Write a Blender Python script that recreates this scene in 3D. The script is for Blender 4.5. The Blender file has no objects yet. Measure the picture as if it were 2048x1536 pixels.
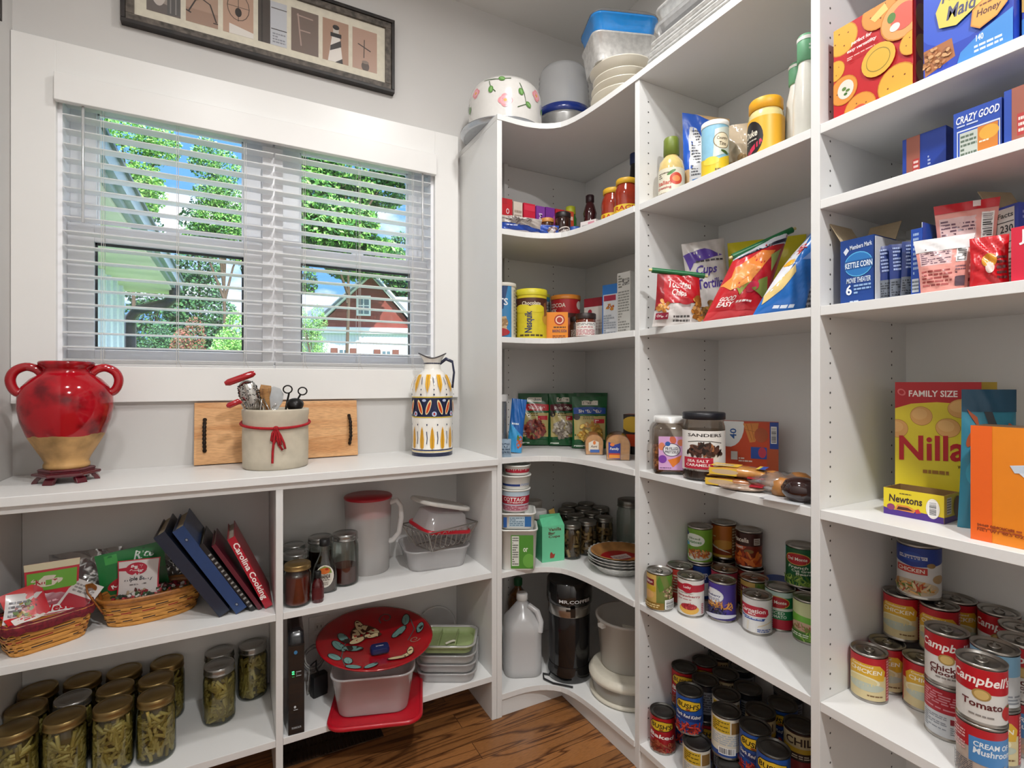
import bpy, bmesh, math, random
from mathutils import Vector, Matrix
PI = math.pi
# ------------------------------------------------------------------ camera
F, YAW, CY, H = 1034.5, math.radians(28.1524), 764.25, 1.1971
SN, CS = math.sin(YAW), math.cos(YAW)
scn = bpy.context.scene
cam_d = bpy.data.cameras.new('camera'); cam = bpy.data.objects.new('camera', cam_d)
scn.collection.objects.link(cam); scn.camera = cam
cam_d.sensor_width = 36; cam_d.sensor_fit = 'HORIZONTAL'; cam_d.lens = 36*F/2048
cam_d.shift_y = (CY-768)/2048; cam_d.clip_start = .02; cam_d.clip_end = 300
cam.location = (0, 0, H); cam.rotation_euler = (PI/2, 0, -YAW)
scn.view_settings.view_transform = 'Standard'; scn.view_settings.look = 'None'
scn.view_settings.gamma = 1; scn.view_settings.use_curve_mapping = False
scn.view_settings.exposure = 0.64
# ------------------------------------------------------------------ sky
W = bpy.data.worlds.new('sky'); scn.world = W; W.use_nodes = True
nt = W.node_tree; nt.nodes.clear()
o_ = nt.nodes.new('ShaderNodeOutputWorld'); b_ = nt.nodes.new('ShaderNodeBackground')
tc = nt.nodes.new('ShaderNodeTexCoord'); nz = nt.nodes.new('ShaderNodeTexNoise')
mp = nt.nodes.new('ShaderNodeMapping'); mp.inputs['Scale'].default_value = (1, 1, 2.2); mp.inputs['Location'].default_value = (.35, .2, .1)
nz.inputs['Scale'].default_value = 3.2; nz.inputs['Detail'].default_value = 7; nz.inputs['Roughness'].default_value = .55
cr = nt.nodes.new('ShaderNodeValToRGB'); cr.color_ramp.elements[0].position = .45; cr.color_ramp.elements[1].position = .58
cr.color_ramp.elements[0].color = (.10, .27, .62, 1); cr.color_ramp.elements[1].color = (.85, .90, .96, 1)
nt.links.new(tc.outputs['Generated'], mp.inputs['Vector']); nt.links.new(mp.outputs[0], nz.inputs['Vector'])
nt.links.new(nz.outputs['Fac'], cr.inputs[0]); nt.links.new(cr.outputs[0], b_.inputs[0])
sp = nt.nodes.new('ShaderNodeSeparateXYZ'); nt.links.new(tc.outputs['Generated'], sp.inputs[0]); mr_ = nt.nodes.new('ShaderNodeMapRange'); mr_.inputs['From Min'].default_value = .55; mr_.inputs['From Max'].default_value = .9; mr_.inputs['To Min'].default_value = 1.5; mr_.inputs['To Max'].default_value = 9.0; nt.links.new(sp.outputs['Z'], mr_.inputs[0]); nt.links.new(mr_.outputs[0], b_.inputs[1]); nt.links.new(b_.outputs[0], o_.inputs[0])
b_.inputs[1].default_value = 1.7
sun_d = bpy.data.lights.new('sun', 'SUN'); sun_d.energy = 5; sun_d.angle = .01; sun_d.color = (1, .96, .88)
sun = bpy.data.objects.new('sun', sun_d); scn.collection.objects.link(sun); sun.rotation_euler = (math.radians(48), 0, math.radians(14))
# ceiling lamps; the last is an added fill behind the camera: (x, y, watts)
LAMPS = [(.66, .95, 7.5), (-.12, .66, 5.5), (.35, -.5, 24)]
for i, (lx, ly, lp) in enumerate(LAMPS):
    d = bpy.data.lights.new('ceiling_lamp_light', 'AREA'); d.shape = 'DISK'; d.size = .15; d.energy = lp; d.color = (1, .99, .98)
    o = bpy.data.objects.new('ceiling_lamp_light', d); scn.collection.objects.link(o); o.location = (lx, ly, 2.735)

# ------------------------------------------------------------------ projection helpers (pixel -> place on a real surface)
def ray(px, py=CY):
    t = (px-1024)/F
    return Vector((SN+t*CS, CS-t*SN, (CY-py)/F))
def onz(px, py, z):
    r = ray(px, py); D = (z-H)/r.z; return (r.x*D, r.y*D)
def onX(px, X, py=CY):
    r = ray(px, py); D = X/r.x; return (X, r.y*D, H+r.z*D)
def onY(px, Y, py=CY):
    r = ray(px, py); D = Y/r.y; return (r.x*D, Y, H+r.z*D)
def dep(x, y): return SN*x+CS*y
# ------------------------------------------------------------------ materials
def lin(h):
    h = h.lstrip('#'); c = [int(h[i:i+2], 16)/255 for i in (0, 2, 4)]
    return [x/12.92 if x <= .04045 else ((x+.055)/1.055)**2.4 for x in c]+[1]
_M = {}
def mat(col, rough=.45, metal=0, var=.05, scale=60, bump=0, trans=0, alpha=1, coat=0, emit=0, sss=0, name=None):
    key = (col, rough, metal, var, scale, bump, trans, alpha, coat, emit, sss)
    if key in _M: return _M[key]
    m = bpy.data.materials.new(name or 'paint_'+col.strip('#')); m.use_nodes = True; n = m.node_tree; p = n.nodes['Principled BSDF']
    c = lin(col); p.inputs['Roughness'].default_value = rough; p.inputs['Metallic'].default_value = metal
    if var or bump:
        t = n.nodes.new('ShaderNodeTexCoord'); z = n.nodes.new('ShaderNodeTexNoise'); z.inputs['Scale'].default_value = scale; z.inputs['Detail'].default_value = 2
        n.links.new(t.outputs['Object'], z.inputs['Vector'])
        r = n.nodes.new('ShaderNodeValToRGB'); r.color_ramp.elements[0].position = .3; r.color_ramp.elements[1].position = .7
        r.color_ramp.elements[0].color = [x*(1-var*2) for x in c[:3]]+[1]; r.color_ramp.elements[1].color = c
        n.links.new(z.outputs['Fac'], r.inputs[0]); n.links.new(r.outputs[0], p.inputs['Base Color'])
        if bump:
            b = n.nodes.new('ShaderNodeBump'); b.inputs['Strength'].default_value = bump; b.inputs['Distance'].default_value = .002
            n.links.new(z.outputs['Fac'], b.inputs['Height']); n.links.new(b.outputs[0], p.inputs['Normal'])
    else: p.inputs['Base Color'].default_value = c
    p.inputs['Coat Weight'].default_value = coat
    if emit: p.inputs['Emission Color'].default_value = c; p.inputs['Emission Strength'].default_value = emit
    if trans: p.inputs['Transmission Weight'].default_value = trans
    if sss: p.inputs['Subsurface Weight'].default_value = sss; p.inputs['Subsurface Scale'].default_value = .01
    if alpha < 1: p.inputs['Alpha'].default_value = alpha
    _M[key] = m; return m
def glassy(col='#ffffff', gloss=.10, tint=.95, rough=.03, milk=0.0):
    """thin clear wall: see-through, a fresnel gloss, optional milky diffuse share"""
    key = ('g', col, gloss, tint, rough, milk)
    if key in _M: return _M[key]
    m = bpy.data.materials.new('clear_wall'); m.use_nodes = True; n = m.node_tree; n.nodes.clear()
    o = n.nodes.new('ShaderNodeOutputMaterial'); t = n.nodes.new('ShaderNodeBsdfTransparent'); g = n.nodes.new('ShaderNodeBsdfGlossy')
    c = lin(col); t.inputs[0].default_value = [x*tint for x in c[:3]]+[1]; g.inputs['Roughness'].default_value = rough
    fr = n.nodes.new('ShaderNodeLayerWeight'); fr.inputs[0].default_value = .25
    ma = n.nodes.new('ShaderNodeMath'); ma.operation = 'MULTIPLY_ADD'; ma.inputs[1].default_value = .6; ma.inputs[2].default_value = gloss
    n.links.new(fr.outputs['Fresnel'], ma.inputs[0])
    mx = n.nodes.new('ShaderNodeMixShader'); n.links.new(ma.outputs[0], mx.inputs[0])
    src = t.outputs[0]
    if milk:
        df = n.nodes.new('ShaderNodeBsdfDiffuse'); df.inputs[0].default_value = c
        tl = n.nodes.new('ShaderNodeBsdfTranslucent'); tl.inputs[0].default_value = c
        m1 = n.nodes.new('ShaderNodeMixShader'); m1.inputs[0].default_value = .45; n.links.new(df.outputs[0], m1.inputs[1]); n.links.new(tl.outputs[0], m1.inputs[2])
        m2 = n.nodes.new('ShaderNodeMixShader'); m2.inputs[0].default_value = milk; n.links.new(t.outputs[0], m2.inputs[1]); n.links.new(m1.outputs[0], m2.inputs[2]); src = m2.outputs[0]
    n.links.new(src, mx.inputs[1]); n.links.new(g.outputs[0], mx.inputs[2]); n.links.new(mx.outputs[0], o.inputs[0])
    _M[key] = m; return m
def wood(c1, c2, scale=(1, 12, 12), rough=.4, dist=3.0, wscale=3.0, planks=None):
    key = ('w', c1, c2, scale, rough, dist, wscale, planks)
    if key in _M: return _M[key]
    m = bpy.data.materials.new('wood_grain'); m.use_nodes = True; n = m.node_tree; p = n.nodes['Principled BSDF']; L = n.links.new
    t = n.nodes.new('ShaderNodeTexCoord'); mp = n.nodes.new('ShaderNodeMapping'); mp.inputs['Scale'].default_value = scale
    L(t.outputs['Object'], mp.inputs[0]); vec = mp.outputs[0]
    if planks:
        br = n.nodes.new('ShaderNodeTexBrick'); br.inputs['Scale'].default_value = 1; br.inputs['Brick Width'].default_value = planks[0]; br.inputs['Row Height'].default_value = planks[1]
        br.inputs['Mortar Size'].default_value = .0009; br.inputs['Color1'].default_value = (0, 0, 0, 1); br.inputs['Color2'].default_value = (1, 1, 1, 1); br.offset = .37; br.inputs['Mortar'].default_value = (.5, .5, .5, 1)
        L(t.outputs['Object'], br.inputs['Vector'])
        ad = n.nodes.new('ShaderNodeVectorMath'); ad.operation = 'MULTIPLY_ADD'; ad.inputs[1].default_value = (7, 3, 9); L(br.outputs['Color'], ad.inputs[0]); L(mp.outputs[0], ad.inputs[2]); vec = ad.outputs[0]
    z = n.nodes.new('ShaderNodeTexNoise'); z.inputs['Scale'].default_value = 1.1; z.inputs['Detail'].default_value = 1.5; z.inputs['Distortion'].default_value = .4; L(vec, z.inputs['Vector'])
    mu = n.nodes.new('ShaderNodeMath'); mu.operation = 'MULTIPLY'; mu.inputs[1].default_value = wscale*9; L(z.outputs['Fac'], mu.inputs[0])
    si = n.nodes.new('ShaderNodeMath'); si.operation = 'PINGPONG'; si.inputs[1].default_value = 1; L(mu.outputs[0], si.inputs[0])
    r = n.nodes.new('ShaderNodeValToRGB'); r.color_ramp.elements[0].position = .0; r.color_ramp.elements[1].position = .42; r.color_ramp.elements[0].color = lin(c2); r.color_ramp.elements[1].color = lin(c1)
    L(si.outputs[0], r.inputs[0])
    z2 = n.nodes.new('ShaderNodeTexNoise'); z2.inputs['Scale'].default_value = 6; z2.inputs['Detail'].default_value = 4; mp2 = n.nodes.new('ShaderNodeMapping'); mp2.inputs['Scale'].default_value = [s*6 for s in scale]
    L(t.outputs['Object'], mp2.inputs[0]); L(mp2.outputs[0], z2.inputs['Vector'])
    mx = n.nodes.new('ShaderNodeMix'); mx.data_type = 'RGBA'; mx.blend_type = 'MULTIPLY'; mx.inputs[0].default_value = .6
    r2 = n.nodes.new('ShaderNodeValToRGB'); r2.color_ramp.elements[0].position = .35; r2.color_ramp.elements[1].position = .6; r2.color_ramp.elements[0].color = (.55, .5, .45, 1); r2.color_ramp.elements[1].color = (1, 1, 1, 1)
    L(z2.outputs['Fac'], r2.inputs[0]); L(r.outputs[0], mx.inputs[6]); L(r2.outputs[0], mx.inputs[7]); out = mx.outputs[2]
    if planks:
        mr = n.nodes.new('ShaderNodeMapRange'); mr.inputs['To Min'].default_value = .72; mr.inputs['To Max'].default_value = 1.12; L(br.outputs['Color'], mr.inputs[0])
        m3 = n.nodes.new('ShaderNodeMix'); m3.data_type = 'RGBA'; m3.blend_type = 'MULTIPLY'; m3.inputs[0].default_value = 1; L(out, m3.inputs[6]); L(mr.outputs[0], m3.inputs[7])
        m4 = n.nodes.new('ShaderNodeMix'); m4.data_type = 'RGBA'; L(br.outputs['Fac'], m4.inputs[0]); L(m3.outputs[2], m4.inputs[6]); m4.inputs[7].default_value = lin('#2a150b'); out = m4.outputs[2]
    L(out, p.inputs['Base Color']); p.inputs['Roughness'].default_value = rough
    _M[key] = m; return m
# ------------------------------------------------------------------ mesh builder
class MB:
    def __init__(s): s.v = []; s.f = []; s.m = []; s.sm = []; s.mats = []
    def mi(s, m):
        if isinstance(m, str): m = mat(m)
        if m not in s.mats: s.mats.append(m)
        return s.mats.index(m)
    def add(s, vs, fs, m, smooth=False, T=None):
        b = len(s.v); i = s.mi(m)
        s.v += [tuple(T @ Vector(p)) if T else tuple(p) for p in vs]
        for f in fs: s.f.append([b+k for k in f]); s.m.append(i); s.sm.append(smooth)
        return s
    def box(s, x0, y0, z0, x1, y1, z1, m, T=None):
        v = [(x, y, z) for z in (z0, z1) for y in (y0, y1) for x in (x0, x1)]
        return s.add(v, [(0, 2, 3, 1), (4, 5, 7, 6), (0, 1, 5, 4), (2, 6, 7, 3), (0, 4, 6, 2), (1, 3, 7, 5)], m, T=T)
    def lathe(s, prof, m, n=32, c=(0, 0), smooth=True, sx=1, sy=1, T=None, cap0=True, cap1=True):
        v = []; f = []
        for r, z in prof:
            for k in range(n):
                a = 2*PI*k/n; v.append((c[0]+r*sx*math.cos(a), c[1]+r*sy*math.sin(a), z))
        for i in range(len(prof)-1):
            for k in range(n):
                k2 = (k+1) % n; f.append((i*n+k, i*n+k2, (i+1)*n+k2, (i+1)*n+k))
        s.add(v, f, m, smooth, T)
        if cap0 and prof[0][0] > 1e-5: s.add(v[:n], [tuple(range(n-1, -1, -1))], m, False, T)
        if cap1 and prof[-1][0] > 1e-5: s.add(v[-n:], [tuple(range(n))], m, False, T)
        return s
    def rings(s, rs, m, smooth=True, cap0=True, cap1=True, T=None, closed=True):
        n = len(rs[0]); v = [p for r in rs for p in r]; f = []
        for i in range(len(rs)-1):
            for k in range(n if closed else n-1):
                k2 = (k+1) % n; f.append((i*n+k, i*n+k2, (i+1)*n+k2, (i+1)*n+k))
        s.add(v, f, m, smooth, T)
        if cap0: s.add(rs[0], [tuple(range(n-1, -1, -1))], m, False, T)
        if cap1: s.add(rs[-1], [tuple(range(n))], m, False, T)
        return s
    def tube(s, pts, r, m, n=8, closed=False, T=None, flat=1.0):
        P = [Vector(p) for p in pts]; N = len(P); rs = []; up = None
        for i, p in enumerate(P):
            a = P[(i-1) % N] if closed or i else P[0]; b = P[(i+1) % N] if closed or i < N-1 else P[-1]
            t = (b-a); t = t.normalized() if t.length > 1e-9 else Vector((0, 0, 1))
            if up is None: up = Vector((0, 0, 1)) if abs(t.z) < .9 else Vector((1, 0, 0))
            u = (up-t*up.dot(t)); u = u.normalized() if u.length > 1e-6 else t.orthogonal().normalized(); w = t.cross(u); up = u
            R = r[i] if isinstance(r, (list, tuple)) else r
            rs.append([tuple(p+(u*math.cos(2*PI*k/n)*flat+w*math.sin(2*PI*k/n))*R) for k in range(n)])
        if closed:
            rs.append(rs[0]); return s.rings(rs, m, True, False, False, T)
        return s.rings(rs, m, True, True, True, T)
    def prism(s, poly, z0, z1, m, T=None):
        n = len(poly); v = [(x, y, z0) for x, y in poly]+[(x, y, z1) for x, y in poly]
        return s.add(v, [tuple(range(n-1, -1, -1)), tuple(range(n, 2*n))]+[(k, (k+1) % n, n+(k+1) % n, n+k) for k in range(n)], m, T=T)
def mesh_obj(name, mb, parent=None, loc=(0, 0, 0), rz=0, bev=0):
    me = bpy.data.meshes.new(name); me.from_pydata(mb.v, [], mb.f)
    for m in mb.mats: me.materials.append(m)
    me.polygons.foreach_set('material_index', mb.m); me.polygons.foreach_set('use_smooth', mb.sm); me.update()
    o = bpy.data.objects.new(name, me); scn.collection.objects.link(o); o.location = loc; o.rotation_euler = (0, 0, rz)
    if parent: o.parent = parent
    if bev:
        b = o.modifiers.new('bevel', 'BEVEL'); b.width = bev; b.segments = 2; b.limit_method = 'ANGLE'; b.harden_normals = False
    return o
def tag(o, label=None, cat=None, group=None, kind=None):
    if label: o['label'] = label
    if cat: o['category'] = cat
    if group: o['group'] = group
    if kind: o['kind'] = kind
    return o
def thing(name, label, cat, loc=(0, 0, 0), rz=0, group=None):
    o = bpy.data.objects.new(name, None); scn.collection.objects.link(o); o.empty_display_size = .02
    o.location = loc; o.rotation_euler = (0, 0, rz); return tag(o, label, cat, group)
def dup(root, loc, rz=None, label=None, group=None):
    def cp(o, par):
        c = o.copy(); scn.collection.objects.link(c); c.parent = par
        for k in list(kids.get(o.name, [])): cp(k, c)
        return c
    kids = {}
    def walk(o):
        kids[o.name] = list(o.children)
        for k in o.children: walk(k)
    walk(root); r = cp(root, None); r.location = loc
    if rz is not None: r.rotation_euler = (0, 0, rz)
    if label: r['label'] = label
    if group: r['group'] = group
    return r
# ------------------------------------------------------------------ printed artwork laid on a surface
_T = {}
def text_geo(s, bold=True):
    key = (s, bold)
    if key in _T: return _T[key]
    c = bpy.data.curves.new('t', 'FONT'); c.body = s; c.resolution_u = 2; c.fill_mode = 'FRONT'
    if bold: c.offset = .022
    o = bpy.data.objects.new('t', c); me = bpy.data.meshes.new_from_object(o)
    v = [(p.co.x, p.co.y) for p in me.vertices]; f = [tuple(p.vertices) for p in me.polygons]
    bpy.data.objects.remove(o); bpy.data.curves.remove(c); bpy.data.meshes.remove(me)
    x0 = min(p[0] for p in v); x1 = max(p[0] for p in v); y0 = min(p[1] for p in v); y1 = max(p[1] for p in v)
    v = [((x-x0)/(x1-x0), (y-y0)/(y1-y0)) for x, y in v]
    _T[key] = (v, f); return _T[key]
def art_polys(sh, W, Hh):
    """one artwork item -> [(verts, faces, colour)] in metres on the label sheet. All sizes are given as shares of the sheet."""
    k = sh[0]; out = []
    if k == 'r':
        x0, y0, x1, y1, c = sh[1:6]; out.append(([(x0*W, y0*Hh), (x1*W, y0*Hh), (x1*W, y1*Hh), (x0*W, y1*Hh)], [(0, 1, 2, 3)], c))
    elif k == 'e':
        cx, cy, rx, ry, c = sh[1:6]; rot = math.radians(sh[6]) if len(sh) > 6 else 0; n = 22; v = []
        for i in range(n):
            a = 2*PI*i/n; x = rx*W*math.cos(a); y = ry*Hh*math.sin(a); v.append((cx*W+x*math.cos(rot)-y*math.sin(rot), cy*Hh+x*math.sin(rot)+y*math.cos(rot)))
        out.append((v, [tuple(range(n))], c))
    elif k == 'p':
        out.append(([(x*W, y*Hh) for x, y in sh[1]], [tuple(range(len(sh[1])))], sh[2]))
    elif k == 't':
        s, x0, y0, x1, y1, c = sh[1:7]; shear = sh[7] if len(sh) > 7 else 0; rot = math.radians(sh[8]) if len(sh) > 8 else 0
        v, f = text_geo(s); cx, cy = (x0+x1)/2*W, (y0+y1)/2*Hh; w, h = (x1-x0)*W, (y1-y0)*Hh; vv = []
        if abs(abs(sh[8]) - 90) < 1 if len(sh) > 8 else False: w, h = h, w
        for x, y in v:
            X = (x-.5)*w+shear*(y-.5)*h; Y = (y-.5)*h; vv.append((cx+X*math.cos(rot)-Y*math.sin(rot), cy+X*math.sin(rot)+Y*math.cos(rot)))
        out.append((vv, f, c))
    elif k == 'n':   # rows of fine print
        x0, y0, x1, y1, c, rows = sh[1:7]; rn = random.Random(int(x0*977+y0*331+rows)); v = []; f = []
        for i in range(rows):
            yy = y1-(i+.5)*(y1-y0)/rows; hh = (y1-y0)/rows*.26; x = x0
            while x < x1-.01*(x1-x0):
                l = rn.uniform(.1, .28)*(x1-x0); xe = min(x+l, x1); b = len(v)
                v += [(x*W, (yy-hh)*Hh), (xe*W, (yy-hh)*Hh), (xe*W, (yy+hh)*Hh), (x*W, (yy+hh)*Hh)]; f.append((b, b+1, b+2, b+3)); x = xe+.04*(x1-x0)
                if rn.random() < .08: break
        out.append((v, f, c))
    elif k == 'b':   # bar code
        x0, y0, x1, y1 = sh[1:5]; ho = len(sh) > 5; out += art_polys(('r', x0, y0, x1, y1, '#f4f4f2'), W, Hh); rn = random.Random(5); v = []; f = []; a = .06
        while a < .93:
            l = rn.choice((.015, .03, .045)); b = len(v)
            if ho: X0, X1, Y0, Y1 = x0+.1*(x1-x0), x1-.1*(x1-x0), y0+a*(y1-y0), y0+(a+l)*(y1-y0)
            else: X0, X1, Y0, Y1 = x0+a*(x1-x0), x0+(a+l)*(x1-x0), y0+.12*(y1-y0), y1-.06*(y1-y0)
            v += [(X0*W, Y0*Hh), (X1*W, Y0*Hh), (X1*W, Y1*Hh), (X0*W, Y1*Hh)]; f.append((b, b+1, b+2, b+3)); a += l+rn.choice((.02, .035))
        out.append((v, f, '#2b2b2b'))
    elif k == 'f':   # heap of food: many small overlapping ovals inside an oval
        cx, cy, rx, ry, cols, n, seed = sh[1:8]; sz = sh[8] if len(sh) > 8 else .22; rn = random.Random(seed)
        for i in range(n):
            a = rn.uniform(0, 2*PI); q = math.sqrt(rn.random())*.85; s_ = rn.uniform(.6, 1.3)*sz
            out += art_polys(('e', cx+rx*q*math.cos(a), cy+ry*q*math.sin(a), rx*s_, ry*s_*rn.uniform(.5, 1), rn.choice(cols), rn.uniform(0, 180)), W, Hh)
    elif k == 's':   # rough ring / stroke: polyline with a width (share of W)
        pts, wd, c = sh[1:4]; P = [Vector((x*W, y*Hh)) for x, y in pts]; L = []; R = []
        for i, p in enumerate(P):
            t = (P[min(i+1, len(P)-1)]-P[max(i-1, 0)]).normalized(); nn = Vector((-t.y, t.x))*wd*W/2; L.append(tuple(p+nn)); R.append(tuple(p-nn))
        n = len(P); out.append((L+R, [(i, n+i, n+i+1, i+1) for i in range(n-1)], c))
    return out
def paint(mb, art, W, Hh, S, us=(), vs=(), off=.00025, step=.00006, rough=.4):
    """S(u, v, offset) -> 3-D point; us, vs: sheet cuts (metres) so the print follows a curved sheet"""
    lay = off
    for sh in art:
        for v, f, c in art_polys(sh, W, Hh):
            lay += step
            x0 = min(p[0] for p in v); x1 = max(p[0] for p in v); y0 = min(p[1] for p in v); y1 = max(p[1] for p in v)
            if x1 <= 0 or x0 >= W or y1 <= 0 or y0 >= Hh: continue
            cu = [u for u in us if x0 < u < x1]; cv = [u for u in vs if y0 < u < y1]
            clip = x0 < 0 or x1 > W or y0 < 0 or y1 > Hh
            if cu or cv or clip:
                bm = bmesh.new(); bv = [bm.verts.new((x, y, 0)) for x, y in v]
                for q in f:
                    try: bm.faces.new([bv[i] for i in q])
                    except ValueError: pass
                def cut(co, no, clear=False):
                    g = bm.verts[:]+bm.edges[:]+bm.faces[:]
                    bmesh.ops.bisect_plane(bm, geom=g, plane_co=co, plane_no=no, clear_outer=clear, dist=1e-7)
                if x0 < 0: cut((0, 0, 0), (-1, 0, 0), True)
                if x1 > W: cut((W, 0, 0), (1, 0, 0), True)
                if y0 < 0: cut((0, 0, 0), (0, -1, 0), True)
                if y1 > Hh: cut((0, Hh, 0), (0, 1, 0), True)
                for u in cu: cut((u, 0, 0), (1, 0, 0))
                for u in cv: cut((0, u, 0), (0, 1, 0))
                bm.verts.index_update(); v = [(p.co.x, p.co.y) for p in bm.verts]; f = [tuple(p.index for p in q.verts) for q in bm.faces]; bm.free()
            mb.add([S(x, y, lay) for x, y in v], f, mat(c, rough, var=0) if isinstance(c, str) else c, bool(us))
WHITE = '#e4e4e1'
# ================================================================== the setting
XF, XB, YF, YB, YW, XW = 1.098, 1.45, 1.646, 1.9776, 1.9966, 1.47
P1, P2 = 1.2206, .6621            # panels of the right-hand units (near faces)
XL, XLU, DIV = .8404, -.541, .1237
ZC = 2.774; X0 = -.567; YBK = -1.6
T1, T2, T3, T4, T5, TT, TB = 1.7465, 1.359, .925, .5157, .081, 2.1515, 1.585
CT, LM, LB = .9263, .5232, .1566
wallm = mat('#cfcdca', .75, var=.02, scale=3, name='wall_paint'); trimm = mat('#ebeae7', .35, var=.01, scale=4, name='trim_paint')
cabm = mat('#e3e3e1', .38, var=.012, scale=5, name='melamine'); holem = mat('#4a4846', .8, var=0)
def struct(name, mb, **k): return tag(mesh_obj(name, mb, **k), kind='structure')
floorm = wood('#a56f3f', '#5a341a', (1.3, 14, 1), .32, wscale=1.7, planks=(1.1, .083))
m = MB().box(X0-.1, YBK-.1, -.1, XW+.1, YW+.1, 0, floorm); struct('floor', m, rz=0)
m = MB().box(X0-.1, YBK-.1, ZC, XW+.1, YW+.1, ZC+.15, mat('#dcdad6', .8, var=.01, scale=3)); struct('ceiling', m)
# back wall with the window opening
WX0, WX1, WZ0, WZ1 = -.467, .708, 1.245, 2.10
m = MB()
for a in ((X0-.1, 0, WX0, ZC), (WX1, 0, XW+.1, ZC), (WX0, 0, WX1, WZ0), (WX0, WZ1, WX1, ZC)): m.box(a[0], YW, a[1], a[2], YW+.14, a[3], wallm)
struct('wall_back', m)
struct('wall_right', MB().box(XW, YBK, 0, XW+.12, YW, ZC, wallm))
struct('wall_left', MB().box(X0-.12, YBK, 0, X0, YW, ZC, wallm))
m = MB(); m.box(X0, YBK-.12, 0, .1, YBK, ZC, wallm); m.box(.95, YBK-.12, 0, XW, YBK, ZC, wallm); m.box(.1, YBK-.12, 2.05, .95, YBK, ZC, wallm); struct('wall_front', m)
m = MB().box(.1, YBK-.1, .005, .95, YBK-.06, 2.05, trimm)
for a, b in ((.15, .95), (1.1, 1.95)):
    for c in (.17, .56): m.box(c, YBK-.062, a, c+.32, YBK-.052, b, trimm)
d = struct('door_1', m, bev=.003)
mesh_obj('door_handle', MB().lathe([(.012, 0), (.012, .03), (.028, .045), (.03, .06), (.02, .07), (0, .072)], mat('#9a9a98', .3, 1), T=Matrix.Translation((.88, YBK-.06, 1)) @ Matrix.Rotation(-PI/2, 4, 'X')), d)
# casing round the window
m = MB()
m.box(X0+.001, 1.978, WZ0-.11, WX0+.001, YW, 2.205, trimm); m.box(WX1, 1.978, WZ0-.11, .808, YW, 2.205, trimm)
m.box(WX0, 1.978, WZ1, WX1, YW, 2.205, trimm); m.box(WX0, 1.978, WZ0-.11, WX1, YW, WZ0, trimm)
struct('trim_1', m, bev=.0015)
m = MB().box(WX0, 1.985, WZ0-.02, WX1, 2.06, WZ0-.0002, trimm)
# ------------------------------------------------------------------ window_1: two double-hung units
vin = mat('#f7f8fb', .3, var=.01, scale=5, name='vinyl'); pane = glassy('#ffffff', .03, .98, .0)
m = MB(); yj = 2.03
m.box(WX0, YW, WZ0-.001, WX0+.012, 2.13, WZ1, vin); m.box(WX1-.012, YW, WZ0, WX1, 2.13, WZ1, vin)
m.box(WX0, YW, WZ1-.012, WX1, 2.13, WZ1, vin); m.box(WX0, YW, WZ0, WX1, 2.13, WZ0+.012, vin)
m.box(.085, 2.035, WZ0, .152, 2.13, WZ1, vin)
win = struct('window_1', m, bev=.001)
for (a, b) in ((-.389, .026), (.213, .627)):
    ol, orr = (WX0+.012, .085) if a < 0 else (.152, WX1-.012)
    for nm, z0, z1, zo0, zo1, y in (('upper_sash', 1.688, 2.058, 1.645, WZ1-.012, 2.075), ('lower_sash', 1.300, 1.637, WZ0+.012, 1.69, 2.045)):
        s_ = MB(); s_.box(ol, y, zo0, a, y+.03, zo1, vin); s_.box(b, y, zo0, orr, y+.03, zo1, vin); s_.box(a, y, zo0, b, y+.03, z0, vin); s_.box(a, y, z1, b, y+.03, zo1, vin)
        for q in ((a, z0, a+.006, z1), (b-.006, z0, b, z1), (a, z1-.008, b, z1), (a, z0, b, z0+.006)): s_.box(q[0], y+.012, q[1], q[2], y+.02, q[3], mat('#3c3f42', .5) if nm == 'lower_sash' else vin)
        so = mesh_obj(nm, s_, win, bev=.0012)
        mesh_obj('pane', MB().box(a, y+.014, z0, b, y+.017, z1, pane), so)
    c = (a+b)/2; mesh_obj('sash_lock', MB().box(c-.02, 2.05, 1.69, c+.02, 2.072, 1.70, vin).tube([(c, 2.06, 1.702), (c+.03, 2.05, 1.706)], .004, vin), win)
# ------------------------------------------------------------------ shelving
def holes(m, x=None, y=None, rows=(), z0=.15, z1=2.1, nx=0, ny=0):
    v = []; f = []; z = z0
    while z < z1:
        for r in rows:
            b = len(v)
            for k in range(8):
                a = PI/4*k; c, s_ = .0026*math.cos(a), .0026*math.sin(a)
                v.append((r+c, y+ny*.0004, z+s_) if y is not None else (x+nx*.0004, r+c, z+s_))
            f.append(tuple(range(b, b+8)))
        z += .032
    m.add(v, f, holem)
def board(x0, y0, z0, x1, y1, z1): return MB().box(x0, y0, z0, x1, y1, z1, cabm)
SH = [(1.7265, T1), (1.339, T2), (.905, T3), (.4957, T4), (.061, T5)]
# right unit 1
r1 = thing('shelving_unit', 'white melamine shelving bay between the corner shelves and the right-hand bay', 'shelving unit', (XF, P1-.27, 0))
r2 = thing('shelving_unit', 'white melamine shelving bay at the right edge holding cracker boxes and soup cans', 'shelving unit', (XF, .38, 0))
cu = thing('corner_shelving_unit', 'white corner shelving unit with curved concave shelf fronts', 'shelving unit', (1.1, 1.65, 0))
lu = thing('low_shelving_unit', 'low white shelving unit with two bays under the long counter', 'shelving unit', (.13, 1.8, 0))
def part(name, mb, root, bev=.0008):
    o = mesh_obj(name, mb, root, bev=bev); l = root.location; o.location = (-l[0], -l[1], -l[2]); return o
m = board(XF, P1, 0, XB, P1+.0197, 2.131); holes(m, y=P1, rows=(XF+.037, XF+.285), ny=-1); part('side_panel', m, r1)
m = board(XF, P2, 0, XB, P2+.0197, 2.131); holes(m, y=P2, rows=(XF+.037, XF+.285), ny=-1); holes(m, y=P2+.0197, rows=(XF+.037, XF+.285), ny=1); part('side_panel', m, r2)
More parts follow.
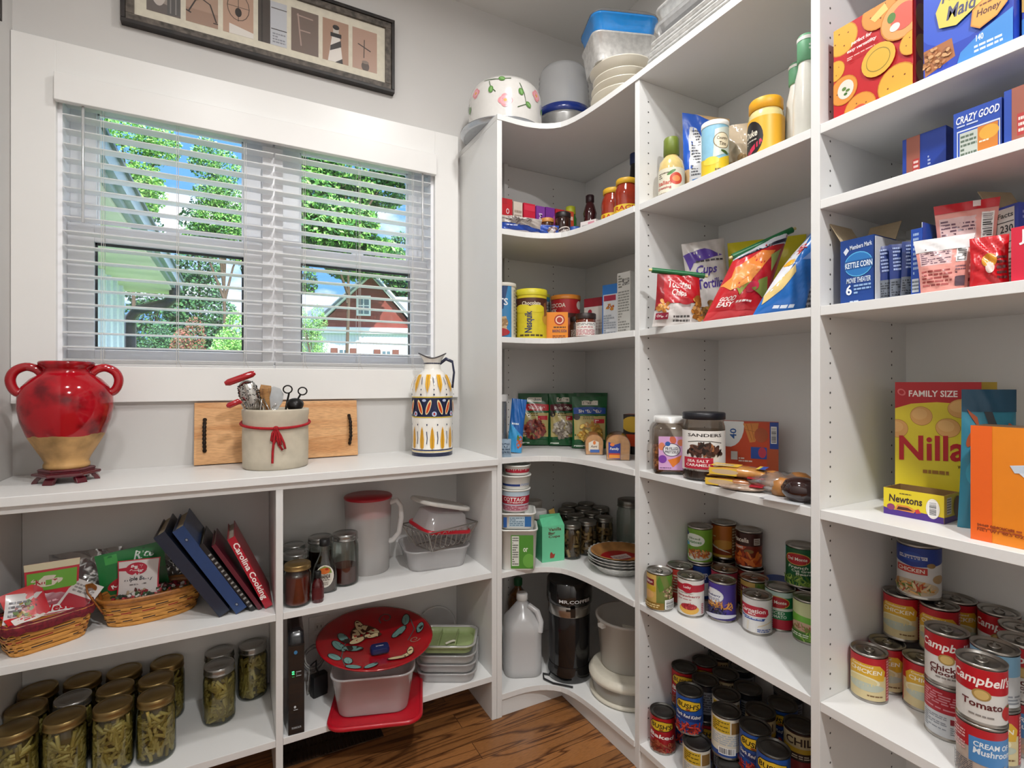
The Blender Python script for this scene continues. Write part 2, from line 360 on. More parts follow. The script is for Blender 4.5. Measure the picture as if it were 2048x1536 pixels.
Y2 = .03; m = board(XF, Y2, 0, XB, Y2+.0197, 2.131); part('side_panel', m, r2)
part('back_panel', board(XB, P2+.0197, .03, XB+.018, P1+.0096, 2.131), r1); part('back_panel', board(XB, Y2+.01, .03, XB+.018, P2+.0097, 2.131), r2)
for a, b in SH:
    part('shelf', board(XF+.001, P2+.0199, a, XB-.0005, P1-.0002, b), r1); part('shelf', board(XF+.001, Y2+.0199, a, XB-.0005, P2-.0002, b), r2)
part('shelf', board(XF+.001, Y2+.0199, 1.566, XB-.0005, P2-.0002, TB), r2)
part('top_board', board(XF-.004, P2+.01, 2.1315, XB+.018, P1+.0097, TT), r1); part('top_board', board(XF-.004, Y2, 2.1315, XB+.018, P2+.0097, TT), r2)
part('toe_kick', board(XF+.01, P2+.0199, 0, XF+.028, P1, .061), r1); part('toe_kick', board(XF+.01, Y2+.0199, 0, XF+.028, P2, .061), r2)
# corner unit
edge = [(XL, YF), (.90, YF), (.935, 1.6445), (.963, 1.6395), (.99, 1.632), (1.014, 1.6205), (1.035, 1.606), (1.053, 1.587), (1.065, 1.562), (1.074, 1.53), (1.081, 1.49), (1.086, 1.44), (1.0895, 1.38), (1.092, 1.31), (1.094, P1+.0199)]
def corner_poly(o=0): return [(x, y) for x, y in edge]+[(XB-.0005, P1+.0199), (XB-.0005, YB-.0005), (XL, YB-.0005)]
for a, b in SH: part('shelf', MB().prism(corner_poly(), a, b, cabm), cu)
part('top_board', MB().prism([(XL-.0197, YF-.002)]+edge[1:-1]+[(1.094, P1+.0099), (XB+.018, P1+.0099), (XB+.018, YB+.018), (XL-.0197, YB+.018)], 2.1315, TT, cabm), cu)
m = board(XL-.0195, YF, 0, XL, YB+.018, 2.131); holes(m, x=XL, rows=(YF+.037, YF+.285), nx=1); part('side_panel', m, cu)
m = board(XL, YB, .03, XB, YB+.018, 2.131); holes(m, y=YB, rows=(XL+.20, XL+.43), ny=-1); part('back_panel', m, cu)
part('back_panel', board(XB, P1+.0099, .03, XB+.018, YB+.018, 2.131), cu)
part('filler_strip', board(1.012, YB-.018, .081, 1.03, YB, 2.131), cu)
m = board(XL, YF+.006, 0, XF+.02, YF+.022, .061); part('toe_kick', m, cu); part('toe_kick', board(XF+.002, P1+.02, 0, XF+.018, YF+.006, .061), cu)
# low unit
zt = .9029
for x in (XLU-.0195, DIV-.0197, XL-.0195*2-.0005): part('side_panel', board(x, YF+.001, 0, x+.0193, YB, .883), lu)
for x0, x1 in ((XLU, DIV-.02), (DIV, XL-.0396)):
    part('shelf', board(x0, YF+.001, LM-.02, x1, YB-.0002, LM), lu); part('shelf', board(x0, YF+.001, LB-.02, x1, YB-.0002, LB), lu)
    part('back_panel', board(x0, YB, .05, x1, YB+.016, .883), lu)
part('top_board', board(XLU-.0195, YF+.001, .8832, XL-.0199, YB+.016, zt-.0002), lu)
m = MB().box(X0+.001, YF-.012, zt, XL-.0197, YW-.0002, CT, cabm); tag(mesh_obj('countertop', m, bev=.0015), 'long white counter board on the low shelves below the window', 'countertop')
# baseboard strip seen behind the open base of the low unit
struct('baseboard_back', MB().box(X0+.001, YW-.014, 0, XL-.03, YW, .09, trimm), bev=.002)
# floor register
vx, vy = onz(640, 1490, .002); vx = .285
fv = thing('floor_register', 'dark bronze slotted floor register in front of the low shelves', 'floor vent', (vx, vy, 0))
vm = mat('#3a2a1e', .35, .5); m = MB().box(-.158, -.055, 0, .158, .055, .003, vm); mesh_obj('frame', m, fv, bev=.001)
m = MB()
for i in range(26):
    for s_ in (-.03, .03): m.box(-.15+i*.0118, s_-.022, .003, -.144+i*.0118, s_+.022, .006, vm)
mesh_obj('louvres', m, fv)
# ceiling lamp fixtures; the last one dresses the added fill
for i, (lx, ly, lp) in enumerate(LAMPS):
    t = thing('ceiling_light', ['round recessed ceiling light above the right shelves', 'round recessed ceiling light nearer the window', 'round recessed ceiling light behind the camera'][i], 'ceiling light', (lx, ly, ZC-.0005))
    m = MB().lathe([(.08, 0), (.08, -.006), (.105, -.01), (.11, 0)], trimm, cap0=False, cap1=False); mesh_obj('trim_ring', m, t)
    m = MB().lathe([(.08, -.004), (0, -.0041)], mat('#fff4e4', .5, var=0, emit=6), cap0=False); mesh_obj('lens', m, t)
# ------------------------------------------------------------------ blinds
bw = mat('#f6f6f5', .35, var=.01, scale=8, name='blind_vinyl')
_n = bw.node_tree; _t = _n.nodes.new('ShaderNodeBsdfTranslucent'); _t.inputs[0].default_value = (.9, .91, .92, 1); _x = _n.nodes.new('ShaderNodeMixShader'); _x.inputs[0].default_value = .4
_n.links.new(_n.nodes['Principled BSDF'].outputs[0], _x.inputs[1]); _n.links.new(_t.outputs[0], _x.inputs[2]); _n.links.new(_x.outputs[0], _n.nodes['Material Output'].inputs[0])
cordm = mat('#e2dfd8', .8)
for bi, (a, b, lab) in enumerate(((-.452, .118, 'left white venetian blind with open slats over the window'), (.124, .694, 'right white venetian blind with open slats over the window'))):
    t = thing('window_blind', lab, 'blind', ((a+b)/2, 2.008, WZ0), group='venetian blinds on the window'); ox = (a+b)/2
    mesh_obj('head_rail', MB().box(a-ox, -.02, .79, b-ox, .028, .838, bw), t, bev=.001)
    for i in range(17):
        z = 1.994-.0433*i-WZ0; m = MB(); n = 6; vs = []
        for j in range(n+1):
            y = -.024+.048*j/n; c = .0025*(1-(2*j/n-1)**2); vs += [(a-ox, y, z+c), (b-ox, y, z+c)]
        vt = [(x, y, z_+.0026) for x, y, z_ in vs]; N = len(vs)
        fs = [(2*j, 2*j+1, 2*j+3, 2*j+2) for j in range(n)]; fs += [(N+2*j, N+2*j+2, N+2*j+3, N+2*j+1) for j in range(n)]
        fs += [(2*j, 2*j+2, N+2*j+2, N+2*j) for j in range(n)]+[(2*j+1, N+2*j+1, N+2*j+3, 2*j+3) for j in range(n)]+[(0, N, N+1, 1), (N-2, N-1, 2*N-1, 2*N-2)]
        m.add(vs+vt, fs, bw); mesh_obj('slat', m, t)
    m = MB()
    for j in range(4): m.box(a-ox, -.024, .0105+j*.0032, b-ox, .024, .0128+j*.0032, bw)
    mesh_obj('stacked_slats', m, t)
    mesh_obj('bottom_rail', MB().box(a-ox, -.025, -.004, b-ox, .025, .009, bw), t, bev=.002)
    for k, fx in enumerate((.16, .5, .84) if bi == 0 else (.16, .5, .86)):
        x = a-ox+(b-a)*fx; m = MB()
        for y in (-.0255, .0255): m.tube([(x, y, 0), (x+.001, y, .4), (x, y, .79)], .0007, cordm, 5)
        m.tube([(x+.006, -.0262, .79), (x+.006, -.0262, .02), (x+.018, -.027, -.01)], .0006, cordm, 5); mesh_obj('ladder_cord', m, t)
        mesh_obj('cord_clip', MB().box(x-.009, -.026, .783, x+.009, -.018, .792, mat('#9c9ea2', .3, .8)), t)
    x = (a-ox+.05) if bi == 0 else (b-ox-.04)
    m = MB().tube([(x, -.036, .775), (x, -.036, .43)], .004, glassy('#ffffff', .15, .8, .1, .45), 6)
    m.tube([(x, -.03, .80), (x, -.036, .79), (x, -.036, .772)], .0025, mat('#8c8578', .3, .8), 6); mesh_obj('tilt_wand', m, t)
t = tag(mesh_obj('blind_valance', MB().box(WX0+.001, 1.955, 2.022, WX1-.001, 1.977, 2.103, trimm), bev=.002), 'wide white valance board across the top of both blinds', 'valance')
# ================================================================== outside the window
R = random.Random(3)
def leaves(name, parent, clusters, cols, n, size, seed, flat=.7):
    rn = random.Random(seed); m = MB(); V = [[] for _ in cols]; Fc = [[] for _ in cols]
    tot = sum(c[3]*c[4]*c[5] for c in clusters)
    for cx, cy, cz, rx, ry, rz in clusters:
        for _ in range(max(20, int(n*rx*ry*rz/tot))):
            while 1:
                d = Vector((rn.uniform(-1, 1), rn.uniform(-1, 1), rn.uniform(-1, 1)))
                if .15 < d.length < 1: break
            d = d*(d.length**-.45)
            p = Vector((cx+d.x*rx, cy+d.y*ry, cz+d.z*rz)); a = Vector((rn.uniform(-1, 1), rn.uniform(-1, 1), rn.uniform(-1, 1))).normalized(); b = a.orthogonal().normalized()
            s_ = size*rn.uniform(.7, 1.5); k = rn.randrange(len(cols)); q = len(V[k])
            V[k] += [p-a*s_, p+b*s_*flat, p+a*s_, p-b*s_*flat]; Fc[k].append((q, q+1, q+2, q+3))
    for k, c in enumerate(cols): m.add(V[k], Fc[k], mat(c, .6, var=.1, scale=2))
    return mesh_obj(name, m, parent)
def tree(label, px, ytop, ybot, wpx, D, cols, seed, n=5200, shape='round', group=None, cat='tree', size=None, name='tree', trunk=True):
    r = ray(px); x, y = r.x*D, r.y*D; zt = H+(CY-ytop)/F*D; zb = H+(CY-ybot)/F*D; w = wpx/F*D/2; gz = -.6
    t = thing(name, label, cat, (x, y, gz), group=group); rn = random.Random(seed); cl = []
    if shape == 'cone':
        for i in range(9):
            f = i/8; cl.append((rn.uniform(-.1, .1)*w, 0, zb-gz+(zt-zb)*f*.95, w*(1-f*.85), w*(1-f*.85)*.7, (zt-zb)*.09))
    else:
        for i in range(16):
            a = rn.uniform(0, 2*PI); q = rn.uniform(.15, .72); f = rn.uniform(.08, .88); cl.append((w*q*math.cos(a), w*q*math.sin(a)*.7, zb-gz+(zt-zb)*f, w*.38, w*.35, (zt-zb)*.14))
    if trunk:
        th = zt-gz; m = MB().tube([(0, 0, 0), (.05*w, 0, th*.4), (0, .02*w, th*.85)], [th*.007, th*.005, th*.002], mat('#5b4a3a', .9), 8)
        for i in range(7):
            c = cl[i*2 % len(cl)]; m.tube([(.03*w, 0, min(c[2]*.7, th*.6)), (c[0]*.6, c[1]*.6, c[2]*.9), (c[0], c[1], c[2])], [th*.005, th*.003, th*.0015], mat('#5b4a3a', .9), 6)
        mesh_obj('trunk', m, t)
    leaves('foliage', t, cl, cols, int(n*2.6), size or w*.031, seed); return t
GR = ('#5f9a3e', '#7fb84f', '#3f7a33', '#9ccb6a', '#2f5c2c'); GD = ('#2c5630', '#3b6b38', '#1f4226', '#4f8044')
tree('tall bright green leafy tree beside the eave, seen at the left of the window', 262, 215, 470, 190, 13, ('#8cc252', '#a6d56b', '#6fa544', '#4f8439'), 4, 3600)
tree('full green tree against the sky in the middle of the left window', 445, 285, 520, 150, 17, GR, 7, 5200)
tree('dark evergreen behind the downspout in the left window', 395, 380, 760, 200, 24, GD, 9, 6500, 'cone')
tree('second dark evergreen behind, left of the full green tree', 310, 400, 760, 170, 28, GD, 19, 5200, 'cone')
tree('large leafy tree filling the upper right window', 690, 250, 545, 300, 32, GR, 11, 9000)
tree('distant tree row crown behind the red gable house', 800, 440, 640, 230, 58, GD+GR[:1], 12, 5000)
tree('distant tree left of the grey roof in the right window', 560, 400, 640, 220, 60, GD+GR[:1], 15, 5000)
tree('light green shrub below the right end of the left window', 455, 625, 930, 120, 11, ('#8ac159', '#a5d86f', '#6da24a'), 13, 6500, name='garden_shrub', cat='shrub', trunk=False)
tree('reddish brown leaved shrub low in the left window', 375, 612, 930, 110, 13, ('#8d4a38', '#6f5a38', '#5b7a3c', '#a35a45'), 14, 6000, name='garden_shrub', cat='shrub', trunk=False)
tree('dark green shrub low beside the white wall corner', 300, 628, 930, 120, 15, GD, 16, 6500, name='garden_shrub', cat='shrub', trunk=False)
tree('light green young tree at the left of the red gable', 622, 610, 760, 70, 15, ('#8ac159', '#a5d86f', '#6da24a', '#4c8238'), 17, 3000, name='young_tree')
struct('ground_lawn', MB().box(-60, YW+.2, -.7, 90, 90, -.6, mat('#5f7f3c', .9, var=.2, scale=.5)))
# wing of this house: wall, soffit, gutter, downspout
wg = thing('house_wing', 'white board and batten wing with a low eave left of the window', 'building', (-1.4, 4, -.6))
def wpart(name, m, root, bev=0): return part(name, m, root, bev)
sid = mat('#e8edf2', .6); m = MB().box(-2.4, YW+.16, -.6, -.9, 5.9, 2.05, sid)
for i in range(14): m.box(-.9, YW+.4+i*.25, -.6, -.875, YW+.44+i*.25, 2.05, sid)
wpart('wall', m, wg)
wpart('soffit', MB().box(-1.0, YW+.16, 2.05, -.52, 6.0, 2.07, mat('#e9e2cc', .7, var=.1, scale=3)), wg)
wpart('roof', MB().add([(-.5, YW+.16, 2.2), (-.5, 6.05, 2.2), (-2.4, 6.05, 3.3), (-2.4, YW+.16, 3.3), (-.5, YW+.16, 2.17), (-.5, 6.05, 2.17), (-2.4, 6.05, 3.27), (-2.4, YW+.16, 3.27)], [(0, 1, 2, 3), (4, 7, 6, 5), (0, 4, 5, 1), (1, 5, 6, 2), (2, 6, 7, 3), (3, 7, 4, 0)], mat('#6b7074', .9)), wg)
gm = mat('#8d9aa3', .45); m = MB().box(-.52, YW+.16, 2.07, -.49, 6.05, 2.2, gm).box(-.49, YW+.16, 2.1, -.46, 6.05, 2.2, gm); m.box(-.49, YW+.16, 2.185, -.445, 6.05, 2.2, mat('#55606a', .4)); wpart('gutter', m, wg)
m = MB().tube([(-.50, 5.75, 2.12), (-.50, 5.75, 1.99), (-.56, 5.76, 1.93), (-.8, 5.85, 1.86), (-.86, 5.93, 1.8), (-.86, 5.93, 1.6), (-.86, 5.93, -.5)], .045, mat('#23272b', .4), 8); wpart('downspout', m, wg)
# neighbour's house
D = 36; r = ray(742); hx, hy = r.x*D, r.y*D
def hz(py): return H+(CY-py)/F*D
nh = thing('neighbour_house', 'neighbour house with red gable, white trim and grey roof', 'building', (hx, hy, -.6), rz=-YAW*.6)
def hp(name, m, par=nh): return mesh_obj(name, m, par)
k = D/F; g0 = -.6
zb_, zp = hz(655)-g0, hz(553)-g0; wl, wr = -100*k, 85*k
redm = mat('#8a4238', .8, var=.1, scale=1.5); wt = mat('#f2f4f6', .6)
m = MB().prism([(wl, 0), (wr, 0), (wr, 6), (wl, 6)], 0, zb_, mat('#dfe6ee', .7)); 
for i in range(30): m.box(wl+i*(wr-wl)/30, -.03, 0, wl+i*(wr-wl)/30+.04, 0, zb_, mat('#cfd8e2', .7))
hp('wall', m)
hp('gable', MB().add([(wl, 0, zb_), (wr, 0, zb_), (0, 0, zp), (wl, 8, zb_), (wr, 8, zb_), (0, 8, zp)], [(0, 1, 2), (5, 4, 3)], redm))
def slab(p, q, w, y0, y1, mt):   # a band from p to q (x,z) of thickness w
    d = (Vector(q)-Vector(p)).normalized(); n = Vector((-d.y, d.x))*w; a, b = Vector(p), Vector(q); P = [a, b, b+n, a+n]
    v = [(c.x, y, c.y) for y in (y0, y1) for c in P]; return v, [(0, 3, 2, 1), (4, 5, 6, 7), (0, 1, 5, 4), (1, 2, 6, 5), (2, 3, 7, 6), (3, 0, 4, 7)]
m = MB(); m.add(*slab((0, zp), (wl-.6, zb_-.45), -.32, -.35, 0, wt), wt); m.add(*slab((0, zp), (wr+.6, zb_-.45), .32, -.35, 0, wt), wt); hp('rake_trim', m)
rfm = mat('#8b8f96', .95, var=.15, scale=3)
m = MB(); m.add(*slab((.1, zp+.15), (wl-.8, zb_-.4), -.14, -.4, 8, rfm), rfm); m.add(*slab((-.1, zp+.15), (wr+.8, zb_-.4), .14, -.4, 8, rfm), rfm); hp('gable_roof', m)
m = MB(); m.add([(-13, 4, zb_-.1), (8, 4, zb_-.1), (8, 9, zp+.1), (-13, 9, zp+.1), (-13, 4, zb_-.4), (8, 4, zb_-.4), (8, 9, zp-.2), (-13, 9, zp-.2)], [(0, 1, 2, 3), (4, 7, 6, 5), (0, 4, 5, 1), (1, 5, 6, 2), (2, 6, 7, 3), (3, 7, 4, 0)], rfm); hp('main_roof', m)
hp('main_wall', MB().box(-13, 5, 0, 8, 9, zb_-.4, mat('#dfe6ee', .7)))
hp('fascia_board', MB().box(wl-.3, -.2, zb_-.45, wr+.3, .0, zb_-.05, wt))
def hwin(x, z0, z1, w, shut):
    f = hp('window', MB().box(x-w/2, -.1, z0, x+w/2, .0, z1, wt)); m = MB()
    for a in (0, 1):
        for b in (0, 1): m.box(x-w/2+.12+a*(w/2-.08), -.13, z0+.12+b*((z1-z0)/2-.08), x-.04+a*(w/2-.08), -.1, (z0+z1)/2-.04+b*((z1-z0)/2-.08), mat('#5b7480', .15))
    mesh_obj('pane', m, f)
    if shut:
        for s_ in (-1, 1): hp('shutter', MB().box(x+s_*(w/2+.25)-.22, -.1, z0, x+s_*(w/2+.25)+.22, .0, z1, mat('#7a4a3e', .7)))
hwin(-14*k, hz(632)-g0, hz(592)-g0, 27*k, False); hwin(-52*k, hz(760)-g0, hz(697)-g0, 22*k, True); hwin(30*k, hz(760)-g0, hz(699)-g0, 22*k, True)
# ================================================================== builders for the goods
ZM = {'A': (980, 720, 3.49), 'B': (980, 1100, 3.522), 'C': (980, 300, 3.656), 'L': (0, 900, 2.414), 'M': (540, 900, 2.4146), 'K': (360, 680, 3.531),
      'D': (1260, 1000, 5.12), 'E': (1260, 1270, 5.12), 'G': (1640, 1050, 3.16), 'N': (1640, 720, 4.04), 'S': (1260, 780, 5.12), 'R': (1260, 430, 5.12),
      'Q': (1640, 370, 5.02), 'T': (1260, 90, 4.5175), 'U': (1640, 0, 4.152), 'V': (900, 0, 3.413), '0': (0, 0, 1)}
def px(k, x, y): a, b, s_ = ZM[k]; return a+x/s_, b+y/s_
def place(k, x0, x1, yt, yb, z):
    """upright round thing: outline edges, centre of its top rim, lowest point of its base on the shelf at z -> x, y, radius, height"""
    (a, yb2), (b, yt2) = px(k, x0, yb), px(k, x1, yt); c = (a+b)/2; t = (c-1024)/F; sq = math.sqrt(1+t*t); w = (b-a)/2/F
    Df = (H-z)*F/(yb2-CY); D = Df/(1-w/sq); r = ray(c); x, y = r.x*D, r.y*D
    return x, y, w*D/sq, H-(yt2-CY)/F*D-z
def placeX(k, x0, x1, yt, X, z):
    """the same for a thing whose base the shelf edge hides: X (or distance from the back wall as Y<0) is known instead"""
    (a, _), (b, yt2) = px(k, x0, 0), px(k, x1, yt); c = (a+b)/2; t = (c-1024)/F; sq = math.sqrt(1+t*t); w = (b-a)/2/F; r = ray(c)
    D = X/r.x if X > 0 else -X/r.y
    return r.x*D, r.y*D, w*D/sq, H-(yt2-CY)/F*D-z
def face_cam(x, y): return math.atan2(-y, -x)+PI/2      # turns local -y towards the viewer's side of the room
def top_z(x, y, py): return H+(CY-py)/F*dep(x, y)
def cylS(r, z0, W=None):
    Wd = W or PI*r
    def S(u, v, o):
        a = -PI/2+(u/Wd-.5)*Wd/r; R_ = r+o; return (R_*math.cos(a), R_*math.sin(a), z0+v)
    return S, Wd
def us_of(W, n=14): return [W*i/n for i in range(1, n)]
def wrap(mb, art, r, z0, h, bg=None, cols=None, n=40, span=PI):
    """label sheet round a cylinder: bg colour all round, artwork on the front"""
    if bg: mb.lathe([(r, z0), (r, z0+h)], mat(bg, .38, var=.02), n=n, cap0=False, cap1=False)
    W = span*r; S, _ = cylS(r, z0, W)
    paint(mb, art, W, h, S, us_of(W, int(20*span/PI)))
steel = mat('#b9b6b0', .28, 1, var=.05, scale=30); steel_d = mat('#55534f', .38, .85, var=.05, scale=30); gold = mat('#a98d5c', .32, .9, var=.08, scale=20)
def can_mesh(art, bg, r=.0375, h=.112, lid='tab', body=None, rot=0):
    """returns [(part name, MB)]"""
    bd = body or steel; b = MB(); b.lathe([(r-.002, .0005), (r+.0008, .0005), (r+.0012, .0025), (r-.0006, .005), (r-.0008, h-.005), (r+.001, h-.0028), (r+.001, h-.0002)], bd, 40, cap1=False)
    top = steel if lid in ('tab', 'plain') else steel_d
    t = MB(); t.lathe([(r+.0011, h-.003), (r+.0012, h), (r-.0008, h), (r-.0015, h-.0045), (r-.006, h-.0045), (r-.0066, h-.0036), (r-.010, h-.0036), (r-.0106, h-.0045), (0, h-.0045)], top, 40, cap0=False)
    l = MB(); wrap(l, art, r, .006, h-.012, bg)
    P = [('body', b), ('lid', t), ('paper_label', l)]
    if lid == 'tab':
        g = MB(); q = [(math.cos(2*PI*i/16)*.0085, math.sin(2*PI*i/16)*.0125+.004, h-.003) for i in range(16)]; g.tube(q, .0012, steel, 6, True); g.tube([(0, .012, h-.0032), (0, .019, h-.0034), (0, .024, h-.0038)], .002, steel, 6); P.append(('pull_tab', g))
    return P
CANS = {}
def can(kind, label, x, y, z, rot=0, group=None, cat='food can'):
    """kind: key of CANS -> (art, bg, r, h, lid)"""
    k = CANS[kind]
    if isinstance(k, tuple):
        root = thing('food_can', label, cat, (x, y, z), face_cam(x, y)+rot, group)
        for n_, mb in can_mesh(*k): mesh_obj(n_, mb, root)
        CANS[kind] = root; return root
    return dup(k, (x, y, z), face_cam(x, y)+rot, label, group)
def lidxy(k, x, y, zl): return onz(*px(k, x, y), zl)
# ---- mason jars
def jar_parts(r, h, lidm, content, liquid=None, fill=.86, seed=1, wide=True, band=True, milk=None):
    P = []; nr = r*.86; g = MB()
    pr = [(r*.8, .0005), (r*.97, .004), (r, .012), (r, h*.70), (r*.985, h*.76), (nr*1.03, h*.835), (nr, h*.86), (nr, h*.975)]
    g.lathe(pr, glassy('#eef4f0', .06, .96, .02), 32, cap1=False); P.append(('glass', g))
    if liquid:
        l = MB(); rr_ = r-.0035 if not content else r-content[2]*2-.002; zt = h*fill; l.lathe([(rr_*.8, .004), (rr_*.97, .007), (rr_, .014), (rr_, min(zt, h*.70))]+([(rr_*.95, h*.78), (min(nr-.004, rr_-.002), h*.83), (min(nr-.004, rr_-.002), zt)] if zt > h*.8 else []), liquid, 28); P.append(('contents', l))
    if content:
        rn = random.Random(seed); c = MB()
        for i in range(content[1]):
            a = rn.uniform(0, 2*PI); z = .012+(h*fill-.03)*(i+.5)/content[1]; R_ = (r-content[2]-.0022)*rn.uniform(.93, 1) if z < h*.74 else (nr-content[2]-.0035)
            tx = rn.gauss(0, .45); L = rn.uniform(.012, .021); cv = rn.uniform(-.15, .15); horiz = rn.random() < .55
            p = []
            for j in (-1, -.33, .33, 1):
                da = (L*j*math.cos(tx)/R_) if horiz else (L*j*math.sin(tx)/R_*.6); dz = L*j*(math.sin(tx) if horiz else math.cos(tx))+cv*L*(1-j*j)
                p.append((R_*math.cos(a+da), R_*math.sin(a+da), max(.009, min(h*fill, z+dz))))
            c.tube(p, content[2], mat(rn.choice(content[0]), .45, var=0), 6)
        P.append(('beans', c))
    t = MB(); lr = nr+.0035; zb = h*.875
    t.lathe([(nr+.001, zb), (lr+.0015, zb), (lr+.001, zb+.003), (lr, zb+.004), (lr+.0008, zb+.007), (lr, zb+.0085), (lr+.0008, zb+.011), (lr, h-.001), (lr-.0015, h)]+[(lr-.006, h-.0002)], lidm, 36, cap0=False, cap1=False); P.append(('screw_band', t))
    d = MB(); d.lathe([(lr-.005, h-.0003), (lr-.009, h-.001), (lr-.011, h+.0006), (0, h+.0006)], lidm, 36, cap0=False); P.append(('lid', d))
    return P
JARS = {}
def jar(kind, label, x, y, z, rot=0, group=None, name='canning_jar', cat='jar'):
    k = JARS[kind]
    if isinstance(k, dict):
        root = thing(name, label, cat, (x, y, z), rot, group)
        for n_, mb in jar_parts(**k):
            o = mesh_obj(n_, mb, root)
            if n_ == 'beans': o['kind'] = 'stuff'; o['label'] = 'pieces of food packed in the jar'
        JARS[kind] = root; return root
    return dup(k, (x, y, z), rot, label, group)
# ---- cartons
def carton(name, label, cat, A, B, z, h, d, col, front=(), right=(), left=(), top=(), group=None, openb=False, inner='#b9a88a', topcol=None, rcol=None, lcol=None, flaps=False, off_=0):
    """A, B: left and right bottom corners of the front face (x, y)"""
    ax, ay = A[0], A[1]; bx, by = B[0], B[1]; w = math.hypot(bx-ax, by-ay); rz = math.atan2(by-ay, bx-ax)
    t = thing(name, label, cat, ((ax+bx)/2, (ay+by)/2, z+.0002), rz, group); m = MB(); th = .0015; cm = mat(col, .42, var=.02, scale=20)
    if openb:
        im = mat(inner, .8)
        m.box(-w/2, 0, 0, w/2, d, th, im)
        for q in ((-w/2, 0, w/2, th), (-w/2, d-th, w/2, d), (-w/2, th, -w/2+th, d-th), (w/2-th, th, w/2, d-th)): m.box(q[0], q[1], th, q[2], q[3], h, im)
        e = .0002; m.box(-w/2-e, -e, 0, w/2+e, 0, h, cm); m.box(-w/2-e, d, 0, w/2+e, d+e, h, cm); m.box(-w/2-e, 0, 0, -w/2, d, h, mat(lcol or col, .42)); m.box(w/2, 0, 0, w/2+e, d, h, mat(rcol or col, .42))
    else:
        v = [(x, y, zz) for zz in (0, h) for y in (0, d) for x in (-w/2, w/2)]
        m.add(v, [(0, 2, 3, 1), (0, 1, 5, 4), (2, 6, 7, 3)], cm); m.add(v, [(0, 4, 6, 2)], mat(lcol or col, .42)); m.add(v, [(1, 3, 7, 5)], mat(rcol or col, .42)); m.add(v, [(4, 5, 7, 6)], mat(topcol or col, .42))
    o0 = .0006
    paint(m, front, w, h, lambda u, v, o: (u-w/2, -o, v), off=o0)
    paint(m, right, d, h, lambda u, v, o: (w/2+o, u, v), off=o0)
    paint(m, left, d, h, lambda u, v, o: (-w/2-o, d-u, v), off=o0)
    if not openb: paint(m, top, w, d, lambda u, v, o: (u-w/2, v, h+o), off=o0)
    mesh_obj('carton_body', m, t)
    if flaps:
        f = MB(); im = mat(inner, .8); L = min(d*.8, .05)
        f.box(-w/2+.002, 0, -.0008, w/2-.002, L, .0008, im, Matrix.Translation((0, d, h)) @ Matrix.Rotation(math.radians(60), 4, 'X'))
        f.box(-.0008, 0.002, 0, .0008, d-.002, L, im, Matrix.Translation((-w/2, 0, h)) @ Matrix.Rotation(math.radians(-28), 4, 'Y'))
        mesh_obj('flap', f, t)
    return t
# ---- bags
def bag(name, label, cat, x, y, z, w, h, d, col, front=(), rz=None, lean=0, roll=0, kind='stand', top=1.0, bot=1.0, wr=.004, seed=1, back=None, group=None, rough=.28, clear=None, n=18, mtop=None, extra=None, crown=None, shear=0):
    """soft pack: kind 'stand' (gusset foot, flat top seal) or 'pillow' (both ends sealed). origin at the foot's middle"""
    rn = random.Random(seed); ph = [(rn.uniform(3, 9), rn.uniform(3, 9), rn.uniform(0, 6.3)) for _ in range(5)]
    if rz is None: rz = face_cam(x, y)
    t = thing(name, label, cat, (x, y, z+.0005), rz, group)
    R_ = Matrix.Rotation(math.radians(-lean), 4, 'X') @ Matrix.Rotation(math.radians(roll), 4, 'Y')
    def wd(v): return w*(bot+(top-bot)*v)*(1-.05*math.sin(PI*v))
    def th(u, v):
        e = max(0, 1-(2*u-1)**2)**.5
        if kind == 'stand': p = max(0, 1-v)**.45*(.55+.6*math.sin(PI*min(1, v*1.15)))*.8
        else: p = max(0, math.sin(PI*v))**.55
        return d/2*p*e
    def wob(u, v): return wr*sum(math.sin(a*u*3+b*v*4+c) for a, b, c in ph)/3*min(1, 6*(1-v)+.35)*min(1, v*8+.02)
    cy_ = d/2
    def zz(u, v):
        hh = h*(1+((crown(u)-1)*v if crown else 0)); return v*hh
    def S(u, v, o, sgn=-1):
        U, V_ = u/w, v/h; p = Vector(((U-.5)*wd(V_)+shear*V_*h, sgn*(th(U, V_)+o)+wob(U, V_)*min(1, 8*U, 8*(1-U)), zz(U, V_)))
        return tuple(R_ @ p+Vector((0, 0, 0)))
    m = MB(); bm_ = clear or mat(col, rough, var=.03, scale=15, coat=.2)
    for sgn, mm in ((-1, bm_), (1, clear or mat(back or col, rough, var=.03, scale=15, coat=.2))):
        vs = [S(w*i/n, h*j/n, 0, sgn) for j in range(n+1) for i in range(n+1)]
        fs = [(j*(n+1)+i, j*(n+1)+i+1, (j+1)*(n+1)+i+1, (j+1)*(n+1)+i) for j in range(n) for i in range(n)]
        if sgn > 0: fs = [f[::-1] for f in fs]
        m.add(vs, fs, mm, True)
    if kind == 'stand':
        ring = [S(w*i/n, 0, 0, -1) for i in range(n+1)]+[S(w*i/n, 0, 0, 1) for i in range(n-1, 0, -1)]; m.add(ring, [tuple(range(len(ring)))[::-1]], bm_)
    g = [w*i/n for i in range(1, n)]; g2 = [h*i/n for i in range(1, n)]
    paint(m, front, w, h, S, g, g2, off=.0013, step=.00012, rough=rough)
    mn = min(p[2] for p in m.v); 
    if mn < 0: m.v = [(p[0], p[1], p[2]-mn) for p in m.v]
    mesh_obj('bag_body', m, t)
    if extra: extra(t, R_, mn, wd)
    return t
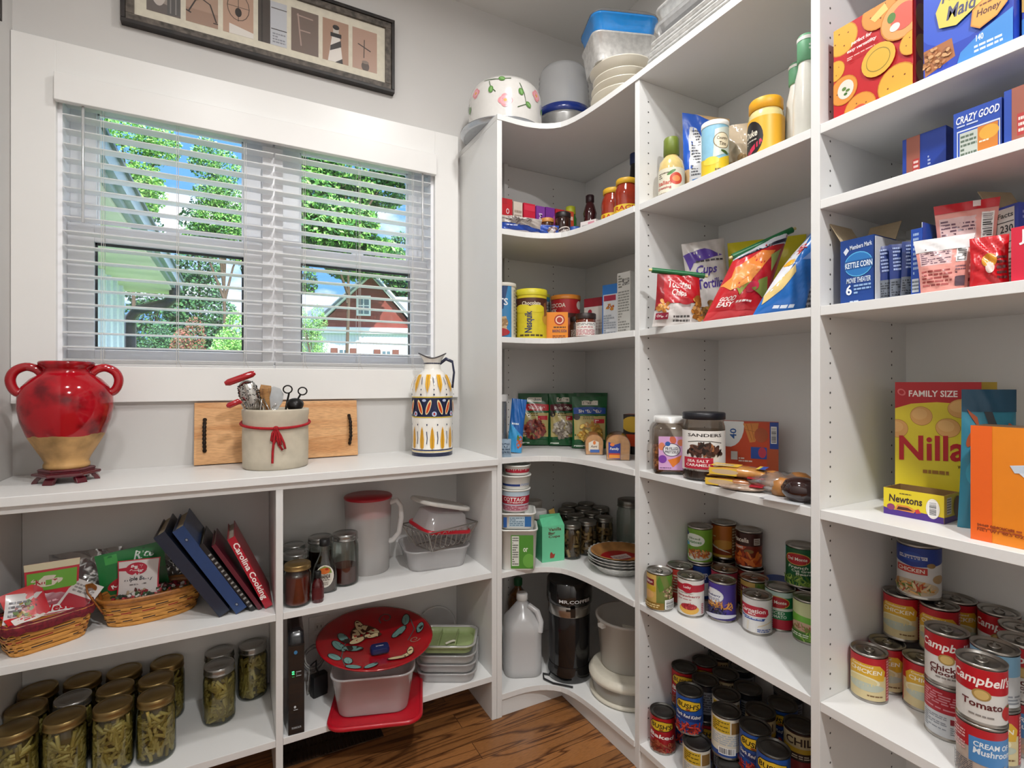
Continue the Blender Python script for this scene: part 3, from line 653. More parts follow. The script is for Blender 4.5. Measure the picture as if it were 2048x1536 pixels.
# ---- rounded boxes (plastic tubs)
def rr(w, d, rad, z, n=6, cx=0, cy=0):
    out = []
    for qx, qy, a0 in ((1, 1, 0), (-1, 1, PI/2), (-1, -1, PI), (1, -1, 1.5*PI)):
        for i in range(n+1):
            a = a0+PI/2*i/n; out.append((cx+qx*(w/2-rad)+rad*math.cos(a), cy+qy*(d/2-rad)+rad*math.sin(a), z))
    return out
def tub_mb(m, w, d, h, rad, mt, taper=.85, lip=.004, th=.0015, T=None):
    m.rings([rr(w*taper, d*taper, rad*taper, 0), rr(w*taper+.004, d*taper+.004, rad*taper, .006), rr(w, d, rad, h-.006), rr(w+lip*2, d+lip*2, rad+lip, h-.005), rr(w+lip*2, d+lip*2, rad+lip, h), rr(w-th*2, d-th*2, rad-th, h), rr(w*taper, d*taper, rad*taper, .004)], mt, True, True, True, T)
    return m
def lidbox_mb(m, w, d, h, rad, mt, T=None):
    m.rings([rr(w, d, rad, 0), rr(w+.003, d+.003, rad, .002), rr(w+.003, d+.003, rad, h*.6), rr(w-.002, d-.002, rad, h), rr(w-.016, d-.016, max(.004, rad-.008), h), rr(w-.020, d-.020, max(.004, rad-.01), h-.003)], mt, True, True, True, T); return m
def lathe_thing(name, label, cat, x, y, z, parts, rz=None, group=None):
    """parts: [(part name, profile, material, extra dict)]"""
    t = thing(name, label, cat, (x, y, z+.0002), face_cam(x, y) if rz is None else rz, group)
    for p in parts:
        m = MB(); ex = p[3] if len(p) > 3 else {}
        if p[1]: m.lathe(p[1], p[2] if not isinstance(p[2], str) else mat(p[2]), ex.get('n', 36), sx=ex.get('sx', 1), sy=ex.get('sy', 1), cap0=ex.get('cap0', True), cap1=ex.get('cap1', True))
        if 'art' in ex: wrap(m, ex['art'], ex['r'], ex['z0'], ex['h'], ex.get('bg'), span=ex.get('span', PI))
        if 'fn' in ex: ex['fn'](m)
        mesh_obj(p[0], m, t)
    return t
# ================================================================== counter top
rn = random.Random(8)
redg = mat('#b3121f', .08, var=.22, scale=9, coat=.6, name='red_glaze')
def glaze():
    m = bpy.data.materials.new('red_glaze_over_clay'); m.use_nodes = True; n = m.node_tree; p = n.nodes['Principled BSDF']; L = n.links.new
    t = n.nodes.new('ShaderNodeTexCoord'); s_ = n.nodes.new('ShaderNodeSeparateXYZ'); L(t.outputs['Object'], s_.inputs[0])
    z = n.nodes.new('ShaderNodeTexNoise'); z.inputs['Scale'].default_value = 14; z.inputs['Detail'].default_value = 4; L(t.outputs['Object'], z.inputs['Vector'])
    a = n.nodes.new('ShaderNodeMath'); a.operation = 'MULTIPLY_ADD'; a.inputs[1].default_value = .03; L(z.outputs['Fac'], a.inputs[0]); L(s_.outputs['Z'], a.inputs[2])
    g = n.nodes.new('ShaderNodeMath'); g.operation = 'GREATER_THAN'; g.inputs[1].default_value = .106; L(a.outputs[0], g.inputs[0])
    r1_ = n.nodes.new('ShaderNodeValToRGB'); r1_.color_ramp.elements[0].color = lin('#650410'); r1_.color_ramp.elements[1].color = lin('#a80d1c'); r1_.color_ramp.elements[0].position = .36; r1_.color_ramp.elements[1].position = .52; L(z.outputs['Fac'], r1_.inputs[0])
    r2_ = n.nodes.new('ShaderNodeValToRGB'); r2_.color_ramp.elements[0].color = lin('#8a6a3c'); r2_.color_ramp.elements[1].color = lin('#c79b62'); r2_.color_ramp.elements[0].position = .35; r2_.color_ramp.elements[1].position = .6; L(z.outputs['Fac'], r2_.inputs[0])
    mx = n.nodes.new('ShaderNodeMix'); mx.data_type = 'RGBA'; L(g.outputs[0], mx.inputs[0]); L(r2_.outputs[0], mx.inputs[6]); L(r1_.outputs[0], mx.inputs[7]); L(mx.outputs[2], p.inputs['Base Color'])
    ro = n.nodes.new('ShaderNodeMapRange'); ro.inputs['To Min'].default_value = .55; ro.inputs['To Max'].default_value = .09; L(g.outputs[0], ro.inputs[0]); L(ro.outputs[0], p.inputs['Roughness']); return m
vx_, vy_ = -.407, 1.828; zs = CT
st = thing('vase_stand', 'carved rosewood stand with scrolled feet under the big red urn', 'stand', (vx_, vy_, zs), .15); rw = mat('#5a1420', .22, var=.2, scale=20, coat=.4)
m = MB().lathe([(.045, .017), (.070, .017), (.074, .021), (.073, .026), (.060, .029), (.0625, .034), (.058, .038), (.052, .036), (0, .036)], rw, 6, smooth=False); mesh_obj('top', m, st, bev=.001)
for i in range(6):
    a = PI/3*i; m = MB(); c, s_ = math.cos(a), math.sin(a)
    pr = [(.052, .018), (.060, .018), (.066, .012), (.071, .004), (.072, .0002), (.060, .0002), (.058, .006), (.052, .012)]
    vs = [(x*c-w_*s_, x*s_+w_*c, z) for w_ in (-.012, .012) for x, z in pr]; N = len(pr)
    m.add(vs, [tuple(range(N))[::-1], tuple(range(N, 2*N))]+[(k, (k+1) % N, N+(k+1) % N, N+k) for k in range(N)], rw); mesh_obj('foot', m, st, bev=.001)
ur = thing('urn', 'big glossy red two handled urn with bare tan clay foot on a rosewood stand', 'vase', (vx_, vy_, zs+.0365), -YAW+.62)
gl = glaze(); m = MB().lathe([(.046, 0), (.050, .004), (.050, .012), (.047, .018), (.053, .032), (.067, .058), (.083, .09), (.096, .13), (.102, .165), (.101, .195), (.093, .222), (.076, .243), (.058, .256), (.0505, .264), (.052, .272), (.060, .279), (.061, .287), (.058, .291), (.050, .284), (.046, .272), (.046, .26), (.06, .24), (0, .2)], gl, 64)
mesh_obj('body', m, ur)
for s_ in (-1, 1):
    pts = [(s_*(.048), 0, .252), (s_*.062, 0, .2685), (s_*.083, 0, .275), (s_*.104, 0, .264), (s_*.113, 0, .244), (s_*.110, 0, .222), (s_*.100, 0, .207), (s_*.086, 0, .204)]
    P = []
    for i in range(len(pts)-1):
        for j in range(4):
            f = j/4; p0, p1, p2, p3 = [Vector(pts[max(0, min(len(pts)-1, i+q))]) for q in (-1, 0, 1, 2)]
            P.append(.5*((2*p1)+(p2-p0)*f+(2*p0-5*p1+4*p2-p3)*f*f+(3*p1-p0-3*p2+p3)*f**3))
    mesh_obj('handle', MB().tube(P, .0115, redg, 12, flat=1.0), ur)
# cutting board with two iron pulls, leaning on the wall
A = onz(386, 936, CT); B = onz(719, 913, CT); w_ = math.hypot(B[0]-A[0], B[1]-A[1]); hh = .205
cb = thing('cutting_board', 'maple serving board with two twisted iron handles leaning on the wall', 'cutting board', ((A[0]+B[0])/2, 1.945, CT+.0003), 0)
ln = Matrix.Rotation(math.radians(-8), 4, 'X'); bwood = wood('#e2ae78', '#cf945c', (1.2, 1, 16), .45, wscale=.8)
mesh_obj('board', MB().box(-w_/2, 0, .003, w_/2, .019, hh, bwood, ln), cb, bev=.0015)
iron = mat('#2c2119', .5, .6, var=.2, scale=60)
for s_ in (-1, 1):
    x = s_*(w_/2-.03); P = []; m = MB()
    for i in range(25):
        f = i/24; z = .045+.105*f; y = -.003-.026*min(1, 4*f, 4*(1-f)); P.append((x, y, z))
    m.tube([ln @ Vector(p) for p in P], [.0055+.0012*math.sin(i*2.2) for i in range(25)], iron, 8)
    mesh_obj('handle', m, cb)
# crock with red yarn and kitchen tools
x, y, r_, h_ = place('0', 484, 620, 817, 943, CT); y -= .0; r_ = min(r_, .098); y = min(y, 1.836)
ck = thing('utensil_crock', 'beige stoneware crock tied with red yarn holding kitchen tools', 'crock', (x, y, CT+.0002), face_cam(x, y)); H_ = h_; stone = mat('#c9bfab', .55, var=.08, scale=25, bump=.15)
mesh_obj('body', MB().lathe([(r_*.93, 0), (r_*.985, .005), (r_*.99, .03), (r_, H_*.45), (r_*.985, H_*.85), (r_*1.005, H_*.90), (r_*1.01, H_-.006), (r_*1.0, H_), (r_*.93, H_), (r_*.92, H_*.9), (r_*.9, .012), (0, .012)], stone, 48), ck)
yarn = mat('#b5101f', .8, var=.2, scale=150); m = MB(); zy = H_*.76
m.tube([((r_+.003)*math.cos(2*PI*i/48), (r_+.003)*math.sin(2*PI*i/48), zy-.012*math.cos(2*PI*i/48+PI/2)) for i in range(48)], .0042, yarn, 8, True); mesh_obj('yarn', m, ck)
m = MB(); Y = -(r_+.006); zb = zy-.012
for pts in ([(0, zb), (.012, zb-.02), (.022, zb-.045), (.026, zb-.062), (.018, zb-.066), (.008, zb-.05), (.002, zb-.02), (0, zb)], [(0, zb), (-.010, zb-.014), (-.013, zb-.035), (-.006, zb-.045), (.004, zb-.03), (.002, zb-.01)],
            [(0, zb), (.006, zb-.01), (.010, zb-.03), (.014, zb-.05), (.008, zb-.052), (.003, zb-.02)], [(-.002, zb), (-.006, zb-.04), (-.009, zb-.07), (-.010, zb-.105)]):
    m.tube([(p[0], Y-.002*math.sin(i), p[1]) for i, p in enumerate(pts)], .0035, yarn, 8)
m.lathe([(0, zb-.008), (.007, zb-.003), (.008, zb+.002), (.005, zb+.007), (0, zb+.008)], yarn, 12, c=(0, Y)); mesh_obj('bow', m, ck)
def tool(name, label, mbs, cat='kitchen tool'):
    t = thing(name, label, cat, (x, y, CT+.014), face_cam(x, y)); t.location = (x, y, CT+.014)
    for n_, q in mbs: mesh_obj(n_, q, t)
    return t
chrome = mat('#c9c7c2', .2, 1, var=.05); dark = mat('#22201f', .35, .6)
zt_ = H_-.014
redp = mat('#a8141f', .15, coat=.5)
tool('rolling_mincer', 'tool with red barrel grip sticking out at the top left of the crock', [('shaft', MB().tube([(-.04, -.02, .04), (-.09, -.04, zt_+.08)], .003, chrome)), ('grip', MB().tube([(-.141, -.045, zt_+.080), (-.131, -.045, zt_+.084), (-.068, -.042, zt_+.110), (-.059, -.042, zt_+.114)], [.006, .0105, .0105, .006], redp, 14))])
tool('peeler', 'tool with short red grip poking out at the left rim of the crock', [('shaft', MB().tube([(-.03, -.02, .05), (-.098, -.05, zt_+.024)], .003, chrome)), ('grip', MB().tube([(-.096, -.050, zt_+.022), (-.104, -.052, zt_+.026), (-.130, -.056, zt_+.014), (-.136, -.057, zt_+.012)], [.005, .009, .009, .004], redp, 12))])
m = MB(); q = Matrix.Translation((-.072, -.025, zt_+.038)) @ Matrix.Rotation(-.35, 4, 'Y') @ Matrix.Scale(1.15, 4)
m.lathe([(0, -.075), (.008, -.07), (.020, -.03), (.026, .01), (.022, .035), (.010, .046), (0, .048)], chrome, 20, sy=.45, T=q)
dm = MB()
for i in range(110):
    a = rn.uniform(PI, 2*PI); zq = rn.uniform(-.03, .04); rr_ = .026*(1-((zq-.005)/.05)**2)**.5; dm.lathe([(0, 0), (.0016, .0), (0, .0012)], dark, 5, T=q @ Matrix.Translation((rr_*math.cos(a), rr_*.47*math.sin(a)-.0008, zq)) @ Matrix.Rotation(PI/2, 4, 'X'))
dm.m = dm.m; tool('grater', 'rounded perforated metal grater in the crock beside the red grip', [('blade', m), ('holes', dm)])
P = [(.0, 0, 0)]; m = MB()
for k in range(7):
    a = k*PI/7; m.tube([(-.05+.02*math.cos(a)*math.sin(PI*i/10), -.05+.02*math.sin(a)*math.sin(PI*i/10)*.6, zt_-.04+.075*i/10+.0*k) for i in range(11)], .0011, chrome, 5)
tool('whisk', 'wire whisk loops standing in the front of the crock', [('wires', m)])
wd_ = wood('#b98a55', '#8d5f34', (3, 3, 14), .55, wscale=1)
tool('wooden_spoon', 'wooden spoon handle upright in the middle of the crock', [('handle', MB().tube([(.002, -.01, .01), (-.024, -.042, zt_), (-.030, -.05, zt_+.066)], [.006, .0085, .0095], wd_, 10))])
tool('wooden_spatula', 'tan wooden scoop rim behind the spoon in the crock', [('blade', MB().rings([rr(.028, .006, .003, 0), rr(.034, .007, .003, .05), rr(.03, .006, .003, .064)], wd_, T=Matrix.Translation((-.038, -.02, zt_+.012)) @ Matrix.Rotation(.15, 4, 'Y')))])
tool('spatula', 'clear curved plastic spatula blade behind the scissors', [('blade', MB().rings([rr(.05, .003, .001, 0), rr(.062, .003, .001, .03), rr(.05, .003, .001, .055), rr(.02, .003, .001, .068)], mat('#c9cdcf', .15, alpha=.75), T=Matrix.Translation((-.02, -.015, zt_+.004)) @ Matrix.Rotation(.35, 4, 'Y')))])
m = MB()
for cx_, cz_ in ((.034, zt_+.062), (.078, zt_+.056)): m.tube([(cx_+.013*math.cos(2*PI*i/20), -.03, cz_+.012*math.sin(2*PI*i/20)) for i in range(20)], .0022, dark, 8, True)
m2 = MB().tube([(.038, -.03, zt_+.05), (.03, -.03, zt_+.01), (.012, -.01, .03)], .003, dark, 6).tube([(.072, -.03, zt_+.045), (.05, -.03, zt_+.005), (.03, -.01, .03)], .003, dark, 6)
tool('scissors', 'kitchen scissors with dark ring handles at the right of the crock', [('finger_rings', m), ('blades', m2)], 'scissors')
m = MB().lathe([(0, -.022), (.014, -.018), (.024, -.006), (.027, .006), (.025, .006), (.0, -.012)], dark, 20, T=Matrix.Translation((.055, -.045, zt_+.012)) @ Matrix.Rotation(-1.2, 4, 'X'), sy=.8)
tool('strainer', 'small black round ladle bowl at the right front of the crock', [('bowl', m), ('handle', MB().tube([(.055, -.04, zt_), (.03, -.0, .03)], .003, dark, 6))])
m = MB()
for i in range(5): m.tube([(-.005+.006*math.cos(t_/3+i), -.055, zt_-.005+.004*i+.002*t_/4) for t_ in range(12)], .0012, chrome, 5)
m.tube([(-.045, -.06, zt_-.01), (-.04, -.06, zt_+.032), (-.035, -.06, zt_+.035), (-.015, -.06, zt_-.01)], .0016, chrome, 6); tool('tongs', 'bent wire tongs standing at the front left of the crock', [('wire', m)])
m = MB().box(-.014, -.0025, 0, .02, .0, .036, mat('#b8975e', .6), Matrix.Translation((.0, 0, zt_)))
# patterned ceramic bottle with handle
x, y, r_, h_ = place('0', 824, 905, 760, 914, CT)
h_ = top_z(x, y, 727)-CT; s_ = r_
cer = mat('#efece4', .12, var=.03, scale=20, coat=.4); navy = mat('#1c2340', .12, coat=.4)
bt = thing('ceramic_bottle', 'white hand painted bottle pitcher with yellow leaves and navy handle', 'bottle', (x, y, CT+.0002), face_cam(x, y))
hb = .165
m = MB().lathe([(s_*.97, .0), (s_, .004), (s_, .012), (s_*.99, .0125), (s_*.99, .06), (s_, .1), (s_, .143), (s_*.98, .152), (s_*.93, .163), (s_*.84, .174), (s_*.71, .184), (s_*.56, .191), (s_*.46, .194), (s_*.42, .1975), (s_*.40, .2145)], cer, 48, cap1=False)
art = [('r', -1, 0, 2, .045, '#1c2340'), ('r', -1, .055, 2, .062, '#e0bf4e'), ('r', -1, .475, 2, .70, '#1d2447'), ('r', -1, .462, 2, .474, '#dcc24a'), ('r', -1, .702, 2, .715, '#dcc24a'), ('r', -1, .07, 2, .085, '#2b3157')]
for i in range(-1, 9):
    c = .02+i*.16
    art += [('p', [(c, .09), (c+.028, .11), (c+.034, .2), (c+.018, .31), (c, .36), (c-.018, .31), (c-.034, .2), (c-.028, .11)], '#d9a02a'), ('s', [(c, .1), (c, .33)], .006, '#8d5d18'), ('e', c+.08, .38, .009, .011, '#1d2447'), ('s', [(c+.075, .15), (c+.085, .22), (c+.075, .3)], .012, '#39415e')]
for i in range(-1, 5):
    c = .08+i*.3
    for d_ in (-1, 1): art += [('e', c+d_*.065, .59, .03, .098, '#e8d7a4', -d_*28), ('e', c+d_*.065, .585, .018, .078, '#c94a22', -d_*28)]
    art += [('e', c+.15, .51, .035, .03, '#b7c3e0'), ('e', c+.15, .51, .014, .016, '#a8261f'), ('e', c, .67, .03, .016, '#b7c3e0')]
for i in range(-1, 8):
    c = .05+i*.19; art += [('p', [(c-.04, .98), (c+.04, .98), (c+.035, .86), (c, .76), (c-.035, .86)], '#e2ab2e'), ('s', [(c, .97), (c, .79)], .007, '#a06a1c'), ('e', c+.095, .80, .008, .010, '#22294a'), ('s', [(c+.08, .95), (c+.1, .86)], .012, '#5c6480'), ('e', c+.095, .74, .012, .012, '#22294a')]
prof = [(s_, 0), (s_*.995, .35), (s_, .6), (s_*.985, .78), (s_*.93, .88), (s_*.8, 1)]
Wd = PI*s_; Ht = .188
def Sb(u, v, o):
    q = v/Ht
    for (ra, qa), (rb, qb) in zip(prof, prof[1:]):
        if q <= qb+1e-9: break
    # radius follows the pot's own outline
    pts = [(s_, 0), (s_, .76), (s_*.98, .81), (s_*.93, .867), (s_*.84, .926), (s_*.71, .98), (s_*.65, 1.0)]
    for (ra, qa), (rb, qb) in zip(pts, pts[1:]):
        if q <= qb+1e-9: R_ = ra+(rb-ra)*(q-qa)/(qb-qa); break
    else: R_ = s_*.65
    a = -PI/2+(u/Wd-.5)*PI; R_ += o+.0003; return (R_*math.cos(a), R_*math.sin(a), v)
paint(m, art, Wd, Ht, Sb, us_of(Wd, 22), [Ht*i/16 for i in range(1, 16)], rough=.15); mesh_obj('body', m, bt)
m = MB(); n = 32; R0 = s_*.4
m.rings([[(R0*math.cos(2*PI*k/n), R0*math.sin(2*PI*k/n), hb*1.26) for k in range(n)], [(R0*1.1*math.cos(2*PI*k/n), R0*1.1*math.sin(2*PI*k/n), hb*1.31) for k in range(n)], [((R0*1.5+.006*math.cos(4*PI*k/n))*math.cos(2*PI*k/n), (R0*1.3)*math.sin(2*PI*k/n), hb*1.38+.006*math.cos(4*PI*k/n)) for k in range(n)]], cer, True, False, False)
m.tube([((R0*1.5+.006*math.cos(4*PI*k/n))*math.cos(2*PI*k/n), (R0*1.3)*math.sin(2*PI*k/n), hb*1.38+.006*math.cos(4*PI*k/n)) for k in range(n)], .0016, mat('#4a4648', .3), 6, True); m.lathe([(R0*1.02, hb*1.265), (R0*1.12, hb*1.275), (R0*1.02, hb*1.285)], navy, 24, cap0=False, cap1=False); mesh_obj('flared_lip', m, bt)
mesh_obj('handle', MB().tube([(R0*.9, 0, hb*1.27), (R0*1.7, 0, hb*1.34), (s_*1.0, 0, hb*1.30), (s_*1.08, 0, hb*1.15), (s_*1.0, 0, hb*.93)], .0042, navy, 10), bt)
bt.scale = (1, 1, 1.62)
# ------------------------------------------------------------------ pictures
fr = thing('framed_picture', 'long dark framed row of sepia photographs above the window', 'picture frame', (.115, 1.9964, 2.31)); fw = .427; fh = .28
fm = mat('#2b2320', .5, var=.4, scale=25); fg = mat('#6e655c', .6, var=.35, scale=60)
m = MB()
for q in ((-fw, 0, fw, .012), (-fw, fh-.012, fw, fh), (-fw, .012, -fw+.012, fh-.012), (fw-.012, .012, fw, fh-.012)): m.box(q[0], -.028, q[1], q[2], 0, q[3], fm)
for q in ((-fw+.012, .012, fw-.012, .034), (-fw+.012, fh-.034, fw-.012, fh-.012), (-fw+.012, .034, -fw+.034, fh-.034), (fw-.034, .034, fw-.012, fh-.034)): m.box(q[0], -.022, q[1], q[2], 0, q[3], fg)
mesh_obj('frame', m, fr, bev=.0015)
mesh_obj('mat_board', MB().box(-fw+.03, -.012, .03, fw-.03, -.002, fh-.03, mat('#e9e2cf', .8)), fr)
pw, ph_ = .091, .152
PH = [
 [('r', 0, 0, 1, 1, '#a5988e'), ('p', [(0, 0), (1, 0), (1, .14), (0, .3)], '#6c625d'), ('p', [(.6, 0), (1, .05), (1, 1), (.6, 1)], '#5d5a58'), ('e', .35, .45, .22, .3, '#cfc4bb'), ('r', .68, .05, .72, 1, '#8f8a86'), ('r', .84, .05, .88, 1, '#8f8a86')],
 [('r', 0, 0, 1, 1, '#b89a86'), ('r', 0, 0, 1, .3, '#a98a77'), ('s', [(.08, .22), (.3, .5), (.5, .56), (.75, .48), (.95, .12)], .045, '#2e2622'), ('s', [(.2, .65), (.3, .5), (.4, .7), (.6, .85), (.9, .9)], .04, '#2e2622'), ('s', [(.0, .24), (.16, .2)], .05, '#2e2622'), ('s', [(.85, .1), (1, .1)], .04, '#2e2622'), ('r', 0, .84, 1, .9, '#3b312b')],
 [('r', 0, 0, 1, 1, '#c2a08a'), ('p', [(.2, 0), (1, 0), (1, .12), (.2, .22)], '#e8e2da'), ('s', [(.5+.36*math.cos(a*PI/8), .62+.3*math.sin(a*PI/8)) for a in range(17)], .025, '#4b3c33'), ('s', [(.5, .3), (.5, .95)], .02, '#4b3c33'), ('s', [(.15, .62), (.85, .62)], .02, '#4b3c33'), ('e', .5, .5, .11, .1, '#2a211d')],
 [('r', 0, 0, 1, 1, '#c9cbd0'), ('r', 0, 0, .42, 1, '#4a413c'), ('r', .1, 0, .16, 1, '#2e2825'), ('r', .45, .36, 1, .38, '#2e2825'), ('r', .45, .84, 1, .86, '#57504c'), ('n', .5, .05, .95, .3, '#8f9097', 4)],
 [('r', 0, 0, 1, 1, '#7b6a60'), ('s', [(.24, .9), (.3, .5), (.36, .16)], .05, '#b59c90'), ('s', [(.2, .86), (.8, .84)], .05, '#b59c90'), ('s', [(.3, .52), (.7, .52)], .05, '#b59c90')],
 [('r', 0, 0, 1, 1, '#b08d77'), ('p', [(.2, 0), (.78, 0), (.66, .62), (.36, .62)], '#e9e2da'), ('p', [(.5, .0), (.78, .0), (.76, .12), (.48, .0)], '#2e2a2a'), ('p', [(.28, .25), (.3, .38), (.7, .55), (.72, .4)], '#3b3535'), ('r', .3, .6, .72, .7, '#241f1f'), ('r', .4, .7, .62, .82, '#cfc6bd'), ('e', .51, .84, .13, .06, '#241f1f')],
 [('r', 0, 0, 1, 1, '#bb9986'), ('s', [(.46, .3), (.48, .75)], .035, '#3a2e2a'), ('s', [(.22, .62), (.74, .5)], .045, '#3a2e2a'), ('e', .52, .1, .16, .12, '#55443c'), ('e', .52, .2, .14, .04, '#8b776c')]]
names = ['gate', 'bench leg', 'wheel', 'post', 'chalk mark', 'striped lighthouse', 'weather vane']
for i, a in enumerate(PH):
    c = -fw+.064+.0465+i*(2*fw-.128-.093)/6; m = MB().box(c-pw/2, -.0125, .064, c+pw/2, -.0119, .064+ph_, mat('#b09a8a', .5))
    paint(m, a, pw, ph_, lambda u, v, o, c=c: (c-pw/2+u, -.0125-o, .064+v), off=.0001, step=.00004); o = mesh_obj('photograph', m, fr); o['label'] = 'sepia photograph of a '+names[i]
mesh_obj('glass', MB().box(-fw+.03, -.0155, .03, fw-.03, -.015, fh-.03, glassy('#ffffff', .02, .99)), fr)
# small framed print on the left wall
m = MB(); py0, py1 = 1.60, 1.86; t = thing('framed_print', 'small framed colourful print on the left wall at the picture edge', 'picture frame', (X0+.0005, 1.73, 2.16))
for q in ((-.13, 0, .13, .012), (-.13, .288, .13, .3), (-.13, .012, -.118, .288), (.118, .012, .13, .288)): m.box(0, q[0], q[1], .018, q[2], q[3], fm)
mesh_obj('frame', m, t); m = MB().box(0, -.118, .012, .008, .118, .288, mat('#dcd6c8', .7))
paint(m, [('r', .05, .05, .95, .95, '#c9c2b4'), ('f', .5, .5, .4, .4, ['#b5413a', '#d9b24a', '#6f8f58', '#e6ded0', '#7a8aa5'], 60, 3, .3)], .236, .276, lambda u, v, o: (.008+o, -.118+u, .012+v)); mesh_obj('print', m, t)
# ================================================================== low unit, jars of beans on the bottom shelf
goldlid = mat('#9a8355', .3, .85, var=.06, scale=30); silv = mat('#a9a9a6', .25, .9, var=.06, scale=30)
BG = ['#ab9548', '#bda75a', '#8f7b38', '#c9b46c', '#a8924a']
JARS['gold'] = dict(r=.0465, h=.172, lidm=goldlid, content=(BG, 190, .0048), liquid=mat('#625226', .3, var=.1), seed=4)
JARS['silver'] = dict(r=.0445, h=.170, lidm=silv, content=(BG, 190, .0048), liquid=mat('#625226', .3, var=.1), seed=6)
JARS['pint'] = dict(r=.0405, h=.135, lidm=silv, content=(BG, 130, .0048), liquid=mat('#4b4a2c', .3, var=.1), seed=9)
gj = 'jars of green beans on the bottom shelf'
jl = [(190, 1140, 'gold lidded jar of green beans, back row, farthest left'), (405, 1090, 'gold lidded jar of green beans, back row, second from the left'), (605, 1048, 'gold lidded jar of green beans, back row, third from the left'), (810, 1005, 'gold lidded jar of green beans, back row, right end'),
      (130, 1225, 'gold lidded jar of green beans, middle row, farthest left'), (360, 1175, 'green bean jar with a dull silver lid amid the gold lidded ones'), (565, 1125, 'gold lidded jar of green beans, middle row, right of the silver lid'), (755, 1090, 'gold lidded jar of green beans, middle row, right end'),
      (75, 1335, 'gold lidded quart jar of green beans at the left frame edge, front row'), (315, 1275, 'gold lidded quart jar of green beans, front row, second from the left'), (547, 1220, 'gold lidded quart jar of green beans, front row, third from the left'), (757, 1165, 'gold lidded quart jar of green beans, front row, right end'),
      (1060, 1028, 'silver lidded green bean jar nearest the shelf edge, right group'), (1060, 958, 'silver lidded green bean jar half hidden behind another, right group'), (1220, 925, 'silver lidded green bean jar against the upright divider')]
for i, (a, b, l) in enumerate(jl):
    kd = 'silver' if i in (5, 12, 13, 14) else 'gold'; z = LB+.0003; hh = .172 if kd == 'gold' else .170
    x, y = onz(*px('L', a, b), z+hh); x = min(x, DIV-.021-.047); y = min(y, YB-.049); jar(kd, l, x, y, z, i*1.3, gj)
# ---- right bay, middle shelf: syrups
amber = mat('#7a2210', .12, var=.1, coat=.5); dkam = mat('#2c0f0a', .12, coat=.5)
def simple_jar(name, label, k, x0, x1, yt, yb, z, lidm, liq, fill, cat='jar', group=None):
    x, y, r_, h_ = place(k, x0, x1, yt, yb, z); t = thing(name, label, cat, (x, y, z+.0003), 0, group)
    for n_, mb in jar_parts(r_, h_, lidm, None, liq, fill): mesh_obj(n_, mb, t)
    return x, y, r_, h_
sy = 'jars of syrup and jelly on the middle shelf'
simple_jar('canning_jar', 'gold lidded jar of amber syrup at the shelf front by the divider', 'M', 66, 200, 545, 768, LM, gold, amber, .80, group=sy)
simple_jar('canning_jar', 'silver lidded clear jar with a little red syrup left, beside the pitcher', 'M', 298, 428, 398, 665, LM, silv, mat('#5d1f1a', .15, coat=.4), .36, group=sy)
h_ = .150; x, y = onz(*px('M', 236, 365), LM+h_); y -= .066; x -= .02; t = thing('canning_jar', 'silver lidded jar of very dark jelly behind the syrup bottle', 'jar', (x, y, LM+.0003), 0, sy)
for n_, mb in jar_parts(.041, h_, silv, None, dkam, .8): mesh_obj(n_, mb, t)
h_ = .125; x, y = onz(*px('M', 118, 420), LM+h_); y -= .048; t = thing('canning_jar', 'silver lidded jar of dark red jelly behind the gold lidded one', 'jar', (max(x, DIV+.044), y, LM+.0003), 0, sy)
for n_, mb in jar_parts(.041, h_, silv, None, mat('#3c130d', .12, coat=.5), .8): mesh_obj(n_, mb, t)
h_ = .125; x, y = onz(*px('M', 115, 368), LM+h_); t = thing('canning_jar', 'rearmost silver lidded jar by the divider, mostly hidden', 'jar', (max(x, DIV+.044), min(y+.01, YB-.045), LM+.0003), 0, sy)
for n_, mb in jar_parts(.040, h_, silv, None, dkam, .8): mesh_obj(n_, mb, t)
x, y, r_, h_ = place('M', 203, 325, 430, 708, LM); t = thing('syrup_bottle', 'flat clear syrup bottle with black cap and oval autumn label', 'bottle', (x, y, LM+.0003), face_cam(x, y))
gl_ = glassy('#e9efe9', .12, .9, .02); m = MB(); prf = [(.85, 0), (.98, .02), (1, .06), (1, .34), (.93, .46), (.7, .58), (.45, .7), (.33, .8), (.3, .9)]
m.lathe([(r_*a, h_*b) for a, b in prf], gl_, 32, sy=.5, cap1=False); mesh_obj('glass', m, t)
m = MB(); m.lathe([(r_*.8, .004), (r_*.92, .01), (r_*.92, h_*.22), (r_*.92, h_*.225)], mat('#4a1d12', .15, coat=.4), 28, sy=.45); mesh_obj('contents', m, t)
m = MB().lathe([(r_*.40, h_*.88), (r_*.42, h_*.89), (r_*.42, h_*.99), (r_*.36, h_)], mat('#17181a', .4), 24); mesh_obj('cap', m, t)
m = MB(); lw, lh = r_*1.45, h_*.42
paint(m, [('e', .5, .5, .5, .5, '#ece6da'), ('e', .5, .5, .46, .47, '#d8d2c6'), ('p', [(.1, .62), (.9, .62), (.8, .85), (.5, .96), (.2, .85)], '#7f9a45'), ('e', .5, .74, .3, .14, '#cf6b2c'), ('e', .62, .82, .1, .06, '#a9301c'), ('n', .2, .3, .8, .6, '#4b3a2c', 5), ('t', 'MAPLE', .2, .42, .8, .54, '#3c2a1c'), ('n', .3, .1, .7, .26, '#7a6a5c', 3)], lw, lh,
      lambda u, v, o: (u-lw/2, -(r_*.5*math.sqrt(max(0, 1-((u-lw/2)/r_)**2)))-o-.0004, .02+v), us_of(lw, 8)); mesh_obj('paper_label', m, t)
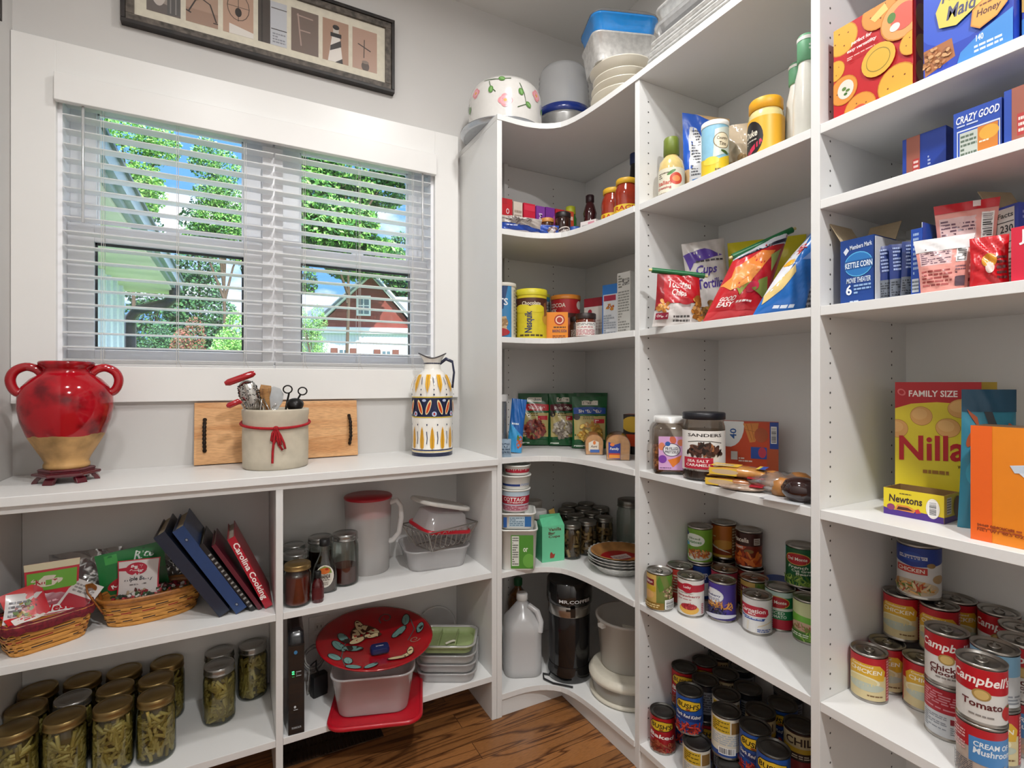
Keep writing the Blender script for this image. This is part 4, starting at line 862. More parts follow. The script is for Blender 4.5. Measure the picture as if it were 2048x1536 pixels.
x, y, r_, h_ = place('M', 202, 260, 585, 742, LM); lathe_thing('extract_bottle', 'tiny dark red vanilla bottle with black cap at the shelf front', 'bottle', x, y, LM, [('glass', [(r_*.95, 0), (r_, .003), (r_, h_*.55), (r_*.8, h_*.66), (r_*.5, h_*.74), (r_*.45, h_*.8)], mat('#4a0f12', .1, coat=.6)), ('cap', [(r_*.55, h_*.79), (r_*.58, h_*.8), (r_*.58, h_*.98), (r_*.5, h_)], '#161616'), ('paper_label', [(r_+.0004, h_*.12), (r_+.0004, h_*.5)], '#571519', dict(cap0=False, cap1=False))])
# pitcher
milky = glassy('#fbf9f7', .05, .99, .15, .6); x, y, r_, h_ = place('M', 348, 572, 205, 595, LM); y = min(y, YB-.004-r_*1.05)
t = thing('pitcher', 'tall translucent plastic pitcher with red lid and loop handle', 'pitcher', (x, y, LM+.0003), -YAW)
m = MB().lathe([(r_*.86, 0), (r_*.9, .004), (r_*.92, h_*.3), (r_*.97, h_*.7), (r_, h_*.97)], milky, 40, cap1=False); mesh_obj('body', m, t)
m = MB().lathe([(r_*.97, h_*.74), (r_*.98, h_*.96), (r_*1.02, h_*.965), (r_*1.03, h_*.985), (r_*.99, h_), (0, h_)], mat('#b51b2b', .3), 40, cap0=False); mesh_obj('lid', m, t)
m = MB().tube([(r_*.95, 0, h_*.90), (r_*1.25, 0, h_*.93), (r_*1.42, 0, h_*.86), (r_*1.45, 0, h_*.7), (r_*1.35, 0, h_*.5), (r_*1.1, 0, h_*.4), (r_*.92, 0, h_*.38)], .0095, glassy('#fbf9f7', .1, .99, .15, .85), 10); mesh_obj('handle', m, t)
# clear container under wire basket
clearp = glassy('#ffffff', .06, .99, .12, .42); redlid = mat('#b81325', .28, var=.05, coat=.2)
def tubthing(name, label, cat, x, y, z, w, d, h, rad, mt, rz=0, taper=.85, lid=None, group=None, lab=None):
    t = thing(name, label, cat, (x, y, z+.0003), rz, group); mesh_obj('body', tub_mb(MB(), w, d, h, rad, mt, taper), t)
    if lid: m = lidbox_mb(MB(), w+.01, d+.01, .012, rad+.004, lid, Matrix.Translation((0, 0, h))); mesh_obj('lid', m, t)
    return t
c1 = onz(*px('M', 800, 590), LM); cx_, cy_ = c1[0]+.03, c1[1]+.105
tubthing('food_container', 'clear plastic container under the wire basket', 'container', cx_, cy_, LM, .235, .20, .075, .045, clearp, -.1)
# wire basket: lying in/on the container
wm = mat('#a39f97', .3, .7); t = thing('wire_basket', 'scrolled dark wire basket of lids on the clear container', 'basket', (cx_+.0, cy_-.02, LM+.077), .28)
m = MB(); bw_, bd_, bh_ = .125, .085, .078
for z, k in ((0, .62), (bh_, 1.0)): m.tube([(bw_*k*a, bd_*k*b, z) for a, b in ((-1, -1), (1, -1), (1, 1), (-1, 1))], .0024, wm, 6, True)
for a, b in ((-1, -1), (1, -1), (1, 1), (-1, 1)): m.tube([(bw_*.62*a, bd_*.62*b, 0), (bw_*a, bd_*b, bh_)], .0022, wm, 6)
for s_ in (-1, 1):
    for i in range(8):
        f = -1+(i+.5)/4; c = .84
        m.tube([(bw_*(f*.85+.0)+.015*math.cos(2*PI*q/16), s_*bd_*(.68+.26*(.5+.38*math.sin(2*PI*q/16))+.02), bh_*(.5+.38*math.sin(2*PI*q/16))) for q in range(17)], .0011, wm, 5)
    for i in range(5):
        f = -1+(i+.5)/2.5
        m.tube([(s_*bw_*(.68+.26*(.5+.38*math.sin(2*PI*q/16))+.02), bd_*f*.8+.014*math.cos(2*PI*q/16), bh_*(.5+.38*math.sin(2*PI*q/16))) for q in range(17)], .0011, wm, 5)
for i in range(7): m.tube([(-bw_*.62+i*bw_*.2067, -bd_*.62, 0), (-bw_*.62+i*bw_*.2067, bd_*.62, 0)], .001, wm, 5)
mesh_obj('wires', m, t)
t = thing('food_container', 'clear container with red lid tilted inside the wire basket', 'container', (cx_-.0, cy_-.0, LM+.118), .2)
T_ = Matrix.Rotation(math.radians(6), 4, 'X') @ Matrix.Rotation(math.radians(8), 4, 'Y'); m = lidbox_mb(MB(), .215, .155, .012, .03, redlid, T_); mesh_obj('lid', m, t); m = MB().rings([rr(.2, .14, .03, .012), rr(.17, .115, .03, .062), rr(.155, .10, .028, .066)], clearp, T=T_); mesh_obj('body', m, t)
t = thing('container_lid', 'loose white oval lid lying on top of the red lidded container', 'lid', (cx_+.033, cy_+.0, LM+.2), .15); m = lidbox_mb(MB(), .21, .15, .014, .05, mat('#dedcd6', .35), Matrix.Rotation(math.radians(15), 4, 'Y')); mesh_obj('panel', m, t)
# ---- right bay, bottom shelf
x0_, y0_ = onz(*px('M', 68, 1385), LB); x1_, y1_ = onz(*px('M', 172, 1362), LB); blk = mat('#15171a', .22, var=.1, coat=.3)
hr = top_z(x0_, y0_, 1293)-LB
mo = thing('modem', 'tall black glossy modem with green lights beside the divider', 'modem', ((x0_+x1_)/2+.004, (y0_+y1_)/2, LB+.0003), math.atan2(y1_-y0_, x1_-x0_)*.4); w_ = .044
m = MB().box(-w_/2, 0, .0, w_/2, .15, hr, blk); m.box(-w_/2+.003, -.002, .004, w_/2-.003, 0, hr-.004, mat('#0f1114', .08, coat=.6)); 
AM = [('e', .45, .93, .13, .022, '#3c79a8'), ('r', .2, .70, .38, .708, '#43e07a'), ('r', .2, .675, .38, .683, '#43e07a'), ('r', .2, .65, .38, .658, '#2fa858'), ('n', .48, .645, .85, .715, '#9aa0a4', 3), ('e', .4, .3, .08, .015, '#c9ced2'), ('n', .3, .26, .6, .275, '#c9ced2', 1), ('t', 'TECHNICOLOR', .15, .05, .85, .072, '#b9bdc1')]
paint(m, AM, w_-.006, hr-.01, lambda u, v, o: (u-w_/2+.003, -.002-o, .005+v)); mesh_obj('body', m, mo, bev=0)
mesh_obj('top_cap', MB().rings([rr(w_, .15, .012, hr, cy=.075), rr(w_*.96, .14, .012, hr+.03, cy=.075), rr(w_*.5, .1, .008, hr+.038, cy=.075)], blk), mo)
mesh_obj('status_lights', MB().box(-.012, -.0028, hr*.70, -.006, -.0022, hr*.707, mat('#3dff7c', .4, var=0, emit=3)).box(-.012, -.0028, hr*.678, -.006, -.0022, hr*.684, mat('#3dff7c', .4, var=0, emit=3)), mo)
ox_, oy_ = onY(*[px('M', 237, 860)[0]], YB-.001)[0], YB; oz_ = onY(px('M', 237, 860)[0], YB, px('M', 237, 860)[1])[2]
t = thing('wall_outlet', 'white duplex outlet plate on the back panel behind the platter', 'outlet', (ox_, YB, oz_-.04)); m = MB().box(-.035, -.005, -.03, .035, -.0003, .085, mat('#e9e8e4', .4)); mesh_obj('plate', m, t, bev=.001)
for zz in (.008, .048): m = MB().box(-.016, -.0075, zz-.013, .016, -.005, zz+.013, mat('#dedcd6', .4)).box(-.008, -.0078, zz-.004, -.006, -.0074, zz+.006, holem).box(.005, -.0078, zz-.004, .007, -.0074, zz+.006, holem); mesh_obj('socket', m, t)
ax_, ay_ = onz(*px('M', 235, 1205), LB); t = thing('power_adapter', 'black power adapter brick lying behind the modem', 'adapter', (ax_+.005, ay_+.03, LB+.0003), .3)
mesh_obj('brick', MB().rings([rr(.05, .03, .006, 0), rr(.052, .032, .006, .02), rr(.05, .03, .006, .068)], mat('#1a1a1c', .5)), t)
mesh_obj('cable', MB().tube([(0, 0, .066), (-.01, .0, .09), (-.005, .01, .11), (-.02, .02, .095)], .003, mat('#1a1a1c', .5), 6), t)
m = MB()
for i in range(7): m.tube([(ax_-.006+(.026+.002*i)*math.cos(a*PI/8), ay_+.075+.005*math.sin(i*2+a), LB+.105+.006*math.sin(i)+(.032+.002*i)*math.sin(a*PI/8)) for a in range(17)], .0018, mat('#c9c7c2' if i % 2 else '#8f9092', .5), 6)
m.tube([(ax_-.02, ay_+.07, LB+.075), (ax_-.03, ay_+.04, LB+.003), (ax_+.01, ay_+.07, LB+.003), (ax_, ay_+.09, LB+.07)], .0018, mat('#c9c7c2', .5), 6)
tag(mesh_obj('cable_coil', m), 'loose coil of grey and white cables between modem and platter', 'cable')
# red lid, big clear tub, platter
lx, ly = onz(*px('M', 500, 1290), LB); bx, by = lx+.045, ly+.09
t = thing('container_lid', 'large square red lid flat on the bottom shelf under the clear tub', 'lid', (bx-.013, by-.016, LB+.0003), -.32); m = lidbox_mb(MB(), .285, .275, .012, .05, redlid); mesh_obj('panel', m, t)
tubthing('food_container', 'big clear square tub holding up the red platter', 'container', bx, by, LB+.0125, .25, .24, .125, .045, glassy('#ffffff', .06, .99, .12, .5), -.32, .84)
rp = onz(*px('M', 510, 890), LB+.19)
pt = thing('platter', 'round red ceramic platter with painted blossom and teal leaves tilted on the clear tub', 'platter', (rp[0]-.0, rp[1]+.005, LB+.150), .2); Tp = Matrix.Rotation(math.radians(6), 4, 'X')
pr = .19; rc = mat('#a5101b', .12, var=.14, scale=12, coat=.5)
prof = [(0, .006), (.05, .006), (.09, .012), (.145, .026), (.183, .036), (pr, .0365), (.188, .032), (.145, .020), (.09, .006), (.055, 0), (0, 0)]
m = MB().lathe(prof, rc, 56, T=Tp)
def Sp(u, v, o):
    x, y = u-pr, v-pr; r_ = math.hypot(x, y); q = [(0, .006), (.05, .006), (.09, .012), (.145, .026), (.183, .036), (.22, .038)]
    for (ra, za), (rb, zb) in zip(q, q[1:]):
        if r_ <= rb: break
    return tuple(Tp @ Vector((x, y, za+(zb-za)*(r_-ra)/(rb-ra)+o+.0006)))
leaf = '#6f9a94'; tk = '#45605d'
def lf(cx, cy, L, wd, rot): return [('e', cx, cy, L*1.12, wd*1.2, '#2e2420', rot), ('e', cx, cy, L, wd, leaf, rot), ('s', [(cx-L*.8*math.cos(math.radians(rot)), cy-L*.8*math.sin(math.radians(rot))), (cx+L*.8*math.cos(math.radians(rot)), cy+L*.8*math.sin(math.radians(rot)))], .004, tk)]
art = [('s', [(.12, .25), (.16, .42), (.26, .6), (.4, .72)], .008, tk), ('s', [(.9, .6), (.86, .45), (.74, .35)], .008, tk)]
LS = 1.35
for a in ((.1, .42, .045, .024, 110), (.18, .33, .045, .02, 70), (.2, .58, .06, .026, 100), (.3, .52, .06, .024, -20), (.17, .2, .045, .02, 140), (.28, .68, .05, .024, 100), (.86, .62, .05, .02, 60), (.74, .52, .06, .022, 20), (.9, .42, .05, .018, 50), (.3, .15, .05, .018, 20)): art += lf(a[0], a[1], a[2]*LS, a[3]*LS*1.2, a[4])
for a in ((.40, .70, .10, .045, 60), (.47, .76, .10, .042, 90), (.54, .70, .10, .042, 125), (.52, .62, .09, .036, 165), (.38, .61, .09, .036, 15)): art += [('e', a[0], a[1], a[2], a[3], '#4a2c20', a[4]), ('e', a[0], a[1], a[2]*.9, a[3]*.85, '#d8c69a', a[4]), ('e', a[0], a[1], a[2]*.45, a[3]*.35, '#b4463a', a[4])]
for a in ((.6, .12, .08, .034, 10), (.66, .16, .08, .03, 60), (.52, .14, .08, .03, 150)): art += [('e', a[0], a[1], a[2], a[3], '#4a2c20', a[4]), ('e', a[0], a[1], a[2]*.85, a[3]*.8, '#c9b88c', a[4])]
art += [('s', [(.72+.07*q/14*math.cos(q*.7), .75+.07*q/14*math.sin(q*.7)) for q in range(3, 15)], .008, tk), ('s', [(.78+.05*q/14*math.cos(q*.7+2), .3+.05*q/14*math.sin(q*.7+2)) for q in range(3, 15)], .008, '#8f7a68')]
g = [2*pr*i/16 for i in range(1, 16)]; paint(m, art, 2*pr, 2*pr, Sp, g, g, rough=.15); mesh_obj('body', m, pt)
t = thing('label_maker', 'small dark blue plastic gadget lying in the red platter', 'gadget', (rp[0]+.0, rp[1]-.055, LB+.149), -.1)
m = MB().rings([rr(.06, .036, .01, .004), rr(.062, .038, .011, .012), rr(.056, .032, .01, .020)], mat('#16224f', .3), T=Matrix.Rotation(math.radians(8), 4, 'X')); paint(m, [('t', 'DYMO', .1, .3, .9, .7, '#d9dde4')], .03, .01, lambda u, v, o: tuple(Matrix.Rotation(math.radians(8), 4, 'X') @ Vector((u-.015, v-.004, .0203+o)))); mesh_obj('body', m, t)
# stack of clear containers with green divided tray
c2 = onz(*px('M', 880, 1130), LB); sx_, sy_ = c2[0]+.02, c2[1]+.085
z = LB
for i, (w_, d_, h_) in enumerate(((.205, .165, .034), (.205, .165, .03), (.205, .165, .03))):
    tubthing('food_container', ['clear shallow container at the bottom of the stack under the green tray', 'clear shallow container in the middle of the stack under the green tray', 'clear container directly under the green tray'][i], 'container', sx_, sy_, z+.0004, w_, d_, h_, .04, clearp, -.5, .93, group='stacked clear containers'); z += h_+.0012
t = thing('divided_tray', 'pale green three section tray on top of the clear container stack', 'tray', (sx_, sy_, z+.0004), -.5); gm_ = mat('#9fb07a', .4); m = tub_mb(MB(), .185, .145, .024, .03, gm_, .94); mesh_obj('body', m, t)
m = MB()
for q in (-.03, .03): m.box(q-.0015, -.066, .004, q+.0015, .066, .022, gm_)
mesh_obj('divider', m, t); m = MB().rings([rr(.2, .16, .035, .024), rr(.207, .167, .037, .026), rr(.207, .167, .037, .03), rr(.19, .15, .03, .03), rr(.188, .148, .03, .024)], glassy('#ffffff', .2, .95, .1, .5), cap0=False, cap1=False); mesh_obj('clear_rim', m, t)
t = thing('container_lid', 'clear round lid with a floral edge leaning behind the green tray', 'lid', (sx_+.05, sy_+.087, LB+.004), -.25)
m = MB().lathe([(.07, 0), (.075, .002), (.075, .008), (.068, .008), (.066, .004), (0, .004)], clearp, 32, T=Matrix.Translation((0, 0, .078)) @ Matrix.Rotation(math.radians(80), 4, 'X')); mesh_obj('panel', m, t)
m = MB().tube([(-.02, .0, .002), (-.005, .0, .005), (.01, .004, .004), (.022, .0, .002)], .004, mat('#d8d4c4', .5), 8); o = tag(mesh_obj('plastic_scrap', m, loc=(sx_+.0, sy_-.02, z+.006)), 'small white curved plastic piece lying in the green tray', 'plastic piece')
# ================================================================== low unit, left bay, middle shelf: baskets, binders, books
weave = wood('#dd9c48', '#b97834', (2, 2, 30), .5, wscale=.8); splint_d = mat('#4a3526', .6); splint_r = mat('#9c3023', .6)
def basket(name, label, x, y, z, w, d, h, rz, sq=2.4, flare=.82, n=56, rows=6, handle=None):
    t = thing(name, label, 'basket', (x, y, z+.0003), rz)
    def ring(zf, k, out=0):
        s_ = (flare+(1-flare)*zf); o = []
        for i in range(n):
            a = 2*PI*i/n; c, s2 = math.cos(a), math.sin(a)
            X = abs(c)**(2/sq)*math.copysign(1, c); Y_ = abs(s2)**(2/sq)*math.copysign(1, s2)
            bump = out*(1 if (i//2+k) % 2 else -1)
            o.append((X*(w/2*s_+bump), Y_*(d/2*s_+bump), h*zf))
        return o
    m = MB(); rs = []
    m.rings([ring(0, 0), [(p[0]*.93, p[1]*.93, .003) for p in ring(0, 0)]], weave, True, True, True)
    for k in range(rows):
        z0, z1 = .02+k/rows*.84, .02+(k+.9)/rows*.84; r0, r1 = ring(z0, k, .0011), ring(z1, k, .0011); N = len(r0); v = r0+[((a[0]+b[0])/2*1.012, (a[1]+b[1])/2*1.012, (a[2]+b[2])/2) for a, b in zip(r0, r1)]+r1
        for b_ in range(2):
            fs = [(b_*N+i, b_*N+(i+1) % N, (b_+1)*N+(i+1) % N, (b_+1)*N+i) for i in range(N)]; m.add(v, fs, weave, False)
        if k in (1, 3, 4):   # dyed splints woven over the walls
            dm = splint_r if k == 3 else splint_d; N2 = N; vv = [(p[0]*1.014, p[1]*1.014, p[2]) for p in ring((z0*.7+z1*.3), k, .0011)]+[(p[0]*1.014, p[1]*1.014, p[2]) for p in ring((z0*.35+z1*.65), k, .0011)]
            fs = [(i, (i+1) % N, N+(i+1) % N, N+i) for i in range(N) if (i//2+k) % 2]; m.add(vv, fs, dm, False)
    m.rings([[(p[0]*.965, p[1]*.965, p[2]) for p in ring(0.02, 0)], [(p[0]*.975, p[1]*.975, p[2]) for p in ring(.98, 0)]], mat('#8a5a2a', .6), True, True, False)
    mesh_obj('woven_body', m, t)
    m = MB(); a, b = ring(.86, 0), ring(1.03, 0); sc = lambda R_, k: [(p[0]*k, p[1]*k, p[2]) for p in R_]
    m.rings([sc(a, 1.01), sc(a, 1.035), sc(b, 1.03), sc(b, .985), sc(a, .965)], wood('#c17f36', '#a5682a', (3, 3, 3), .4, wscale=.5), True, True, False); mesh_obj('rim', m, t)
    if handle: m = MB(); P = [Vector(p) for p in handle]; m.tube(P, .007, wood('#b06a28', '#93551f', (3, 3, 3), .4, wscale=.5), 8, flat=.35); mesh_obj('handle', m, t)
    return t
def heap(name, label, cat, x, y, z, w, d, cols, n, seed, rz=0, size=.006, parent=None, hgt=.012, kind='stuff'):
    rn = random.Random(seed); m = MB()
    for i in range(n):
        a = rn.uniform(0, 2*PI); q = math.sqrt(rn.random()); X, Y_ = w/2*q*math.cos(a), d/2*q*math.sin(a); s_ = size*rn.uniform(.6, 1.4)
        T_ = Matrix.Translation((X, Y_, rn.uniform(0, hgt)*(1.3-q))) @ Matrix.Rotation(rn.uniform(0, 6), 4, Vector((rn.random(), rn.random(), rn.random()+.01)).normalized())
        m.lathe([(0, -s_), (s_, -s_*.3), (s_*.8, s_*.5), (0, s_*.6)], mat(rn.choice(cols), .5, var=0), 5, smooth=False, T=T_)
    return tag(mesh_obj(name, m, loc=(x, y, z), rz=rz), label, cat, kind=kind)
def packet(name, label, x, y, z, w, h, col, front, rz, lean, roll=0, d=.008, seed=1, group=None, cat='packet', rough=.3):
    return bag(name, label, cat, x, y, z, w, h, d, col, front, rz=rz, lean=lean, roll=roll, kind='pillow', wr=.0015, seed=seed, n=8, group=group, rough=rough)
b2 = onz(*px('L', 690, 850), LM); b2x, b2y = b2[0]+.015, b2[1]+.075
basket('woven_basket', 'oval honey brown splint basket of candy and drink mix beside the binders', b2x, b2y, LM, .255, .135, .078, .2, 2.2, .82, handle=[(-.118, -.03, .05), (-.135, -.035, .085), (-.148, -.03, .11), (-.150, -.015, .122), (-.138, .0, .118), (-.125, .01, .10), (-.115, .02, .06)])
heap('wrapped_candies', 'red, white and green wrapped candies filling the oval basket', 'candy', b2x, b2y, LM+.062, .2, .095, ['#8b1f2c', '#c9c0bb', '#3f5a3c', '#5d2a2c', '#b5434a', '#2e3b30'], 260, 2, .2, hgt=.02)
BCa = [('r', 0, 0, 1, 1, '#d9d2cf'), ('s', [(.0, .0), (0, 1), (1, 1), (1, 0)], .07, '#c22b40'), ('e', .45, .78, .26, .15, '#b5203a'), ('p', [(.02, .82), (.3, .84), (.3, .74), (.02, .76)], '#b5203a'), ('t', 'Betty', .32, .8, .6, .88, '#f0e9e6', .2), ('t', 'Crocker', .28, .69, .62, .78, '#f0e9e6', .2), ('t', 'Triple Berry', .14, .47, .86, .60, '#38393f', .1), ('n', .3, .38, .7, .44, '#77706e', 1), ('f', .5, .16, .34, .14, ['#b39a7d', '#8c2a35', '#d0c3b0', '#5d3a35'], 30, 4, .2)]
packet('muffin_mix_packet', 'white and red triple berry mix packet standing in the oval basket', b2x-.035, b2y-.012, LM+.05, .103, .115, '#c52a3e', BCa, -.1, 8, seed=3)
KN = [('p', [(0, 1), (1, 1), (1, .4), (.5, .55), (0, .25)], '#1f7a3c'), ('t', 'Rice', .55, .72, .85, .92, '#e8efe8', .3), ('e', .3, .3, .2, .12, '#b01f2e', 20), ('t', 'Knorr', .16, .25, .44, .36, '#f2efe8', 0, 20), ('r', .12, .75, .3, .95, '#3fa34d')]
packet('rice_packet', 'green rice side packet behind the triple berry packet', b2x-.045, b2y+.028, LM+.055, .165, .128, '#176332', KN, .12, 4, roll=-6, seed=5)
b1 = onz(*px('L', 160, 985), LM); b1x, b1y = -.430, b1[1]+.068; RB = .5
basket('woven_basket', 'square cornered splint basket of seasoning packets at the left frame edge', b1x, b1y, LM, .185, .135, .078, RB, 4.5, .80)
lin_ = mat('#7d1526', .8, var=.3, scale=140); m = MB(); N = 48
def lr(k, z, s_=4.5):
    o = []
    for i in range(N):
        a = 2*PI*i/N; c, s2 = math.cos(a), math.sin(a); o.append((abs(c)**(2/s_)*math.copysign(.0925*k, c), abs(s2)**(2/s_)*math.copysign(.0675*k, s2), z+.003*math.sin(i*1.9)))
    return o
m.rings([lr(.9, .05), lr(.95, .075), lr(1.02, .086), lr(1.045, .072), lr(1.03, .06)], lin_, True, False, False); tag(mesh_obj('basket_liner', m, loc=(b1x, b1y, LM), rz=RB), 'dark red patterned cloth liner turned over the left basket rim', 'cloth liner')
PK = [('#c92b3c', [('r', 0, .85, 1, 1, '#d8cfae'), ('r', .04, .4, .96, .8, '#6cab3d'), ('e', .4, .6, .3, .12, '#d9d2c0'), ('t', 'Knorr', .2, .54, .6, .66, '#a51c2c')], 'green and cream topped seasoning packet at the back of the left basket', (.03, .05, .072), .13, .12, -.02, 4, 0),
      ('#b0243f', [('r', .05, .1, .95, .9, '#8e1d35'), ('n', .2, .3, .8, .7, '#d99aa6', 4)], 'dark pink packet in the middle of the left basket', (.015, .02, .035), .12, .085, .1, 20, -4),
      ('#d7d1cd', [('r', .1, .1, .9, .55, '#a3202f'), ('n', .15, .62, .85, .9, '#8f8a88', 3)], 'white edged packet leaning right in the left basket', (.062, -.005, .04), .085, .085, -.2, 28, 28),
      ('#c42330', [('p', [(0, 0), (.6, 0), (.8, 1), (0, 1)], '#d43a3a'), ('f', .4, .5, .25, .3, ['#a8891f', '#5d7a2e', '#8c2c20'], 24, 4, .25)], 'red packet with salad picture at the left of the left basket', (-.045, .0, .04), .095, .105, .2, 30, -12),
      ('#e2dedb', [('t', 'Nestle', .1, .35, .9, .65, '#b3182a', .1), ('s', [(.1, .25), (.9, .28)], .02, '#b3182a')], 'white cocoa packet with red lettering at the front of the left basket', (.03, -.03, .052), .12, .08, .1, 62, 6),
      ('#dddad8', [('n', .1, .2, .9, .8, '#77757a', 5)], 'pale packet at the left frame edge in the left basket', (-.085, .01, .045), .08, .085, .3, 25, 10),
      ('#cf2a2a', [('r', .1, .3, .9, .6, '#e8e1da'), ('n', .2, .36, .8, .54, '#c02030', 2)], 'red and white packet lying at the left front of the left basket', (-.05, -.03, .055), .1, .07, .5, 66, 0)]
for i, (c, a, l, (dx, dy, dz), w_, h_, rz, le, ro) in enumerate(PK):
    c_, s_ = math.cos(RB), math.sin(RB); dx *= .62; dy *= .75; w_ *= .88; packet('seasoning_packet', l, b1x+dx*c_-dy*s_, b1y+dx*s_+dy*c_, LM+dz, w_, h_, c, a, rz+.15, le, ro, seed=i+7, group='packets in the left basket')
film = glassy('#ffffff', .30, .97, .12, .14)
bag('plastic_bag', 'crumpled clear plastic bag behind the left basket', 'plastic bag', b1x+.05, YB-.07, LM, .17, .185, .06, '#ffffff', rz=0, clear=film, wr=.02, seed=5, n=16, kind='pillow')
bag('plastic_bag', 'crumpled clear plastic bag lying behind the oval basket', 'plastic bag', b1x+.24, YB-.05, LM, .13, .12, .045, '#ffffff', rz=0, clear=film, wr=.02, seed=15, n=16, kind='pillow')
# binders and books leaning to the left against each other
def book(name, label, foot, top, z, th, dpt, col, cover=None, spine=(), kind='book', group=None, pages='#b9ab90', Lz=None):
    """foot/top: pixel positions (photo frame) of the spine's lower and upper ends at the spine plane's depth y"""
    y = foot[2]; fx = onY(foot[0], y, foot[1]); tx = onY(top[0], y, top[1]); L = math.hypot(tx[0]-fx[0], tx[2]-fx[2]); an = math.atan2(tx[0]-fx[0], tx[2]-fx[2])
    t = thing(name, label, 'binder' if 'binder' in name else 'book', (fx[0], y, z), 0, group); T_ = Matrix.Rotation(an, 4, 'Y'); low = min((T_ @ Vector((x, 0, 0))).z for x in (-th, th))
    T_ = Matrix.Translation((0, 0, -min(0, (T_ @ Vector((-th/2, 0, 0))).z, (T_ @ Vector((th/2, 0, 0))).z)+.0005)) @ T_
    cm = mat(cover or col, .35, var=.08, scale=30, coat=.15); pg = mat(pages, .8, var=.15, scale=200); c = .0025
    m = MB().box(-th/2, 0, 0, -th/2+c, dpt, L, cm, T_).box(th/2-c, 0, 0, th/2, dpt, L, cm, T_); mesh_obj('cover', m, t)
    m = MB().box(-th/2, -.0015, 0, th/2, .001, L, mat(col, .35, coat=.15), T_); paint(m, spine, th, L, lambda u, v, o: tuple(T_ @ Vector((u-th/2, -.0015-o, v)))); mesh_obj('spine', m, t)
    mesh_obj('pages', MB().box(-th/2+c, .002, .005, th/2-c, dpt-.004, L-.006, pg, T_), t); return t
bz = LM+.0003; yb_ = YF+.075
bg = 'binders and cookbooks leaning left by the divider'
book('ring_binder', 'dark navy ring binder leaning at the left of the group', (449, 1216, yb_-.02), (318, 1058, yb_-.02), bz, .030, .22, '#1d2638', group=bg)
book('ring_binder', 'bright blue ring binder with two rivets leaning on the navy one', (483, 1208, yb_-.02), (356, 1044, yb_-.02), bz, .031, .22, '#23406f', spine=[('e', .5, .87, .13, .018, '#0e1626'), ('e', .5, .87, .08, .011, '#8b94a2'), ('e', .5, .08, .13, .018, '#0e1626'), ('e', .5, .08, .08, .011, '#8b94a2')], group=bg)
book('cookbook', 'black spiral bound cookbook with tan pages between binder and maroon book', (507, 1200, yb_-.02), (402, 1068, yb_-.02), bz, .012, .2, '#1a1a1d', spine=[('r', .25, .05+i*.06, .9, .072+i*.06, '#8d8d8b') for i in range(14)], group=bg)
book('cookbook', 'thin maroon cookbook left of the red one', (521, 1196, yb_-.02), (427, 1068, yb_-.02), bz, .011, .18, '#5a1426', group=bg)
book('cookbook', 'red cookbook with white spine lettering nearest the divider', (538, 1188, yb_-.02), (462, 1050, yb_-.02), bz, .021, .19, '#a8142a', spine=[('t', 'Carolina Cooking', .0, .12, 1.0, .92, '#eee6e2', 0, -90)], group=bg, pages='#c9c0ae')
# ================================================================== corner unit
sil = mat('#c4c2bd', .25, 1, var=.1, scale=40)
# ---- bottom shelf
x, y, r_, h_ = place('B', 95, 357, 300, 905, T5); y = min(y, YB-r_-.003); x = max(x, XL+r_+.003); mj = thing('milk_jug', 'empty translucent white gallon jug with grip handle and white cap', 'jug', (x, y, T5+.0003), face_cam(x, y)+.1)
jm = glassy('#ffffff', .06, .98, .25, .75)
m = MB(); q = [(0, .93), (.01, 1), (.12, 1.0), (.13, .985), (.5, .99), (.58, 1.0), (.66, .93), (.74, .76), (.82, .5), (.88, .3), (.90, .27), (.93, .27)]
m.rings([rr(2*r_*k, 2*r_*k, r_*k*(.55 if z < .7 else .95), h_*z) for z, k in q], jm, True, True, False); mesh_obj('body', m, mj)
mesh_obj('handle', MB().tube([(r_*.32, -r_*.3, h_*.86), (r_*.75, -r_*.55, h_*.80), (r_*.92, -r_*.7, h_*.68), (r_*.86, -r_*.8, h_*.56)], .011, jm, 10), mj)
mesh_obj('cap', MB().lathe([(.021, h_*.91), (.0225, h_*.915), (.022, h_*.985), (.019, h_)], mat('#e3e3e0', .4), 28), mj)
x, y = onz(*px('B', 300, 800), T5); x, y = x+.02, YB-.052; gb = lathe_thing('oil_bottle', 'clear bottle of amber oil with green cap behind the jug', 'bottle', x, y, T5, [('body', [(.042, 0), (.045, .005), (.045, .18), (.035, .22), (.015, .245), (.014, .26)], mat('#7a4d22', .2, var=.1, alpha=.85, coat=.4)), ('cap', [(.017, .255), (.018, .26), (.018, .282), (.015, .285)], '#145a2e')])
x, y, r_, h_ = place('B', 405, 712, 190, 948, T5); h_ = min(h_, .405); y = min(y, YB-r_-.01); tm = thing('iced_tea_maker', 'tall black iced tea maker with steel band under the lid', 'drink maker', (x, y, T5+.0003), face_cam(x, y)+.12)
bk = mat('#0b0b0c', .12, var=.1, coat=.5); m = MB().lathe([(r_*.98, 0), (r_*1.02, .004), (r_*1.02, .03), (r_*.96, .05), (r_*.95, .055)], bk, 48); mesh_obj('base', m, tm)
m = MB().lathe([(r_*.93, .055), (r_*.94, h_*.68), (r_*.93, h_*.685)], mat('#101012', .1, var=.2, coat=.25), 48); m.tube([(-r_*.5+.9*r_*q/10, -r_*.97-.0*q, .07+.004*math.sin(q)) for q in range(11)], .0, bk, 4); mesh_obj('carafe', m, tm)
m = MB().lathe([(r_*.955, h_*.66), (r_*.965, h_*.665), (r_*.965, h_*.765), (r_*.95, h_*.77)], mat('#b9b7b2', .22, 1, var=.1, scale=8), 48); mesh_obj('steel_band', m, tm)
